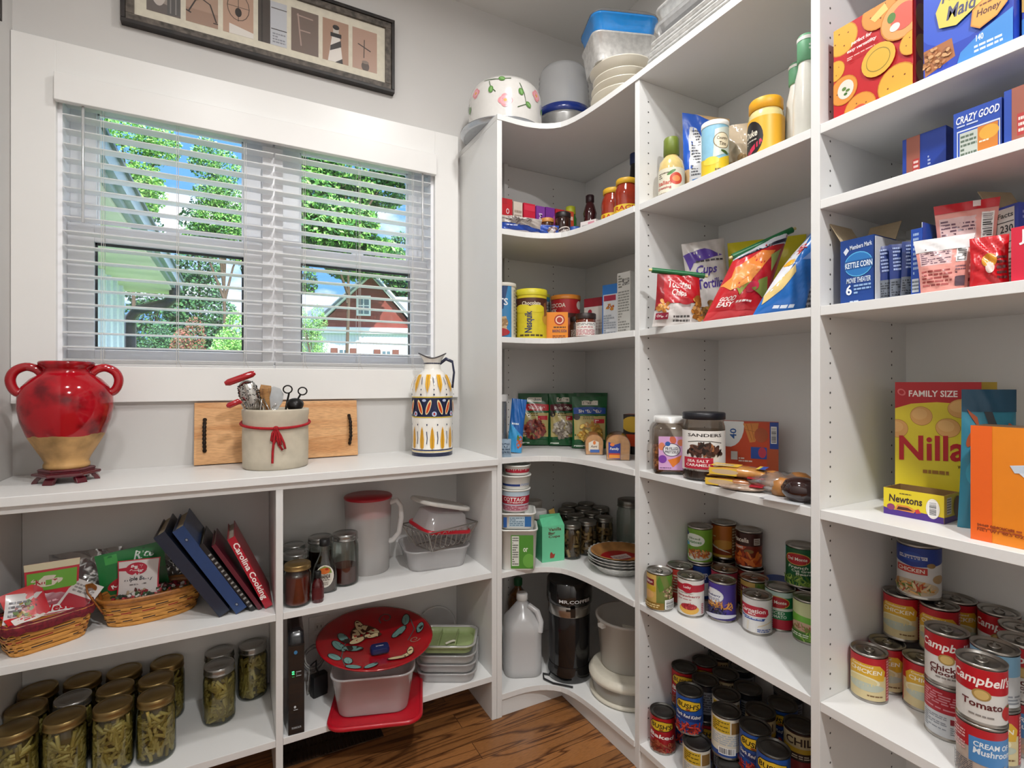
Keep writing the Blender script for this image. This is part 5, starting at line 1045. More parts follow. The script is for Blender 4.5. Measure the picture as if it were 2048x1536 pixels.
m = MB().lathe([(r_*.95, h_*.77), (r_*1.04, h_*.775), (r_*1.05, h_*.82), (r_*1.03, h_*.99), (r_*.98, h_)], bk, 48); S_, Wd = cylS(r_*1.052, 0); paint(m, [('t', 'MR.COFFEE', .32, .15, .78, .5, '#c9c9c9')], Wd, .035, lambda u, v, o: S_(u, v+h_*.80, o), us_of(Wd, 16)); mesh_obj('brew_lid', m, tm)
m = MB().box(-.006, -r_*1.10, h_*.68, .012, -r_*.9, h_*.77, bk).box(-.022, -r_*1.05, h_*.735, .012, -r_*.9, h_*.75, bk); mesh_obj('tap_lever', m, tm)
m = MB().tube([(x-.07, y-.0, T5+.006), (x-.10, y+.03, T5+.006), (x-.115, y+.0, T5+.006), (x-.10, y-.04, T5+.0055), (x-.05, y-r_-.012, T5+.0055)], .0035, mat('#17171a', .5), 6); o = mesh_obj('power_cord', m, tm); o.matrix_local = tm.matrix_basis.inverted()
ucx, ucy = onz(*px('B', 1010, 1010), T5)
cxx, cyy = 1.255, 1.455; cr_ = .135
cc = thing('cake_carrier', 'round cream lidded cake carrier under the big translucent bucket', 'cake carrier', (cxx, cyy, T5+.0003)); crm = mat('#d9d3c2', .35, var=.03); cmk = glassy('#e4e0d4', .06, .95, .15, .7)
mesh_obj('base', MB().lathe([(cr_*.93, 0), (cr_, .004), (cr_*1.02, .012), (cr_*.96, .014)], crm, 56), cc); mesh_obj('body', MB().lathe([(cr_*.93, .014), (cr_*.95, .062)], cmk, 56, cap0=False, cap1=False), cc)
mesh_obj('lid', MB().lathe([(cr_*.96, .060), (cr_*1.03, .062), (cr_*1.04, .074), (cr_, .078), (cr_*.97, .088), (cr_*.9, .089), (0, .088)], crm, 56, cap0=False), cc)
bkt = thing('bucket', 'big round translucent white bucket with folded paper inside', 'bucket', (cxx+.01, cyy+.018, T5+.091)); rb = .108; bm_ = glassy('#fcfaf5', .06, .98, .15, .75); hb_ = .175
mesh_obj('body', MB().lathe([(rb*.84, 0), (rb*.86, .003), (rb*.98, hb_-.012), (rb*1.04, hb_-.01), (rb*1.05, hb_), (rb*.97, hb_), (rb*.83, .006), (0, .006)], bm_, 56), bkt)
mesh_obj('handle_tab', MB().box(-rb*1.14, -.012, hb_-.022, -rb*.98, .012, hb_-.010, bm_), bkt)
m = MB().box(-.045, -.001, 0, .045, .001, .08, mat('#dcdad2', .7), Matrix.Rotation(.25, 4, 'X')); tag(mesh_obj('folded_paper', m, loc=(cxx+.02, cyy-.02, T5+.165), rz=-.9), 'folded white paper slips inside the translucent bucket', 'paper')
m = MB().lathe([(.055, 0), (.06, .003), (.06, .03), (.055, .034)], mat('#5f9a82', .4), 28); tag(mesh_obj('round_tin', m, loc=(cxx+.0, cyy+.0, T5+.0985)), 'green round container at the bottom of the translucent bucket', 'container')
# ---- shelf with tubs and jars (T4)
gt = 'stack of empty food tubs by the left panel'
wp = mat('#e4e4de', .35, var=.02, scale=10); f0 = onz(*px('A', 208, 1478), T4); tx, ty = f0[0]+.012, f0[1]+.068; tx = max(tx, XL+.092)
def labelled_tub(name, label, x, y, z, w, h, art, round_=False, lid=True, taper=.88, bg=None, rz=None):
    t = thing(name, label, 'tub', (x, y, z+.0003), face_cam(x, y) if rz is None else rz, gt)
    if round_:
        r = w/2; m = MB().lathe([(r*taper, 0), (r*taper+.001, .003), (r, h-.006), (r*1.05, h-.005), (r*1.06, h), (r*.97, h), (r*(taper-.03), .004), (0, .004)], wp, 44); mesh_obj('body', m, t)
        m = MB(); W_ = PI*r; S = lambda u, v, o: ((lambda a, R_: (R_*math.cos(a), R_*math.sin(a), .004+v))(-PI/2+(u/W_-.5)*PI, r*(taper+(1-taper)*(v+.004)/h)+.0006+o)); paint(m, art, W_, h*.88, S, us_of(W_, 16)); mesh_obj('printed_label', m, t)
    else:
        m = tub_mb(MB(), w, w, h, .022, wp, taper); mesh_obj('body', m, t); k = ((w*taper+.0045)/2, (w+.001)/2)
        m = MB(); paint(m, art, w*.8, h*.86, lambda u, v, o: (u-w*.4, -(k[0]+(k[1]-k[0])*v/h)-o-.0006, .004+v)); mesh_obj('printed_label', m, t)
    return t
labelled_tub('square_tub', 'square white tub with a green printed side at the bottom of the tub stack', tx, ty, T4, .135, .148, [('r', .25, .02, 1, .98, '#4f8f35'), ('r', .28, .1, .52, .95, '#d9dcd3'), ('n', .3, .12, .5, .93, '#5c6158', 12), ('t', 'or', .66, .5, .82, .62, '#e4ecd9'), ('e', .85, .25, .2, .2, '#6cab49')], rz=-YAW)
z = T4+.1488
labelled_tub('square_tub', 'white tub with blue printed panel nested on the green one', tx-.003, ty, z, .128, .058, [('r', 0, .05, .12, .8, '#2a5ea5'), ('r', .2, .1, .75, .85, '#b9cfdc'), ('n', .22, .15, .72, .8, '#5f7f96', 5), ('r', .75, .1, .98, .85, '#2f6fb0')], rz=-YAW); z += .0586
rn2 = .107
labelled_tub('round_tub', 'round white tub with red and light blue label in the tub stack', tx-.012, ty, z, rn2, .082, [('r', 0, 0, 1, 1, '#b7cbd8'), ('r', 0, .35, 1, .75, '#b3263a'), ('t', 'COTTAGE', .2, .5, .75, .7, '#e9e4e0', .1), ('t', 'Creamy', .3, .38, .7, .5, '#e9e4e0', .2), ('r', 0, .0, 1, .3, '#c99aa4'), ('n', .15, .05, .85, .28, '#9c3048', 3)], True); z += .0825
labelled_tub('round_tub', 'white round tub with narrow navy print above the red labelled tub', tx-.010, ty, z, rn2*1.02, .050, [('r', .1, .18, .6, .36, '#223c7d'), ('n', .62, .2, .9, .4, '#8ba0c9', 2)], True); z += .0505
t = labelled_tub('round_tub', 'topmost white tub with red band, just under the shelf', tx-.004, ty, z, .096, .036, [('r', -1, .15, 2, .6, '#b3263a')], True)
x, y = onz(*px('A', 352, 1330), T4); lathe_thing('spice_shaker', 'translucent shaker with wide white cap between tubs and green carton', 'jar', x+.022, y+.045, T4, [('body', [(.030, 0), (.031, .004), (.031, .115), (.026, .125)], glassy('#c9c6bc', .1, .85, .1, .3)), ('cap', [(.030, .12), (.0315, .123), (.0315, .150), (.028, .153)], '#e6e4df'), ('contents', [(.027, .003), (.027, .09)], '#8f887a')], group=None)
x, y = onz(*px('A', 300, 1280), T4); lathe_thing('canister', 'pale canister with a blue print half hidden behind the shaker', 'canister', x+.03, YB-.045, T4, [('body', [(.036, 0), (.037, .003), (.037, .16), (.035, .163)], '#cfc9c0', dict(art=[('r', .5, .3, .8, .8, '#5f7f9a')], r=.0372, z0=.01, h=.14)), ('lid', [(.038, .155), (.038, .168), (.035, .17)], '#ddd9d2')])
a_, b_ = onz(*px('A', 345, 1420), T4), onz(*px('A', 501, 1400), T4)
gc = carton('green_carton', 'mint green paper carton with folded peaked top beside the tubs', 'carton', a_, b_, T4, .135, .07, '#6bc79a', front=[('t', 'Vanilla', .28, .86, .85, .95, '#5d3a2c'), ('t', 'Bar', .28, .76, .58, .84, '#5d3a2c'), ('t', 'Cups', .28, .65, .8, .74, '#5d3a2c'), ('p', [(.35, .1), (.52, .1), (.58, .22), (.5, .2), (.4, .28), (.35, .22)], '#9c3323')], lcol='#4fae80')
w_ = math.hypot(b_[0]-a_[0], b_[1]-a_[1]); m = MB(); g_ = mat('#5dbb8d', .45)
m.add([(-w_/2, 0, .135), (w_/2, 0, .135), (w_/2, .07, .135), (-w_/2, .07, .135), (-w_/2+.004, .035, .158), (w_/2-.004, .035, .168)], [(0, 1, 5, 4), (2, 3, 4, 5), (1, 2, 5), (3, 0, 4)], g_); m.box(-w_/2+.004, .034, .155, w_/2-.004, .036, .172, g_); mesh_obj('folded_top', m, gc)
m = MB().box(-.012, -.0008, 0, .012, .0008, .05, mat('#b08d4a', .6), Matrix.Rotation(-.3, 4, 'Y')); o = mesh_obj('flap', m, gc); o.location = (w_*.35, .06, .135)
BN = ['#8a6a40', '#a5834f', '#6f5230', '#b8955e']
JARS['peanut'] = dict(r=.037, h=.134, lidm=mat('#8f8d86', .3, .9, var=.06, scale=30), content=(BN, 46, .0062), liquid=mat('#4d3720', .4, var=.1), seed=14)
pj = [(570, 1135, 'silver lidded jar of brown pieces nearest the shelf edge, beside the green carton'), (680, 1115, 'silver lidded jar of brown pieces in the front row, second from the carton'), (795, 1092, 'silver lidded jar of brown pieces at the right end of the front row'), (598, 1078, 'jar of brown pieces in the second row, left'), (712, 1062, 'jar of brown pieces in the second row, right'), (545, 1040, 'jar of brown pieces in the third row, left'), (640, 1038, 'jar of brown pieces in the third row, middle'), (752, 1026, 'jar of brown pieces in the third row, right'), (556, 1005, 'jar of brown pieces in the back row, left'), (662, 998, 'jar of brown pieces farthest back in the corner')]
used = []
for i, (a, b, l) in enumerate(pj):
    x, y = onz(*px('A', a, b), T4+.1345); x = min(x, XB-.040); y = min(y, YB-.040)
    for (ux, uy) in used:
        d = math.hypot(x-ux, y-uy)
        if d < .0785: k = .0785/max(d, .01); x, y = ux+(x-ux)*k, uy+(y-uy)*k
    x = min(x, XB-.040); y = min(y, YB-.040)
    used.append((x, y)); jar('peanut', l, x, y, T4+.0003, i*1.1, 'small jars in the corner')
x, y, r_, h_ = placeX('A', 842, 1040, 965, 1.385, T4); t = thing('canning_jar', 'big empty clear half gallon jar at the right of the small jars', 'jar', (1.385, y, T4+.0003))
for n_, mb in jar_parts(.052, h_, mat('#7b7b76', .3, .9), None, None): mesh_obj(n_, mb, t)
foil = mat('#e6e5e2', .3, .5, var=.12, scale=60, bump=.4)
px_, py_ = 1.237, 1.478
for i in range(4):
    t = thing('pie_pan', ['bottom foil pie pan of the stack on the shelf edge', 'second foil pie pan from the bottom of the stack', 'third foil pie pan from the bottom of the stack', 'top foil pie pan holding a crust with a red label'][i], 'pie pan', (px_+[0, .002, -.002, .001][i], py_, T4+.0004+i*.0105), group='stacked foil pie pans'); n = 60; R0 = .112
    m = MB(); rs = []
    for k, (rr_, z) in enumerate(((R0*.68, 0), (R0*.72, .001), (R0*.93, .029), (R0*.98, .031), (R0*1.02, .0315), (R0*1.02, .0335), (R0*.97, .0325), (R0*.92, .030), (R0*.70, .002))):
        am = .0018 if k in (3, 4, 5, 6) else (.0008 if k in (2, 7) else 0); rs.append([((rr_+am*math.cos(PI*j))*math.cos(2*PI*j/n), (rr_+am*math.cos(PI*j))*math.sin(2*PI*j/n), z+(am*.6*math.cos(PI*j))) for j in range(n)])
    m.rings(rs, foil, False, True, True); mesh_obj('pan', m, t)
    if i == 3:
        mesh_obj('crust', MB().lathe([(R0*.95, .0345), (R0*.90, .036), (R0*.68, .008), (0, .008)], mat('#a9763f', .7, var=.2, scale=30), 48, cap0=False), t)
        m = MB().lathe([(R0*.62, .012), (0, .0121)], mat('#a01420', .3), 32, cap0=False); paint(m, [('p', [(.2, .35), (.75, .3), (.82, .62), (.28, .66)], '#c9b3ae'), ('n', .3, .38, .72, .58, '#7a5a5a', 4), ('p', [(.5, .1), (.95, .2), (.9, .3), (.5, .2)], '#c9702c')], .13, .13, lambda u, v, o: (u-.065, v-.065, .0125+o)); mesh_obj('printed_insert', m, t)
# ---- shelf with bags (T3)
KR = lambda band, food, seed, band2='#c22334': [('r', 0, 0, 1, 1, '#1c5a31'), ('p', [(.06, .16), (.94, .16), (.97, .62), (.03, .62)], '#b9a86a'), ('r', .28, .83, .74, .92, '#d9d5c4'), ('t', 'Kitchen', .32, .85, .7, .905, '#2a2622'), ('p', [(.03, .66), (.97, .66), (.97, .78), (.5, .80), (.03, .78)], band), ('t', 'SHREDDED', .18, .685, .84, .745, '#efe9dd'), ('e', .12, .6, .1, .06, '#2a211d'), ('n', .3, .55, .65, .62, '#6a5f35', 2), ('r', .62, .48, .93, .56, band2), ('n', .65, .49, .9, .55, '#eee5dd', 2), ('f', .5, .30, .42, .2, food, 90, seed, .16), ('r', .0, 0, 1, .1, '#184f2a'), ('r', .05, .03, .35, .055, '#cfd8cb')]
gb_ = 'green topped snack pouches on the bread shelf'
def cbag(k, xl, xr, yt, yb, lab, band, food, seed, dD=0, col='#17522b', lean=6):
    (a, b), (c, d) = px(k, xl, yb), px(k, xr, yt); x, y = onz((a+c)/2, b, T3); D0 = dep(x, y); s_ = (D0+dD)/D0; x *= s_; y *= s_; D0 = dep(x, y); w = (c-a)*D0/F*.97; h = top_z(x, y, d)-T3; y = min(y, YB-.058); x = min(x, XB-.078)
    return bag('snack_pouch', lab, 'snack pouch', x, y, T3, w, h/math.cos(math.radians(lean)), .05, col, KR(band, food, seed), rz=face_cam(x, y)*.5-YAW*.5, lean=lean, seed=seed, group=gb_, wr=.003)
cbag('A', 665, 905, 230, 596, 'green pouch with a blue band, farthest right and behind the others', '#2a4a94', ['#b98c4a', '#8b5a2c', '#a7703a'], 24, .07, lean=3)
cbag('A', 408, 610, 236, 606, 'green pouch with dark red band and grey nut picture, second from left', '#5d1a24', ['#a39888', '#c2b7a4', '#7c7064', '#8f8474'], 22, .035)
cbag('A', 187, 418, 236, 596, 'leftmost green pouch with bright red band and cranberry coloured picture', '#b51f2a', ['#7a2f2c', '#9c4a3c', '#5d211f', '#b5604a'], 21, .01)
cbag('A', 568, 822, 258, 616, 'green pouch with blue band and golden banana chip picture, in front of the others', '#224a9a', ['#d0a53f', '#b9832c', '#e0c060', '#98732c'], 23, 0, lean=4)
x, y = .885, 1.80; lathe_thing('clear_canister', 'clear canister with white lid against the left corner panel', 'canister', .888, 1.79, T3, [('body', [(.040, 0), (.042, .004), (.042, .19), (.038, .2)], glassy('#e6e8ea', .12, .9, .05, .12)), ('lid', [(.044, .198), (.045, .2), (.045, .222), (.042, .225)], '#e2e2e0')])
bag('blue_pouch', 'shiny blue pouch with a peach picture beside the clear canister', 'pouch', .942, 1.745, T3, .058, .205, .04, '#1d5fa8', [('p', [(0, 0), (1, 0), (1, .3), (0, .55)], '#3f9ad0'), ('e', .8, .2, .2, .13, '#c25a35'), ('e', .7, .28, .1, .05, '#3f7a35'), ('n', .15, .5, .75, .56, '#d9e6f0', 1)], lean=4, roll=6, seed=31)
bag('small_packet', 'small grey blue packet at the foot of the clear canister', 'packet', .866, 1.672, T3, .045, .065, .02, '#8ea3b5', [('n', .1, .2, .9, .8, '#50657a', 4)], seed=33, n=8)
crust = mat('#b5763a', .6, var=.15, scale=25); crumb = mat('#d9a767', .8, var=.12, scale=80)
def loaf(name, label, x, y, z, w, h, L, rz, art, cat='bread', bagm=True):
    t = thing(name, label, cat, (x, y, z+.0004), rz); n = 24; prof = []
    for i in range(n):
        a = PI*i/(n-1); prof.append((w/2*(1+.05*math.sin(a*2)**2)*math.cos(a), h*.55+h*.45*math.sin(a)))
    prof = [(w/2*.94, 0), (w/2*.97, h*.3)]+prof+[(-w/2*.97, h*.3), (-w/2*.94, 0)]
    m = MB(); rs = [[(X*k, yy, Z*k2+.002) for X, Z in prof] for yy, k, k2 in ((0, .97, .97), (.006, 1, 1), (L-.006, 1, 1), (L, .97, .97))]
    m.rings(rs, crust, True, False, True); m.add(rs[0], [tuple(range(len(prof)))], crumb); mesh_obj('loaf', m, t)
    f = MB(); rs = [[(X*1.03, yy, max(.0, Z*1.025)) for X, Z in prof] for yy in (-.003, L*.5, L+.004)]+[[(X*.4, L+.03, h*.3+Z*.3) for X, Z in prof], [(X*.12, L+.045, h*.4+Z*.1) for X, Z in prof]]
    f.rings(rs, glassy('#fff6ea', .14, .96, .12, .05), True, True, True)
    paint(f, art, w*.8, h*.8, lambda u, v, o: (u-w*.4, -.0036-o, .004+v)); mesh_obj('wrapper', f, t); return t
p = onz(*px('A', 905, 705), T3); loaf('bread_loaf', 'sliced loaf in clear wrapper with blue and orange label at the shelf edge', p[0]+.003, p[1]+.012, T3, .082, .088, .13, -1.02+.35, [('p', [(0, .05), (.62, 0), (.62, .8), (.35, .72), (.0, .85)], '#2a3c8f'), ('r', .02, .05, .6, .22, '#d98a35'), ('r', .02, .22, .6, .3, '#b03a2c'), ('t', 'Family', .08, .42, .55, .58, '#e0dccf', .1), ('e', .2, .72, .12, .08, '#d8793a')])
p = onz(*px('A', 775, 675), T3); loaf('bread_loaf', 'bread in clear wrapper with white and orange label, left of the front loaf', p[0]+.004, p[1]+.03, T3, .066, .075, .12, -YAW-.1, [('p', [(.1, .2), (.8, .15), (.8, .75), (.45, .85), (.1, .7)], '#d9d0c0'), ('r', .2, .1, .85, .28, '#3f62a5'), ('e', .5, .7, .1, .12, '#d8793a'), ('t', 'Aunt', .25, .4, .7, .55, '#5d4a3a', .2)])
carton('peanut_candy_box', 'yellow and orange candy box standing behind the bread loaf', 'box', (1.302, 1.535), (1.335, 1.470), T3, .150, .05, '#b8401f', front=[('r', 0, .45, 1, 1, '#2a211d'), ('e', .5, .75, .6, .2, '#cfa82c'), ('r', 0, .2, 1, .5, '#c2451f'), ('r', .1, .0, .9, .2, '#2a2a28')])
# ---- T2 shelf: canisters
def canister(name, label, x, y, z, r, h, col, lidc, art, cat='canister', lidh=.012, group=None, lr=1.03):
    return lathe_thing(name, label, cat, x, y, z, [('body', [(r*.99, 0), (r, .003), (r, h-lidh)], col, dict(art=art, r=r+.0003, z0=.004, h=h-lidh-.006, n=40)), ('lid', [(r*lr, h-lidh-.002), (r*lr*1.01, h-lidh), (r*lr, h-.001), (r*lr-.004, h)], lidc)], group=group)
canister('oat_canister', 'blue and white oat canister with bowl picture at the left of its shelf', .895, 1.745, T2, .0475, .209, '#d9d3c3', '#d5d0c4', [('r', 0, .0, .72, 1, '#3b83b5'), ('p', [(0, .55), (.5, .55), (.62, 1), (0, 1)], '#1f3f6e'), ('t', 'OATS', .0, .62, .62, .76, '#e6e8ea'), ('f', .3, .26, .34, .16, ['#c9ae84', '#9c7a50', '#d8c39f'], 50, 3, .25), ('e', .3, .1, .36, .09, '#a9252c'), ('n', .78, .05, .98, .95, '#8f8a7e', 14)])
canister('cocoa_canister', 'yellow drink powder canister with yellow lid and brown top label', .999, 1.716, T2, .0590, .19, '#d8c62c', '#cfc42b', [('r', 0, .68, 1, .93, '#4a2519'), ('t', 'Chocolate', .3, .76, .7, .85, '#dcd0b8'), ('e', .3, .68, .2, .1, '#d8c62c'), ('e', .62, .68, .18, .09, '#d8c62c'), ('t', 'Nesquik', .36, .12, .56, .62, '#1f2a5c', 0, 90), ('e', .9, .45, .16, .14, '#c99a3a'), ('r', 1.0, .1, 1.2, .9, '#b9b08a'), ('n', .25, .02, .75, .1, '#4a3a1c', 1), ('p', [(.8, .5), (.92, .55), (.86, .85), (.78, .8)], '#8b5a35')], lidh=.022)
canister('canister', 'blue grey canister with green yellow lid, behind the baking soda', 1.145, 1.895, T2, .046, .21, '#3a86a5', '#a8b24a', [('r', .35, .2, 1, .9, '#b5b9b4'), ('n', .38, .25, .95, .85, '#6a706e', 9)])
canister('cocoa_canister', 'red and brown cocoa canister with orange lid behind the small jars', 1.205, 1.782, T2, .060, .192, '#b2242a', '#d8862c', [('r', 0, .35, 1, .66, '#4a1d17'), ('t', 'COCOA', .1, .8, .5, .9, '#e6d9c9'), ('t', 'MIX', .1, .68, .3, .77, '#e6d9c9'), ('e', .85, .86, .09, .1, '#d6cfc8'), ('e', .25, .26, .2, .14, '#d0a83a'), ('e', .8, .28, .2, .14, '#c99c35'), ('p', [(.45, .1), (.62, .1), (.58, .55), (.52, .55)], '#b05a4a')], lidh=.016)
a_, b_ = (1.055, 1.632), (1.128, 1.600); rz_ = 0
carton('baking_soda_box', 'orange baking soda box with round red emblem at the shelf edge', 'box', (1.058, 1.70), (1.130, 1.655), T2, .108, .045, '#e2871c', front=[('e', .62, .72, .24, .19, '#a83220'), ('e', .62, .72, .18, .14, '#e6c9b0'), ('e', .62, .72, .13, .1, '#a83220'), ('t', 'BAKING SODA', .3, .28, .95, .38, '#3a2a55'), ('n', .35, .42, .9, .5, '#4a3320', 1), ('r', .3, .27, .95, .275, '#3f7a4a'), ('n', .3, .05, .9, .18, '#7a3a18', 2)], lcol='#d5781a')
lathe_thing('coffee_jar', 'small dark coffee jar right of the baking soda', 'jar', 1.150, 1.665, T2, [('body', [(.026, 0), (.027, .004), (.027, .062), (.022, .074)], mat('#3a241a', .15, coat=.5), dict(art=[('n', .2, .15, .8, .7, '#a3988c', 5)], r=.0273, z0=.006, h=.05)), ('lid', [(.024, .073), (.025, .075), (.025, .09), (.023, .092)], '#231a17')])
lathe_thing('spread_jar', 'white labelled jar with dark lid right of the coffee jar', 'jar', 1.17, 1.595, T2, [('body', [(.036, 0), (.037, .004), (.037, .07), (.034, .076)], mat('#6a2f20', .15, coat=.5), dict(art=[('r', .05, .08, .95, .9, '#e0dcd6'), ('t', 'CAKES', .2, .55, .75, .64, '#a5283a'), ('n', .15, .7, .85, .85, '#6a6a68', 2), ('n', .12, .12, .85, .48, '#b0545f', 5)], r=.0373, z0=.006, h=.062)), ('lid', [(.038, .075), (.0385, .077), (.0385, .094), (.036, .096)], '#2a1a18')])
carton('cracker_carton', 'white and dark red carton with a small round emblem behind the jars', 'box', (1.232, 1.69), (1.262, 1.600), T2, .17, .045, '#d8d2cc', front=[('r', 0, .8, 1, 1, '#8d2030'), ('e', .3, .68, .1, .06, '#a5283a'), ('n', .1, .1, .9, .5, '#b9aaa5', 6)], rcol='#b9b2ad')
carton('cereal_box', 'narrow blue topped box with small pasta picture', 'box', (1.232, 1.572), (1.25, 1.507), T2, .205, .03, '#d5d8dc', front=[('r', 0, .82, 1, 1, '#2f72bd'), ('r', .1, .7, .9, .8, '#a52c48'), ('f', .5, .58, .3, .08, ['#c9832c', '#b5602a'], 20, 3, .25), ('n', .1, .05, .9, .45, '#9aa0a8', 9), ('r', 0, 0, .06, .82, '#2f72bd')], topcol='#2f72bd')
carton('nutrition_box', 'tall white box with its nutrition panel facing out by the upright', 'box', (1.235, 1.49), (1.24, 1.425), T2, .235, .06, '#d2d1cd', front=[('n', .08, .05, .92, .72, '#8c8c88', 16), ('t', 'FACTS', .4, .8, .95, .9, '#4a4a48', 0, 90), ('n', .1, .76, .38, .97, '#77776f', 5)])
# ---- T1 shelf: boxes, jars
def smallbox(i, x0, w, col, art, lab, h=.118, y=1.735, dy=0):
    carton('dessert_mix_box', lab, 'box', (x0, y+dy), (x0+w-.001, y+dy), T1, h+.02, .03, col, front=art, topcol=col)
W5 = lambda: ('n', .15, .3, .85, .8, '#e6d8d8', 3)
smallbox(0, .852, .028, '#a81c2a', [('e', .5, .7, .3, .1, '#e0d4d4')], 'dark red dessert mix box at the left end of the row', .115)
smallbox(1, .885, .046, '#c0202c', [('t', 'O', .4, .6, .7, .75, '#eadada'), ('r', 0, .86, .5, 1, '#b01f2c')], 'plain red dessert mix box, second in the row', .125)
smallbox(2, .935, .040, '#cfc2b4', [('n', .1, .3, .9, .8, '#9a8a7a', 4)], 'cream coloured dessert mix box between two red ones', .12)
smallbox(3, .98, .052, '#c4203a', [('r', .05, .8, .95, .95, '#d0344c'), ('e', .3, .3, .2, .1, '#d8c9b4')], 'wide crimson dessert mix box left of the purple ones', .122)
smallbox(4, 1.036, .040, '#7a3a96', [('t', 'PLUM', .3, .2, .7, .8, '#cbb4d8', 0, 90)], 'left purple dessert mix box', .12)
smallbox(5, 1.08, .042, '#74308f', [('p', [(0, .2), (1, .6), (1, .8), (0, .4)], '#a8508c')], 'right purple dessert mix box', .122)
smallbox(6, 1.126, .044, '#b0262f', [('n', .1, .7, .9, .9, '#e0c8b8', 1)], 'red dessert mix box right of the purple ones', .122)
smallbox(7, 1.174, .040, '#b5452a', [('n', .1, .7, .9, .9, '#e0c8b8', 1), ('r', 0, 0, 1, .5, '#cbb48c')], 'rust red dessert mix box at the right end of the row', .122)
bag('chocolate_chip_bag', 'blue and clear bag of baking chips lying at the shelf front', 'bag', .935, 1.675, T1, .17, .062, .045, '#2a4fae', [('p', [(0, .55), (1, .3), (1, 1), (0, 1)], '#b5aca5'), ('f', .4, .8, .4, .22, ['#8f8480', '#c9c2bc', '#6a5f5c'], 30, 5, .2), ('n', .1, .3, .6, .42, '#c9d0e6', 1), ('r', 0, .0, 1, .12, '#c9c2c4')], rz=-.12, kind='pillow', seed=41, wr=.006)
bag('chocolate_chip_bag', 'flat blue and white candy bag at the front middle of the shelf', 'bag', 1.052, 1.668, T1, .085, .042, .03, '#2d52ae', [('f', .7, .5, .25, .4, ['#e0dcd8', '#8a6a60', '#c9b8c0'], 20, 6, .3)], rz=-.3, kind='pillow', seed=42, wr=.005)
lathe_thing('nut_jar', 'small brown jar with orange lid in front of the purple boxes', 'jar', 1.072, 1.702, T1, [('body', [(.023, 0), (.025, .004), (.025, .062), (.022, .068)], mat('#4a2a1a', .2, coat=.4)), ('lid', [(.026, .066), (.0265, .068), (.0265, .08), (.024, .082)], '#c98a45')])
lathe_thing('fudge_jar', 'dark fudge jar with white swirl lettering at the shelf edge', 'jar', 1.108, 1.66, T1, [('body', [(.028, 0), (.03, .004), (.03, .07), (.027, .082)], mat('#2a1510', .12, coat=.5), dict(art=[('e', .5, .3, .34, .26, '#c9c0b8', 20), ('e', .5, .3, .28, .2, '#2a1510', 20), ('t', 'Fudge', .25, .22, .75, .4, '#d5ccc4', .2, 15)], r=.0303, z0=.005, h=.06)), ('lid', [(.029, .08), (.03, .083), (.03, .098), (.027, .1)], '#1a1110')])
lathe_thing('marshmallow_jar', 'little white jar with blue lid right of the fudge jar', 'jar', 1.145, 1.645, T1, [('body', [(.02, 0), (.021, .003), (.021, .03)], '#cfd0cc'), ('lid', [(.0225, .029), (.0228, .03), (.0228, .042), (.021, .044)], '#234a94')])
carton('small_carton', 'small white box with pink print lying at the shelf front', 'box', (1.158, 1.612), (1.182, 1.548), T1, .058, .05, '#ddd5d2', front=[('n', .1, .2, .5, .8, '#8a8a88', 3), ('r', .5, .1, .9, .9, '#c98a98'), ('n', .52, .2, .88, .8, '#a52c48', 2)])
carton('small_carton', 'tiny white box beside the pasta sauce jar', 'box', (1.184, 1.54), (1.19, 1.50), T1, .05, .04, '#dcdad6', front=[('n', .1, .2, .9, .8, '#a05a60', 3)])
lathe_thing('sauce_bottle', 'green bottle with yellow cap behind the row of boxes', 'bottle', 1.235, 1.79, T1, [('body', [(.026, 0), (.027, .004), (.027, .13), (.018, .15)], mat('#2f6a2a', .2, coat=.4)), ('cap', [(.02, .148), (.022, .15), (.02, .18), (.014, .183)], '#b9bf2c')])
lathe_thing('syrup_bottle', 'tall dark red brown syrup bottle behind the small boxes', 'bottle', 1.283, 1.72, T1, [('body', [(.032, 0), (.035, .004), (.036, .05), (.026, .1), (.025, .12), (.028, .14), (.02, .17), (.012, .19)], mat('#3f0f14', .12, coat=.6)), ('cap', [(.015, .185), (.017, .188), (.017, .213), (.014, .216)], '#2a1015')])
RG = [('r', 0, .12, 1, .62, '#e0b92e'), ('p', [(0, .0), (1, .0), (1, .2), (.6, .34), (0, .2)], '#3f7fae'), ('t', 'RAGU', .18, .36, .78, .56, '#b0281c', .1), ('e', .8, .25, .16, .1, '#a5301c'), ('e', .9, .34, .08, .06, '#4f8a35'), ('n', .2, .2, .6, .28, '#e6dfc4', 1), ('n', .25, .04, .7, .1, '#dfe6ea', 1)]
def ragu(label, x, y):
    return lathe_thing('pasta_sauce_jar', label, 'jar', x, y, T1, [('glass', [(.036, 0), (.041, .004), (.042, .02), (.041, .08), (.043, .095), (.040, .115), (.033, .13), (.032, .137)], mat('#9c2f15', .12, var=.1, coat=.7), dict(art=RG, r=.0428, z0=.012, h=.078)), ('lid', [(.034, .136), (.036, .137), (.036, .152), (.034, .155)], '#e0b02c')], group='pasta sauce jars')
ragu('pasta sauce jar with yellow lid, partly hidden behind its twin', 1.222, 1.499); ragu('pasta sauce jar with yellow lid nearest the upright', 1.205, 1.405)
lathe_thing('vinegar_bottle', 'tall black bottle with blue cap behind the pasta sauce', 'bottle', 1.385, 1.565, T1, [('body', [(.036, 0), (.037, .004), (.037, .2), (.02, .26), (.016, .31)], mat('#17191c', .15, coat=.5), dict(art=[('r', .2, .1, .8, .6, '#2a5a3a'), ('n', .25, .2, .75, .5, '#c9c9c0', 4)], r=.0373, z0=.02, h=.17)), ('cap', [(.018, .305), (.019, .308), (.019, .345), (.016, .348)], '#23356a')])
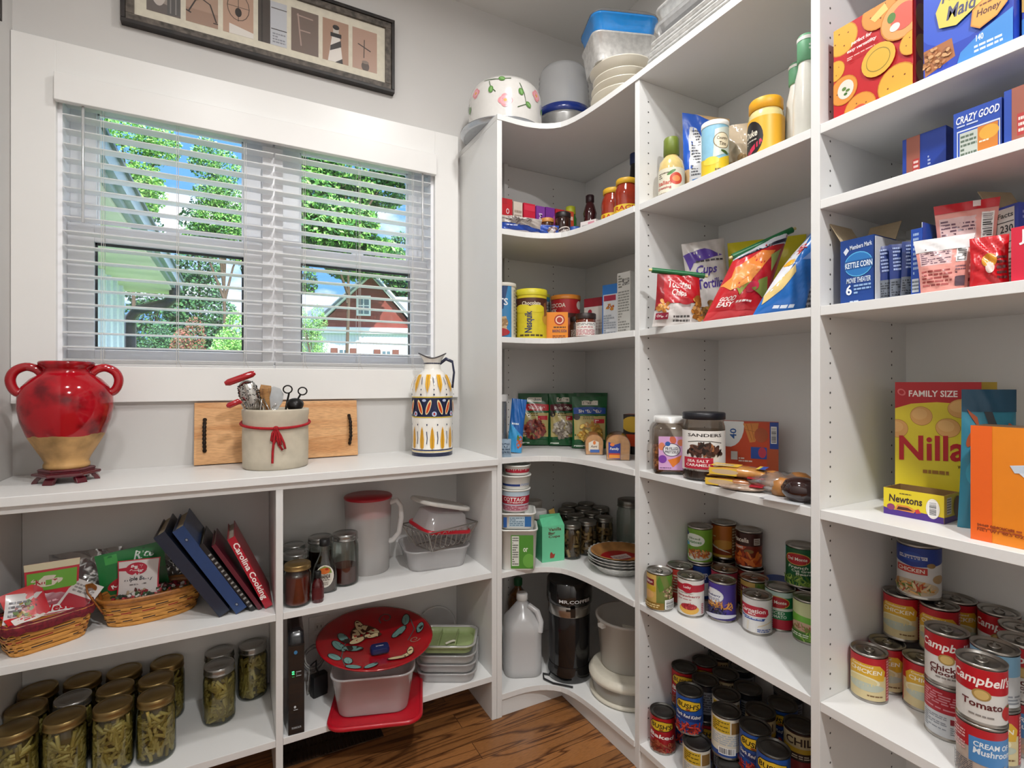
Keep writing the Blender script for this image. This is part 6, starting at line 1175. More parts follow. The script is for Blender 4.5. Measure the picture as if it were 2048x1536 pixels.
# ---- top of the corner unit
t = thing('cake_tray', 'round steel tray with pale rim under the floral cake dome, jutting out left', 'tray', (.933, 1.820, TT+.0003)); m = MB().lathe([(.15, 0), (.158, .002), (.166, .012), (.168, .014), (.160, .013), (.15, .006), (0, .006)], mat('#b9bcc0', .25, .85), 56); mesh_obj('plate', m, t)
dm_ = mat('#dcd9d4', .18, var=.02, coat=.4); cd = thing('cake_dome', 'frosted cake dome painted with pink flowers and green leaves', 'cake dome', (.945, 1.822, TT+.0075), face_cam(.945, 1.822)); R0 = .145; hd = .192
PR = [(1, 0), (1, .62), (.985, .75), (.94, .86), (.85, .95), (.7, .99), (0, 1)]
m = MB().lathe([(R0*a, hd*b) for a, b in PR], dm_, 64, cap0=False)
def Sd(u, v, o):
    Wd, q = PI*R0, v/hd
    for (ra, qa), (rb_, qb) in zip(PR, PR[1:]):
        if q <= qb+1e-9: k = ra+(rb_-ra)*(q-qa)/(qb-qa); break
    a = -PI/2+(u/Wd-.5)*PI; return ((R0*k+o+.0004)*math.cos(a), (R0*k+o+.0004)*math.sin(a), v+o*.5)
def blossom(cx, cy, s): return [('e', cx+s*.6*math.cos(a), cy+s*1.4*math.sin(a), s*.75, s*1.6, '#e0949a', 0) for a in (0, 1.57, 3.14, 4.7)]+[('e', cx, cy, s*.9, s*1.9, '#e8aab0', 0), ('e', cx, cy, s*.3, s*.7, '#d9a23a')]
def lea(cx, cy, r): return [('e', cx, cy, .022, .07, '#5f8f4a', r), ('e', cx+.003, cy, .008, .05, '#86b070', r)]
art = blossom(.22, .70, .035)+blossom(.50, .42, .045)+blossom(.80, .68, .04)+[('s', [(.03, .3), (.06, .5), (.1, .6)], .006, '#3f5a35'), ('s', [(.36, .85), (.38, .7), (.42, .6)], .006, '#3f5a35'), ('s', [(.62, .8), (.66, .6), (.68, .4), (.6, .3)], .006, '#3f5a35'), ('s', [(.3, .9), (.45, .86), (.55, .88)], .006, '#3f5a35')]+lea(.12, .45, -20)+lea(.05, .55, 0)+lea(.38, .66, 0)+lea(.47, .87, 70)+lea(.63, .62, 20)+lea(.70, .40, 60)+lea(.9, .45, -30)
paint(m, art, PI*R0, hd*.97, Sd, us_of(PI*R0, 22), [hd*i/12 for i in range(1, 12)], rough=.2); mesh_obj('dome', m, cd)
mk2 = glassy('#f6f7f8', .10, .97, .12, .65); cx2, cy2 = 1.235, 1.842
t = thing('mixing_bowl', 'grey translucent tall bowl on the unit top under the ribbed container', 'bowl', (cx2, cy2, TT+.0003)); mesh_obj('body', MB().lathe([(.085, 0), (.09, .004), (.112, .14), (.114, .15), (.106, .15), (.085, .006), (0, .006)], mat('#a5a4a2', .3, .5, var=.05), 56), t)
t = thing('ribbed_container', 'upturned ribbed translucent container with blue rim on the grey bowl', 'container', (cx2, cy2, TT+.1506)); m = MB(); pr_ = [(.112, .03)]
for i in range(8): pr_ += [(.1125-.0012*i, .042+i*.021), (.1085-.0012*i, .052+i*.021)]
m.lathe(pr_+[(.092, .212), (.08, .218)], mk2, 56, cap0=False); mesh_obj('body', m, t); mesh_obj('rim', MB().lathe([(.105, 0), (.116, .002), (.119, .014), (.117, .032), (.108, .034), (.104, .02)], mat('#16307e', .2, coat=.4), 56, cap0=False, cap1=False), t)
crm2 = mat('#efe8d8', .3, var=.03, scale=12, coat=.2); qx, qy = 1.245, 1.462
zq = TT
for i, (r_, h_, lab) in enumerate(((.112, .034, 'cream plastic bowl at the bottom of the stack on the unit top'), (.118, .036, 'second cream bowl from the bottom of the stack'), (.115, .036, 'third cream bowl from the bottom of the stack'), (.108, .04, 'fourth cream bowl from the bottom of the stack'), (.118, .042, 'topmost wide cream bowl under the foil roasting pan'))):
    t = thing('plastic_bowl', lab, 'bowl', (qx+.012*i*.5, qy+.01*i, zq+.0004), group='stack of cream bowls'); hb2 = h_+.012
    mesh_obj('body', MB().lathe([(r_*.55, 0), (r_*.62, .003), (r_*.9, h_*.75), (r_, h_*.95), (r_*1.02, h_), (r_*.97, h_), (r_*.86, h_*.75), (r_*.55, .005), (0, .005)], crm2, 52), t); zq += h_+.0008
t = thing('foil_roasting_pan', 'deep foil roasting pan resting on the cream bowls', 'foil pan', (qx+.012, qy+.05, zq+.0006), -.35); mesh_obj('pan', tub_mb(MB(), .235, .17, .098, .03, foil, .88), t); zq += .100
t = thing('baking_dish', 'bright blue plastic dish inside a foil pan at the ceiling', 'dish', (qx+.014, qy+.05, zq+.0006), -.35); mesh_obj('body', tub_mb(MB(), .245, .18, .062, .035, mat('#1b86d6', .15, var=.05, coat=.5), .88), t)
mesh_obj('clear_cover', MB().rings([rr(.255, .19, .04, .063), rr(.255, .19, .04, .068), rr(.22, .16, .035, .084), rr(.2, .14, .03, .086)], glassy('#ffffff', .25, .92, .08, .15)), t)
# foil sheets and trays on the right unit
zf = TT; fx, fy = 1.245, 1.015
for i in range(5):
    t = thing('foil_baking_sheet', ['bottom foil sheet of the flat pile on the right unit', 'second foil sheet of the flat pile', 'third foil sheet of the flat pile', 'fourth foil sheet of the flat pile', 'top foil sheet of the flat pile under the clear trays'][i], 'foil sheet', (fx+.004*(i % 2), fy-.006*i, zf+.0004), group='flat pile of foil sheets'); m = tub_mb(MB(), .27, .40, .013, .02, foil, .95, lip=.003); mesh_obj('pan', m, t); zf += .0138
t = thing('clear_tray', 'ribbed clear plastic tray lying on the foil sheets', 'tray', (fx+.005, fy+.03, zf+.0006)); m = MB(); cl_ = glassy('#e9ebee', .35, .9, .08, .2)
def ribbed(w, d, z, n=22):
    o = []; base = rr(w, d, .03, z, n)
    for i, p in enumerate(base): k = 1+(.008 if i % 2 else -.008); o.append((p[0]*k, p[1]*k, z))
    return o
m.rings([ribbed(.21, .28, 0), ribbed(.235, .305, .055), rr(.25, .32, .035, .058, 22), rr(.25, .32, .035, .062, 22)], cl_, False, True, False); mesh_obj('body', m, t)
t = thing('foil_loaf_pan', 'crumpled foil pan stacked on the clear tray near the ceiling', 'foil pan', (fx+.01, fy+.05, zf+.063)); mesh_obj('pan', tub_mb(MB(), .22, .29, .06, .03, foil, .86), t)
# ================================================================== right unit, bay 1
def rightbay(px_, X): p = onX(px_, X); return p[0], p[1]
# ---- T1
x, y = rightbay(1342.8, 1.165); y = min(y, P1-.042)
lathe_thing('dressing_bottle', 'salad dressing bottle with olive green cap and cream label', 'bottle', x, y, T1, [('body', [(.034, 0), (.0375, .005), (.038, .09), (.034, .112), (.022, .128), (.018, .135)], mat('#d9bf7c', .2, var=.08, coat=.4), dict(art=[('r', .0, .0, 1, .92, '#d8d2bd'), ('e', .62, .55, .16, .2, '#c4452f'), ('e', .62, .55, .1, .1, '#e0894f'), ('e', .5, .76, .12, .05, '#4f8040', 30), ('t', 'Italian', .12, .38, .5, .52, '#b8463a', .1), ('t', 'Dressing', .1, .22, .5, .33, '#a83a3a'), ('n', .15, .6, .45, .8, '#6a5f50', 3), ('n', .1, .05, .5, .15, '#8a7a60', 1)], r=.0382, z0=.004, h=.09)), ('cap', [(.020, .133), (.0235, .135), (.0225, .182), (.020, .187)], '#6f7f2a')])
x, y = rightbay(1411, 1.25); BG_ = [('r', 0, 0, 1, 1, '#d6b586'), ('p', [(0, .34), (.22, .34), (.26, 1), (.0, 1)], '#2a5cc0'), ('p', [(.2, .62), (1, .62), (1, .86), (.3, 1), (.0, 1)], '#2a5cc0'), ('p', [(.16, .02), (.42, .02), (.42, .7), (.3, .82), (.12, .84)], '#d5d6d8'), ('n', .19, .25, .39, .8, '#55575c', 16), ('r', .2, .0, .42, .22, '#2a74bd'), ('e', .55, .72, .09, .045, '#e2e6ee'), ('e', .55, .72, .07, .035, '#2a5cc0')]
bag('tortilla_bag', 'tall blue topped clear bag with nutrition strip behind the lemonade can', 'bag', x, y, T1, .135, .275, .05, '#d4b080', BG_, rz=-YAW-.35, lean=3, seed=51, wr=.003, crown=lambda u: 1.02-.16*u)
x, y = rightbay(1431, 1.165); canister('lemonade_canister', 'lemonade powder can in pale blue and yellow with white lid', x, y, T1, .0348, .156, '#8fc4dd', '#e6e6e2', [('p', [(0, 0), (1, 0), (1, .45), (.5, .3), (0, .4)], '#e0bf2a'), ('p', [(.45, .35), (1, .5), (1, 1), (.5, .9)], '#cbd6cf'), ('e', .68, .68, .22, .16, '#7a6a4a'), ('e', .68, .68, .2, .145, '#e6dcc0'), ('t', 'Country', .54, .68, .82, .76, '#4a3a28', .1), ('t', 'Time', .6, .58, .78, .66, '#4a3a28', .1), ('e', .75, .46, .12, .03, '#3f5a2a', -20), ('e', .4, .3, .2, .08, '#e6cf4a'), ('n', .5, .08, .8, .16, '#6a5a1c', 1)])
x, y = rightbay(1490, 1.24)
bag('wrap_bag', 'clear bag of brown flatbreads behind the yellow jar', 'bag', x, y, T1, .13, .17, .05, '#b9a890', [('f', .5, .15, .46, .25, ['#a98c66', '#8a7052', '#bfa680'], 40, 6, .3)], rz=-YAW-.4, lean=4, seed=52, clear=None, wr=.008, rough=.15)
x, y = rightbay(1541, 1.185)
lathe_thing('mayonnaise_jar', 'yellow jar with yellow lid and black round label', 'jar', x, y, T1, [('body', [(.038, 0), (.042, .005), (.0425, .03), (.0425, .1), (.040, .12), (.034, .130)], mat('#dccb8c', .2, coat=.4), dict(art=[('r', .0, 0, 1, 1, '#e2a92a'), ('e', .22, .5, .24, .44, '#1f1a1a'), ('p', [(.1, .05), (.45, .35), (.42, .45), (.08, .18)], '#c2284a'), ('t', 'Duke', .08, .55, .36, .72, '#e0d9c8', .1), ('n', .1, .38, .34, .5, '#b9b2a5', 2), ('r', .95, .1, 1.2, .9, '#e2dfd2'), ('n', .97, .15, 1.15, .85, '#5a7a6a', 5)], r=.0428, z0=.006, h=.1)), ('lid', [(.037, .128), (.0395, .130), (.0395, .152), (.037, .156)], '#e5a41c')])
cb_ = mat('#e2e0d6', .3, var=.02, coat=.3)
for (pxx, X, lab, hh) in ((1588, 1.20, 'white creamer bottle with green cap right of the yellow jar', .24), (1612, 1.165, 'white creamer bottle with green cap nearest the upright', .25)):
    x, y = rightbay(pxx, X); y = max(y, P2+.0197+.028); lathe_thing('creamer_bottle', lab, 'bottle', x, y, T1, [('body', [(.024, 0), (.027, .005), (.027, .10), (.024, .13), (.0225, .15), (.017, .175), (.015, .19)], cb_), ('cap', [(.0165, .188), (.0185, .19), (.0185, hh-.004), (.016, hh)], '#6fae84', dict(art=[('r', -1, .85, 2, 1, '#e6e6e0'), ('n', .6, .35, .85, .65, '#d8e2d6', 2)], r=.0188, z0=.19, h=hh-.196))], group='white creamer bottles')
# ---- T2: chip bags
clipm = mat('#1c6b3c', .35)
def clip(L, z, x0=0, rot=0, fold=None):
    def f(t, R_, mn, wd):
        m = MB().rings([[(x, .009*math.cos(2*PI*k/12), .008*math.sin(2*PI*k/12)) for k in range(12)] for x in (-L/2, L/2)], clipm, True, True, True)
        m.rings([[(x, .004*math.cos(2*PI*k/10), .004*math.sin(2*PI*k/10)) for k in range(10)] for x in (-L/2-.009, L/2+.009)], mat('#d8c98a', .4), True, True, True)
        o = mesh_obj('bag_clip', m, t); M = R_ @ Matrix.Translation((x0, 0, z)) @ Matrix.Rotation(math.radians(rot), 4, 'Y'); o.matrix_local = Matrix.Translation((0, 0, -mn)) @ M; o['label'] = 'green bag clip rod'
    return f
x, y = rightbay(1356, 1.14)
bag('chip_bag', 'red and white snack chip bag closed with a green clip rod', 'chip bag', x, y, T2, .148, .155, .075, '#d9d4d0', [('r', 0, .42, 1, 1, '#b51a24'), ('p', [(0, .3), (.16, .42), (.16, 1), (0, 1)], '#8d121c'), ('t', 'Toasted', .25, .70, .78, .86, '#e9e2dc', .1, -6), ('t', 'Chips', .33, .52, .66, .68, '#e9e2dc', .1, -6), ('f', .15, .36, .14, .14, ['#c98a3c', '#b5702c', '#dba35c'], 24, 4, .3), ('f', .9, .3, .16, .25, ['#b97a35', '#8f5a24', '#cc9450'], 40, 5, .25), ('r', .02, .12, .26, .24, '#8f1c38'), ('t', 'Original', .04, .15, .24, .21, '#e6dcd8'), ('e', .62, .44, .14, .06, '#a51a24'), ('n', .36, .05, .68, .2, '#4a4644', 2)], rz=-YAW-.12, kind='stand', seed=61, top=.8, wr=.004, extra=clip(.15, .156, 0, 8))
x, y = rightbay(1424, 1.285)
bag('chip_bag', 'white and purple tortilla chip bag behind the red chip bag', 'chip bag', x, y, T2, .125, .265, .07, '#d5d1cd', [('p', [(0, .86), (.5, .9), (.9, .8), (.2, .74), (.1, .66)], '#5a3fa0'), ('t', 'Tortilla', .22, .43, .85, .54, '#4a3490'), ('t', 'Cups', .22, .57, .72, .7, '#4a3490', .2), ('n', .25, .73, .9, .77, '#4a464c', 1), ('f', .55, .14, .4, .14, ['#8a6230', '#a87a3c', '#6b4a24'], 36, 6, .3)], rz=-YAW-.2, seed=62, wr=.006, kind='pillow', roll=-6)
x, y = rightbay(1520, 1.36); 
bag('chip_bag', 'yellow snack bag standing at the back of the shelf', 'chip bag', x, y, T2, .21, .262, .05, '#d6cc24', [('p', [(.06, .76), (.25, .88), (.12, .62)], '#c43a24'), ('t', 'V', .1, .74, .16, .82, '#e6dfd0'), ('r', 0, 0, 1, .5, '#b0242a')], rz=-YAW-.5, seed=63, wr=.003, kind='pillow', rough=.2)
x, y = rightbay(1462, 1.155)
bag('chip_bag', 'big red chip bag leaning right with a green clip rod across its top', 'chip bag', x, y, T2, .142, .195, .085, '#c2202a', [('p', [(.0, 1), (1, 1), (1, .84), (0, .94)], '#c9ccd4'), ('p', [(.1, .93), (1, .9), (1, .86), (.1, .9)], '#1f2236'), ('p', [(.1, .74), (.5, .86), (.8, .8), (.62, .62), (.3, .5), (.12, .52)], '#e0813a'), ('p', [(.0, .5), (.3, .72), (.62, .62), (.5, .46), (.2, .38)], '#e8964a'), ('p', [(.5, .45), (.8, .5), (.95, .3), (.85, .26), (.55, .38)], '#7d8a42'), ('p', [(.72, .75), (.92, .8), (.85, .56)], '#9aa85a'), ('p', [(.3, .4), (.5, .46), (.4, .3)], '#8f9a4a'), ('e', .58, .4, .12, .07, '#c2334a'), ('t', 'GOOD', .1, .24, .36, .3, '#f0e6e0', .1), ('t', 'EASY', .1, .16, .36, .23, '#f0e6e0', .1), ('n', .4, .2, .7, .25, '#f0e6e0', 1), ('r', 0, 0, 1, .11, '#cf3a40'), ('n', .6, .02, .85, .09, '#8a2028', 2)], rz=-YAW-.15, seed=64, wr=.006, kind='pillow', lean=4, shear=.42, crown=lambda u: .86+.40*u, extra=clip(.165, .205, .082, -24))
x, y = rightbay(1556, 1.15)
bag('chip_bag', 'bright blue potato chip bag leaning against the upright', 'chip bag', x, max(y, .765), T2, .112, .236, .08, '#1d6fc4', [('p', [(0, .2), (.2, .3), (.3, .9), (.0, .9)], '#dcdfe6'), ('t', 'Lays', .02, .62, .3, .86, '#c22c30', .1, 70), ('e', .12, .58, .12, .05, '#e0a92a'), ('p', [(.05, .1), (.3, .25), (.42, .42), (.3, .52), (.16, .4), (.0, .2)], '#dfc480'), ('n', .3, .04, .9, .1, '#dfe6ee', 1), ('p', [(.4, .55), (.7, .52), (.65, .62)], '#7fa0dc')], rz=-YAW-.25, seed=65, wr=.006, kind='pillow', shear=.37, top=.55, crown=lambda u: .72+.38*u)
x, y = rightbay(1606, 1.23); bag('chip_bag', 'white nutrition printed back of a snack bag beside the upright', 'chip bag', x, max(y, P2+.06), T2, .07, .18, .05, '#d5d8dc', [('n', .08, .06, .92, .94, '#5c626c', 14)], rz=-YAW-.5, seed=66, wr=.003, kind='pillow')
# ---- T3
sx, sy_ = 1.160, 1.156; hq = .168
t = thing('snack_jar', 'square clear jar of peanut butter pretzels with white lid and pink label', 'jar', (sx, sy_, T3+.0003), -YAW-.18); cj = glassy('#f4ece2', .06, .985, .04)
m = MB().rings([rr(.092, .092, .018, 0), rr(.098, .098, .018, .006), rr(.098, .098, .018, hq*.72), rr(.094, .094, .02, hq*.8), rr(.08, .08, .03, hq*.87), rr(.076, .076, .037, hq*.9)], cj, True, True, False); mesh_obj('body', m, t)
c = MB(); rq = random.Random(3)
for i in range(150):
    X, Y_ = rq.uniform(-.04, .04), rq.uniform(-.04, .04); 
    if rq.random() < .6:
        if rq.random() < .5: X = math.copysign(.04, X)
        else: Y_ = math.copysign(.04, Y_)
    c.lathe([(0, -.008), (.007, -.006), (.0075, .004), (0, .008)], mat(rq.choice(['#9c5f2a', '#b5763a', '#7a4520', '#c48a4a']), .5, var=0), 7, T=Matrix.Translation((X, Y_, rq.uniform(.012, hq*.45))) @ Matrix.Rotation(rq.uniform(0, 3), 4, 'X') @ Matrix.Rotation(rq.uniform(0, 3), 4, 'Z'))
c.rings([rr(.078, .078, .015, .006), rr(.078, .078, .015, hq*.42)], mat('#6a4022', .6)); o = mesh_obj('pretzels', c, t); o['kind'] = 'stuff'
mesh_obj('lid', MB().rings([rr(.086, .086, .043, hq*.89), rr(.092, .092, .046, hq*.90), rr(.092, .092, .046, hq*1.0), rr(.088, .088, .044, hq*1.01)], mat('#e9e9e6', .35)), t)
m = MB(); paint(m, [('r', 0, 0, 1, 1, '#cfa0cc'), ('e', .55, .9, .12, .12, '#c9664a', 20), ('e', .85, .82, .13, .1, '#d5805a', -30), ('e', .12, .7, .12, .12, '#d5805a'), ('e', .5, .6, .34, .2, '#4a4560'), ('e', .5, .6, .31, .18, '#e2e4e6'), ('e', .35, .78, .1, .07, '#2a5aa5'), ('t', 'PB FILLED', .26, .6, .74, .68, '#3a3440'), ('t', 'PRETZELS', .24, .5, .76, .58, '#3a3440'), ('e', .15, .32, .16, .12, '#7a3aa0'), ('p', [(.35, .3), (.6, .35), (.88, .45), (.8, .25), (.55, .08)], '#dc7a2c'), ('n', .05, .04, .5, .08, '#5a3a6a', 1)], .074, .098, lambda u, v, o: (u-.037, -.0495-o, .014+v)); mesh_obj('printed_label', m, t)
x, y, r_, h_ = place('S', 508, 940, 225, 935, T3); y = min(y, P1-.01-r_); t = thing('snack_jar', 'large round clear jar of chocolate caramels with black lid and white label', 'jar', (x, y, T3+.0003), face_cam(x, y)+.02)
m = MB().lathe([(r_*.9, 0), (r_*.99, .005), (r_, .012), (r_, h_*.76), (r_*.99, h_*.8), (r_*.93, h_*.86), (r_*.95, h_*.88), (r_*.93, h_*.9)], cj, 44, cap1=False); mesh_obj('glass', m, t)
mesh_obj('contents', MB().lathe([(r_*.85, .003), (r_*.95, .008), (r_*.95, h_*.26), (r_*.9, h_*.28), (0, h_*.27)], mat('#3a2018', .35, var=.3, scale=60, bump=.6), 36), t)
mesh_obj('lid', MB().lathe([(r_*.99, h_*.9), (r_*1.02, h_*.905), (r_*1.02, h_*.985), (r_*.98, h_)], mat('#15161f', .4), 44), t)
m = MB(); wrap(m, [('r', 0, 0, 1, 1, '#e6e3de'), ('t', 'SANDERS', .24, .85, .78, .93, '#26221f'), ('s', [(.24, .71), (.4, .745), (.6, .745), (.78, .70)], .012, '#4a423c'), ('f', .35, .47, .13, .12, ['#3a221a', '#56352a', '#22120d', '#8a5f4a'], 30, 3, .35), ('f', .62, .49, .15, .13, ['#3a221a', '#56352a', '#22120d', '#a5683c'], 30, 4, .35), ('f', .48, .58, .15, .12, ['#3a221a', '#56352a', '#22120d', '#6a4536'], 30, 5, .35), ('r', .2, .06, .62, .34, '#b51f38'), ('t', 'SEA SALT', .26, .22, .56, .29, '#eee0da', .1), ('t', 'CARAMELS', .24, .12, .58, .19, '#eee0da', .1), ('n', .2, .0, .4, .04, '#5a524c', 1), ('n', -.3, .1, .02, .8, '#8a8580', 12)], r_+.0006, h_*.15, h_*.59, '#e6e3de'); mesh_obj('printed_label', m, t)
A_, B_ = rightbay(1444, 1.325), rightbay(1554, 1.325); A_ = (1.30, 1.08); B_ = (1.385, .955)
carton('waffle_box', 'red orange frozen waffle style box with blue corner at the back', 'box', A_, B_, T3, .155, .03, '#cf4a22', front=[('e', .12, .92, .28, .42, '#e2e4e2'), ('t', '40', .14, .66, .26, .86, '#2a5a9a', 0, 90), ('p', [(.38, .96), (.66, .98), (.6, .62), (.5, .6)], '#d9883c'), ('s', [(.44, .95), (.54, .64)], .008, '#a85f24'), ('s', [(.52, .96), (.58, .64)], .008, '#a85f24'), ('s', [(.4, .85), (.64, .8)], .008, '#a85f24'), ('e', .7, .75, .12, .14, '#b5562c'), ('r', .85, .5, 1, 1, '#23479a'), ('b', .87, .6, .97, .92, 1), ('r', .52, .3, .8, .52, '#2a50a5'), ('r', .8, .0, 1, .5, '#b5522c'), ('e', .72, .42, .07, .1, '#c43a52'), ('r', .16, .26, .28, .42, '#d9d4cc'), ('n', .3, .22, .55, .32, '#ecd8c8', 2)], rcol='#b8421f')
yb2 = .945
for i, (dz, dx, lab, le) in enumerate(((0, .0, 'lower clear pack with yellow label lying on the shelf', .0), (.028, .012, 'upper clear pack with yellow label and blue end on top of the other pack', .0))):
    x, y = 1.172+dx*.3, .950-dx; t = thing('cookie_pack', lab, 'snack pack', (x, y, T3+.0005+dz), -PI/2+.42, 'yellow labelled packs')
    n = 14; rs = []
    for j in range(n+1):
        v = j/n; X = -.085+.17*v; e = max(.03, math.sin(PI*min(1, max(0, v)))**.4); rs.append([(X, .035*(.75+.25*e)*math.copysign(abs(math.cos(a))**.6, math.cos(a)), .013+.0128*e*math.copysign(abs(math.sin(a))**.6, math.sin(a))) for a in [2*PI*k/16 for k in range(16)]])
    m = MB().rings(rs, mat('#c58a45' if i else '#a86a3c', .2, var=.15, scale=40, coat=.5)); bw2 = [('r', .0, .0, .52, 1, '#e0b52c'), ('e', .22, .4, .2, .3, '#cdb694'), ('t', 'Tyson', .2, .66, .42, .84, '#5a3f80', .1), ('n', .1, .35, .4, .5, '#8a6a5a', 1), ('r', .84, 0, .9, 1, '#d8c04a'), ('r', .9, 0, 1, 1, '#2450a5')]
    if i == 0: bw2 = bw2[:4]
    paint(m, bw2, .155, .052, lambda u, v, o: (u-.0775, v-.026, .0262+o-abs(v-.026)*.02)); paint(m, [('r', 0, 0, .52, 1, '#dfb840'), ('e', .3, .5, .25, .35, '#c4a988')], .155, .018, lambda u, v, o: (u-.0775, -.0348-o, .004+v)); mesh_obj('wrapper', m, t)
bun = mat('#c1803c', .45, var=.25, scale=30, coat=.2)
t = thing('bun_bag', 'clear bag of glossy brown rolls near the upright', 'bread', (1.163, .80, T3+.0004), -PI/2+.35)
for j, (a, b, r2) in enumerate(((-.034, .012, .034), (.028, .012, .036), (.0, -.028, .030))):
    mesh_obj('roll', MB().lathe([(0, 0), (r2*.8, .002), (r2, r2*.55), (r2*.85, r2*1.1), (r2*.45, r2*1.4), (0, r2*1.48)], bun, 24, c=(a, b), cap0=False), t)
m = MB(); rs = []
for j in range(15):
    v = j/14; X = -.09+.165*v; e = max(.12, math.sin(PI*min(1, v*.92+.04))**.5); rs.append([(X, .052*e*math.cos(a)+.003*math.sin(7*a+j), max(.0, .024+.026*e*math.sin(a)+.002*math.sin(5*a+j*2))) for a in [2*PI*k/20 for k in range(20)]])
m.rings(rs, film); mesh_obj('wrapper', m, t); mesh_obj('printed_tab', MB().box(-.085, -.03, .030, -.045, .005, .033, '#b5202c').box(-.08, -.02, .0332, -.05, -.005, .0336, '#e6e2de'), t)
t = thing('bun_bag', 'flat red edged wrapper of sliced bread lying in front of the rolls', 'bread', (1.138, .892, T3+.0004), -PI/2+.5); m = MB(); rs = []
for j in range(11):
    v = j/10; X = -.055+.11*v; e = max(.15, math.sin(PI*v)**.5); rs.append([(X, .026*e*math.cos(a), .008+.008*e*math.sin(a)) for a in [2*PI*k/14 for k in range(14)]])
m.rings(rs, mat('#b9a08c', .2, var=.3, scale=50, coat=.5)); m.box(.02, -.022, .015, .05, .02, .0165, mat('#b01f30', .3)); mesh_obj('wrapper', m, t)
m = MB().lathe([(0, 0), (.022, .002), (.034, .018), (.036, .03), (.028, .046), (.012, .054), (0, .055)], mat('#2c1413', .12, var=.1, coat=.6), 32, sy=1.2); tag(mesh_obj('rye_bun', m, loc=(1.145, .730, T3+.0004), rz=.3), 'round very dark glossy bun against the upright', 'bread')
m = MB().box(-.03, -.045, 0, .02, .045, .0012, mat('#d5d6d8', .3)).box(-.03, .033, .0012, -.023, .043, .0014, holem); tag(mesh_obj('paper_card', m, loc=(1.115, .755, T3+.0005), rz=.15), 'thin white card lying on the shelf edge in front of the dark bun', 'card')
# ---- T4 cans
RC, HC = .0375, .112
pic = lambda cols, n=50, seed=1, cx=.5, cy=.22, rx=.3, ry=.17, sz=.22: ('f', cx, cy, rx, ry, cols, n, seed, sz)
CANS['pineapple'] = ([('r', .0, .0, 1, 1, '#6f7a3c'), ('r', .0, .0, .42, 1, '#c9a55a'), ('r', .02, .68, .36, .86, '#7a1a28'), ('t', 'Libbys', .06, .72, .32, .82, '#e6dcd4'), ('r', .02, .5, .4, .66, '#c2a22e'), ('e', .2, .4, .16, .12, '#d8a96a'), ('p', [(.5, 1), (.62, .6), (.5, .5), (.42, .8)], '#4f7a2c'), ('p', [(.66, 1), (.8, .62), (.9, .98)], '#5a8a35'), ('f', .74, .5, .17, .2, ['#a58a6a', '#c9b08c', '#7a5f45', '#8a9a5a'], 60, 7, .16), ('r', .0, 0, .6, .2, '#8a6a2c'), ('n', .05, .04, .5, .16, '#e0cf9a', 2), ('b', .62, .02, .92, .3, 1)], '#8a7a45', .0375, .112, 'tab')
CANS['strawberry'] = ([('r', -1, .68, 2, .88, '#a81c30'), ('e', .42, .78, .17, .14, '#a81c30'), ('t', 'Lucky', .32, .75, .5, .84, '#e6d8d4'), ('t', 'Strawberry', .14, .5, .74, .58, '#a5404a'), ('n', .15, .43, .7, .47, '#b0686c', 1), ('n', .15, .61, .55, .645, '#8a7a78', 1), ('e', .45, .17, .25, .14, '#d9a84a'), ('e', .45, .25, .2, .09, '#a01f2a'), ('f', .45, .27, .18, .07, ['#b5303a', '#8a1420', '#c9504a'], 20, 3, .25), ('n', .76, .05, .84, .36, '#b0404a', 6)], '#d9d6d1', .0375, .112, 'tab')
CANS['blueberry'] = ([('e', .26, .66, .27, .2, '#c9ccd4'), ('e', .26, .66, .25, .185, '#dfe1e4'), ('e', .06, .8, .07, .07, '#2a4a8a'), ('t', 'Blueberry', .08, .62, .46, .70, '#3a3a70', .1), ('n', .1, .52, .44, .6, '#7a7a98', 2), ('f', .42, .40, .38, .1, ['#c9883c', '#dda55c', '#b5702c'], 50, 3, .18), ('f', .32, .26, .32, .12, ['#1c1a30', '#2f2c4c', '#3f3f6a', '#12101f'], 70, 5, .14), ('e', .45, .13, .36, .06, '#c9cbd6', 5)], '#4a3a92', .0375, .112, 'tab')
CANS['milk'] = ([('p', [(.02, .62), (.06, .82), (.6, .8), (.74, .72), (.76, .58), (.7, .5), (.2, .5)], '#b51f35'), ('t', 'Carnation', .08, .6, .68, .73, '#eee4e0'), ('t', 'MILK', .3, .53, .48, .59, '#eee4e0'), ('p', [(.04, .5), (.4, .44), (.68, .46), (.64, .38), (.2, .38)], '#2a4a94'), ('n', .15, .4, .6, .45, '#cfd8ea', 1), ('p', [(.5, .18), (.86, .34), (.84, .37), (.52, .22)], '#d8c6a4'), ('s', [(.28, .05), (.3, .33)], .05, '#d9d2c4'), ('n', .5, .03, .82, .14, '#4a62a5', 2), ('n', .88, .05, 1.1, .9, '#8a92a8', 12)], '#dedddb', .0375, .100, 'tab')
DM = [('e', .42, .72, .3, .17, '#c9a84a'), ('e', .42, .72, .28, .15, '#b01f28'), ('t', 'Del Monte', .2, .68, .64, .77, '#f0e8dc')]
CANS['tomato_dm'] = ([('r', 0, .0, 1, 1, '#1f7a48'), ('r', 0, .86, 1, 1, '#b8cfc8'), ('r', 0, 0, 1, .26, '#b52238')]+DM+[('r', .16, .5, .8, .57, '#d5d9cf'), ('t', 'DICED', .26, .4, .6, .48, '#d9e6da'), ('t', 'TOMATO', .24, .3, .64, .38, '#d9e6da')], '#1f6b40', .0375, .112, 'plain')
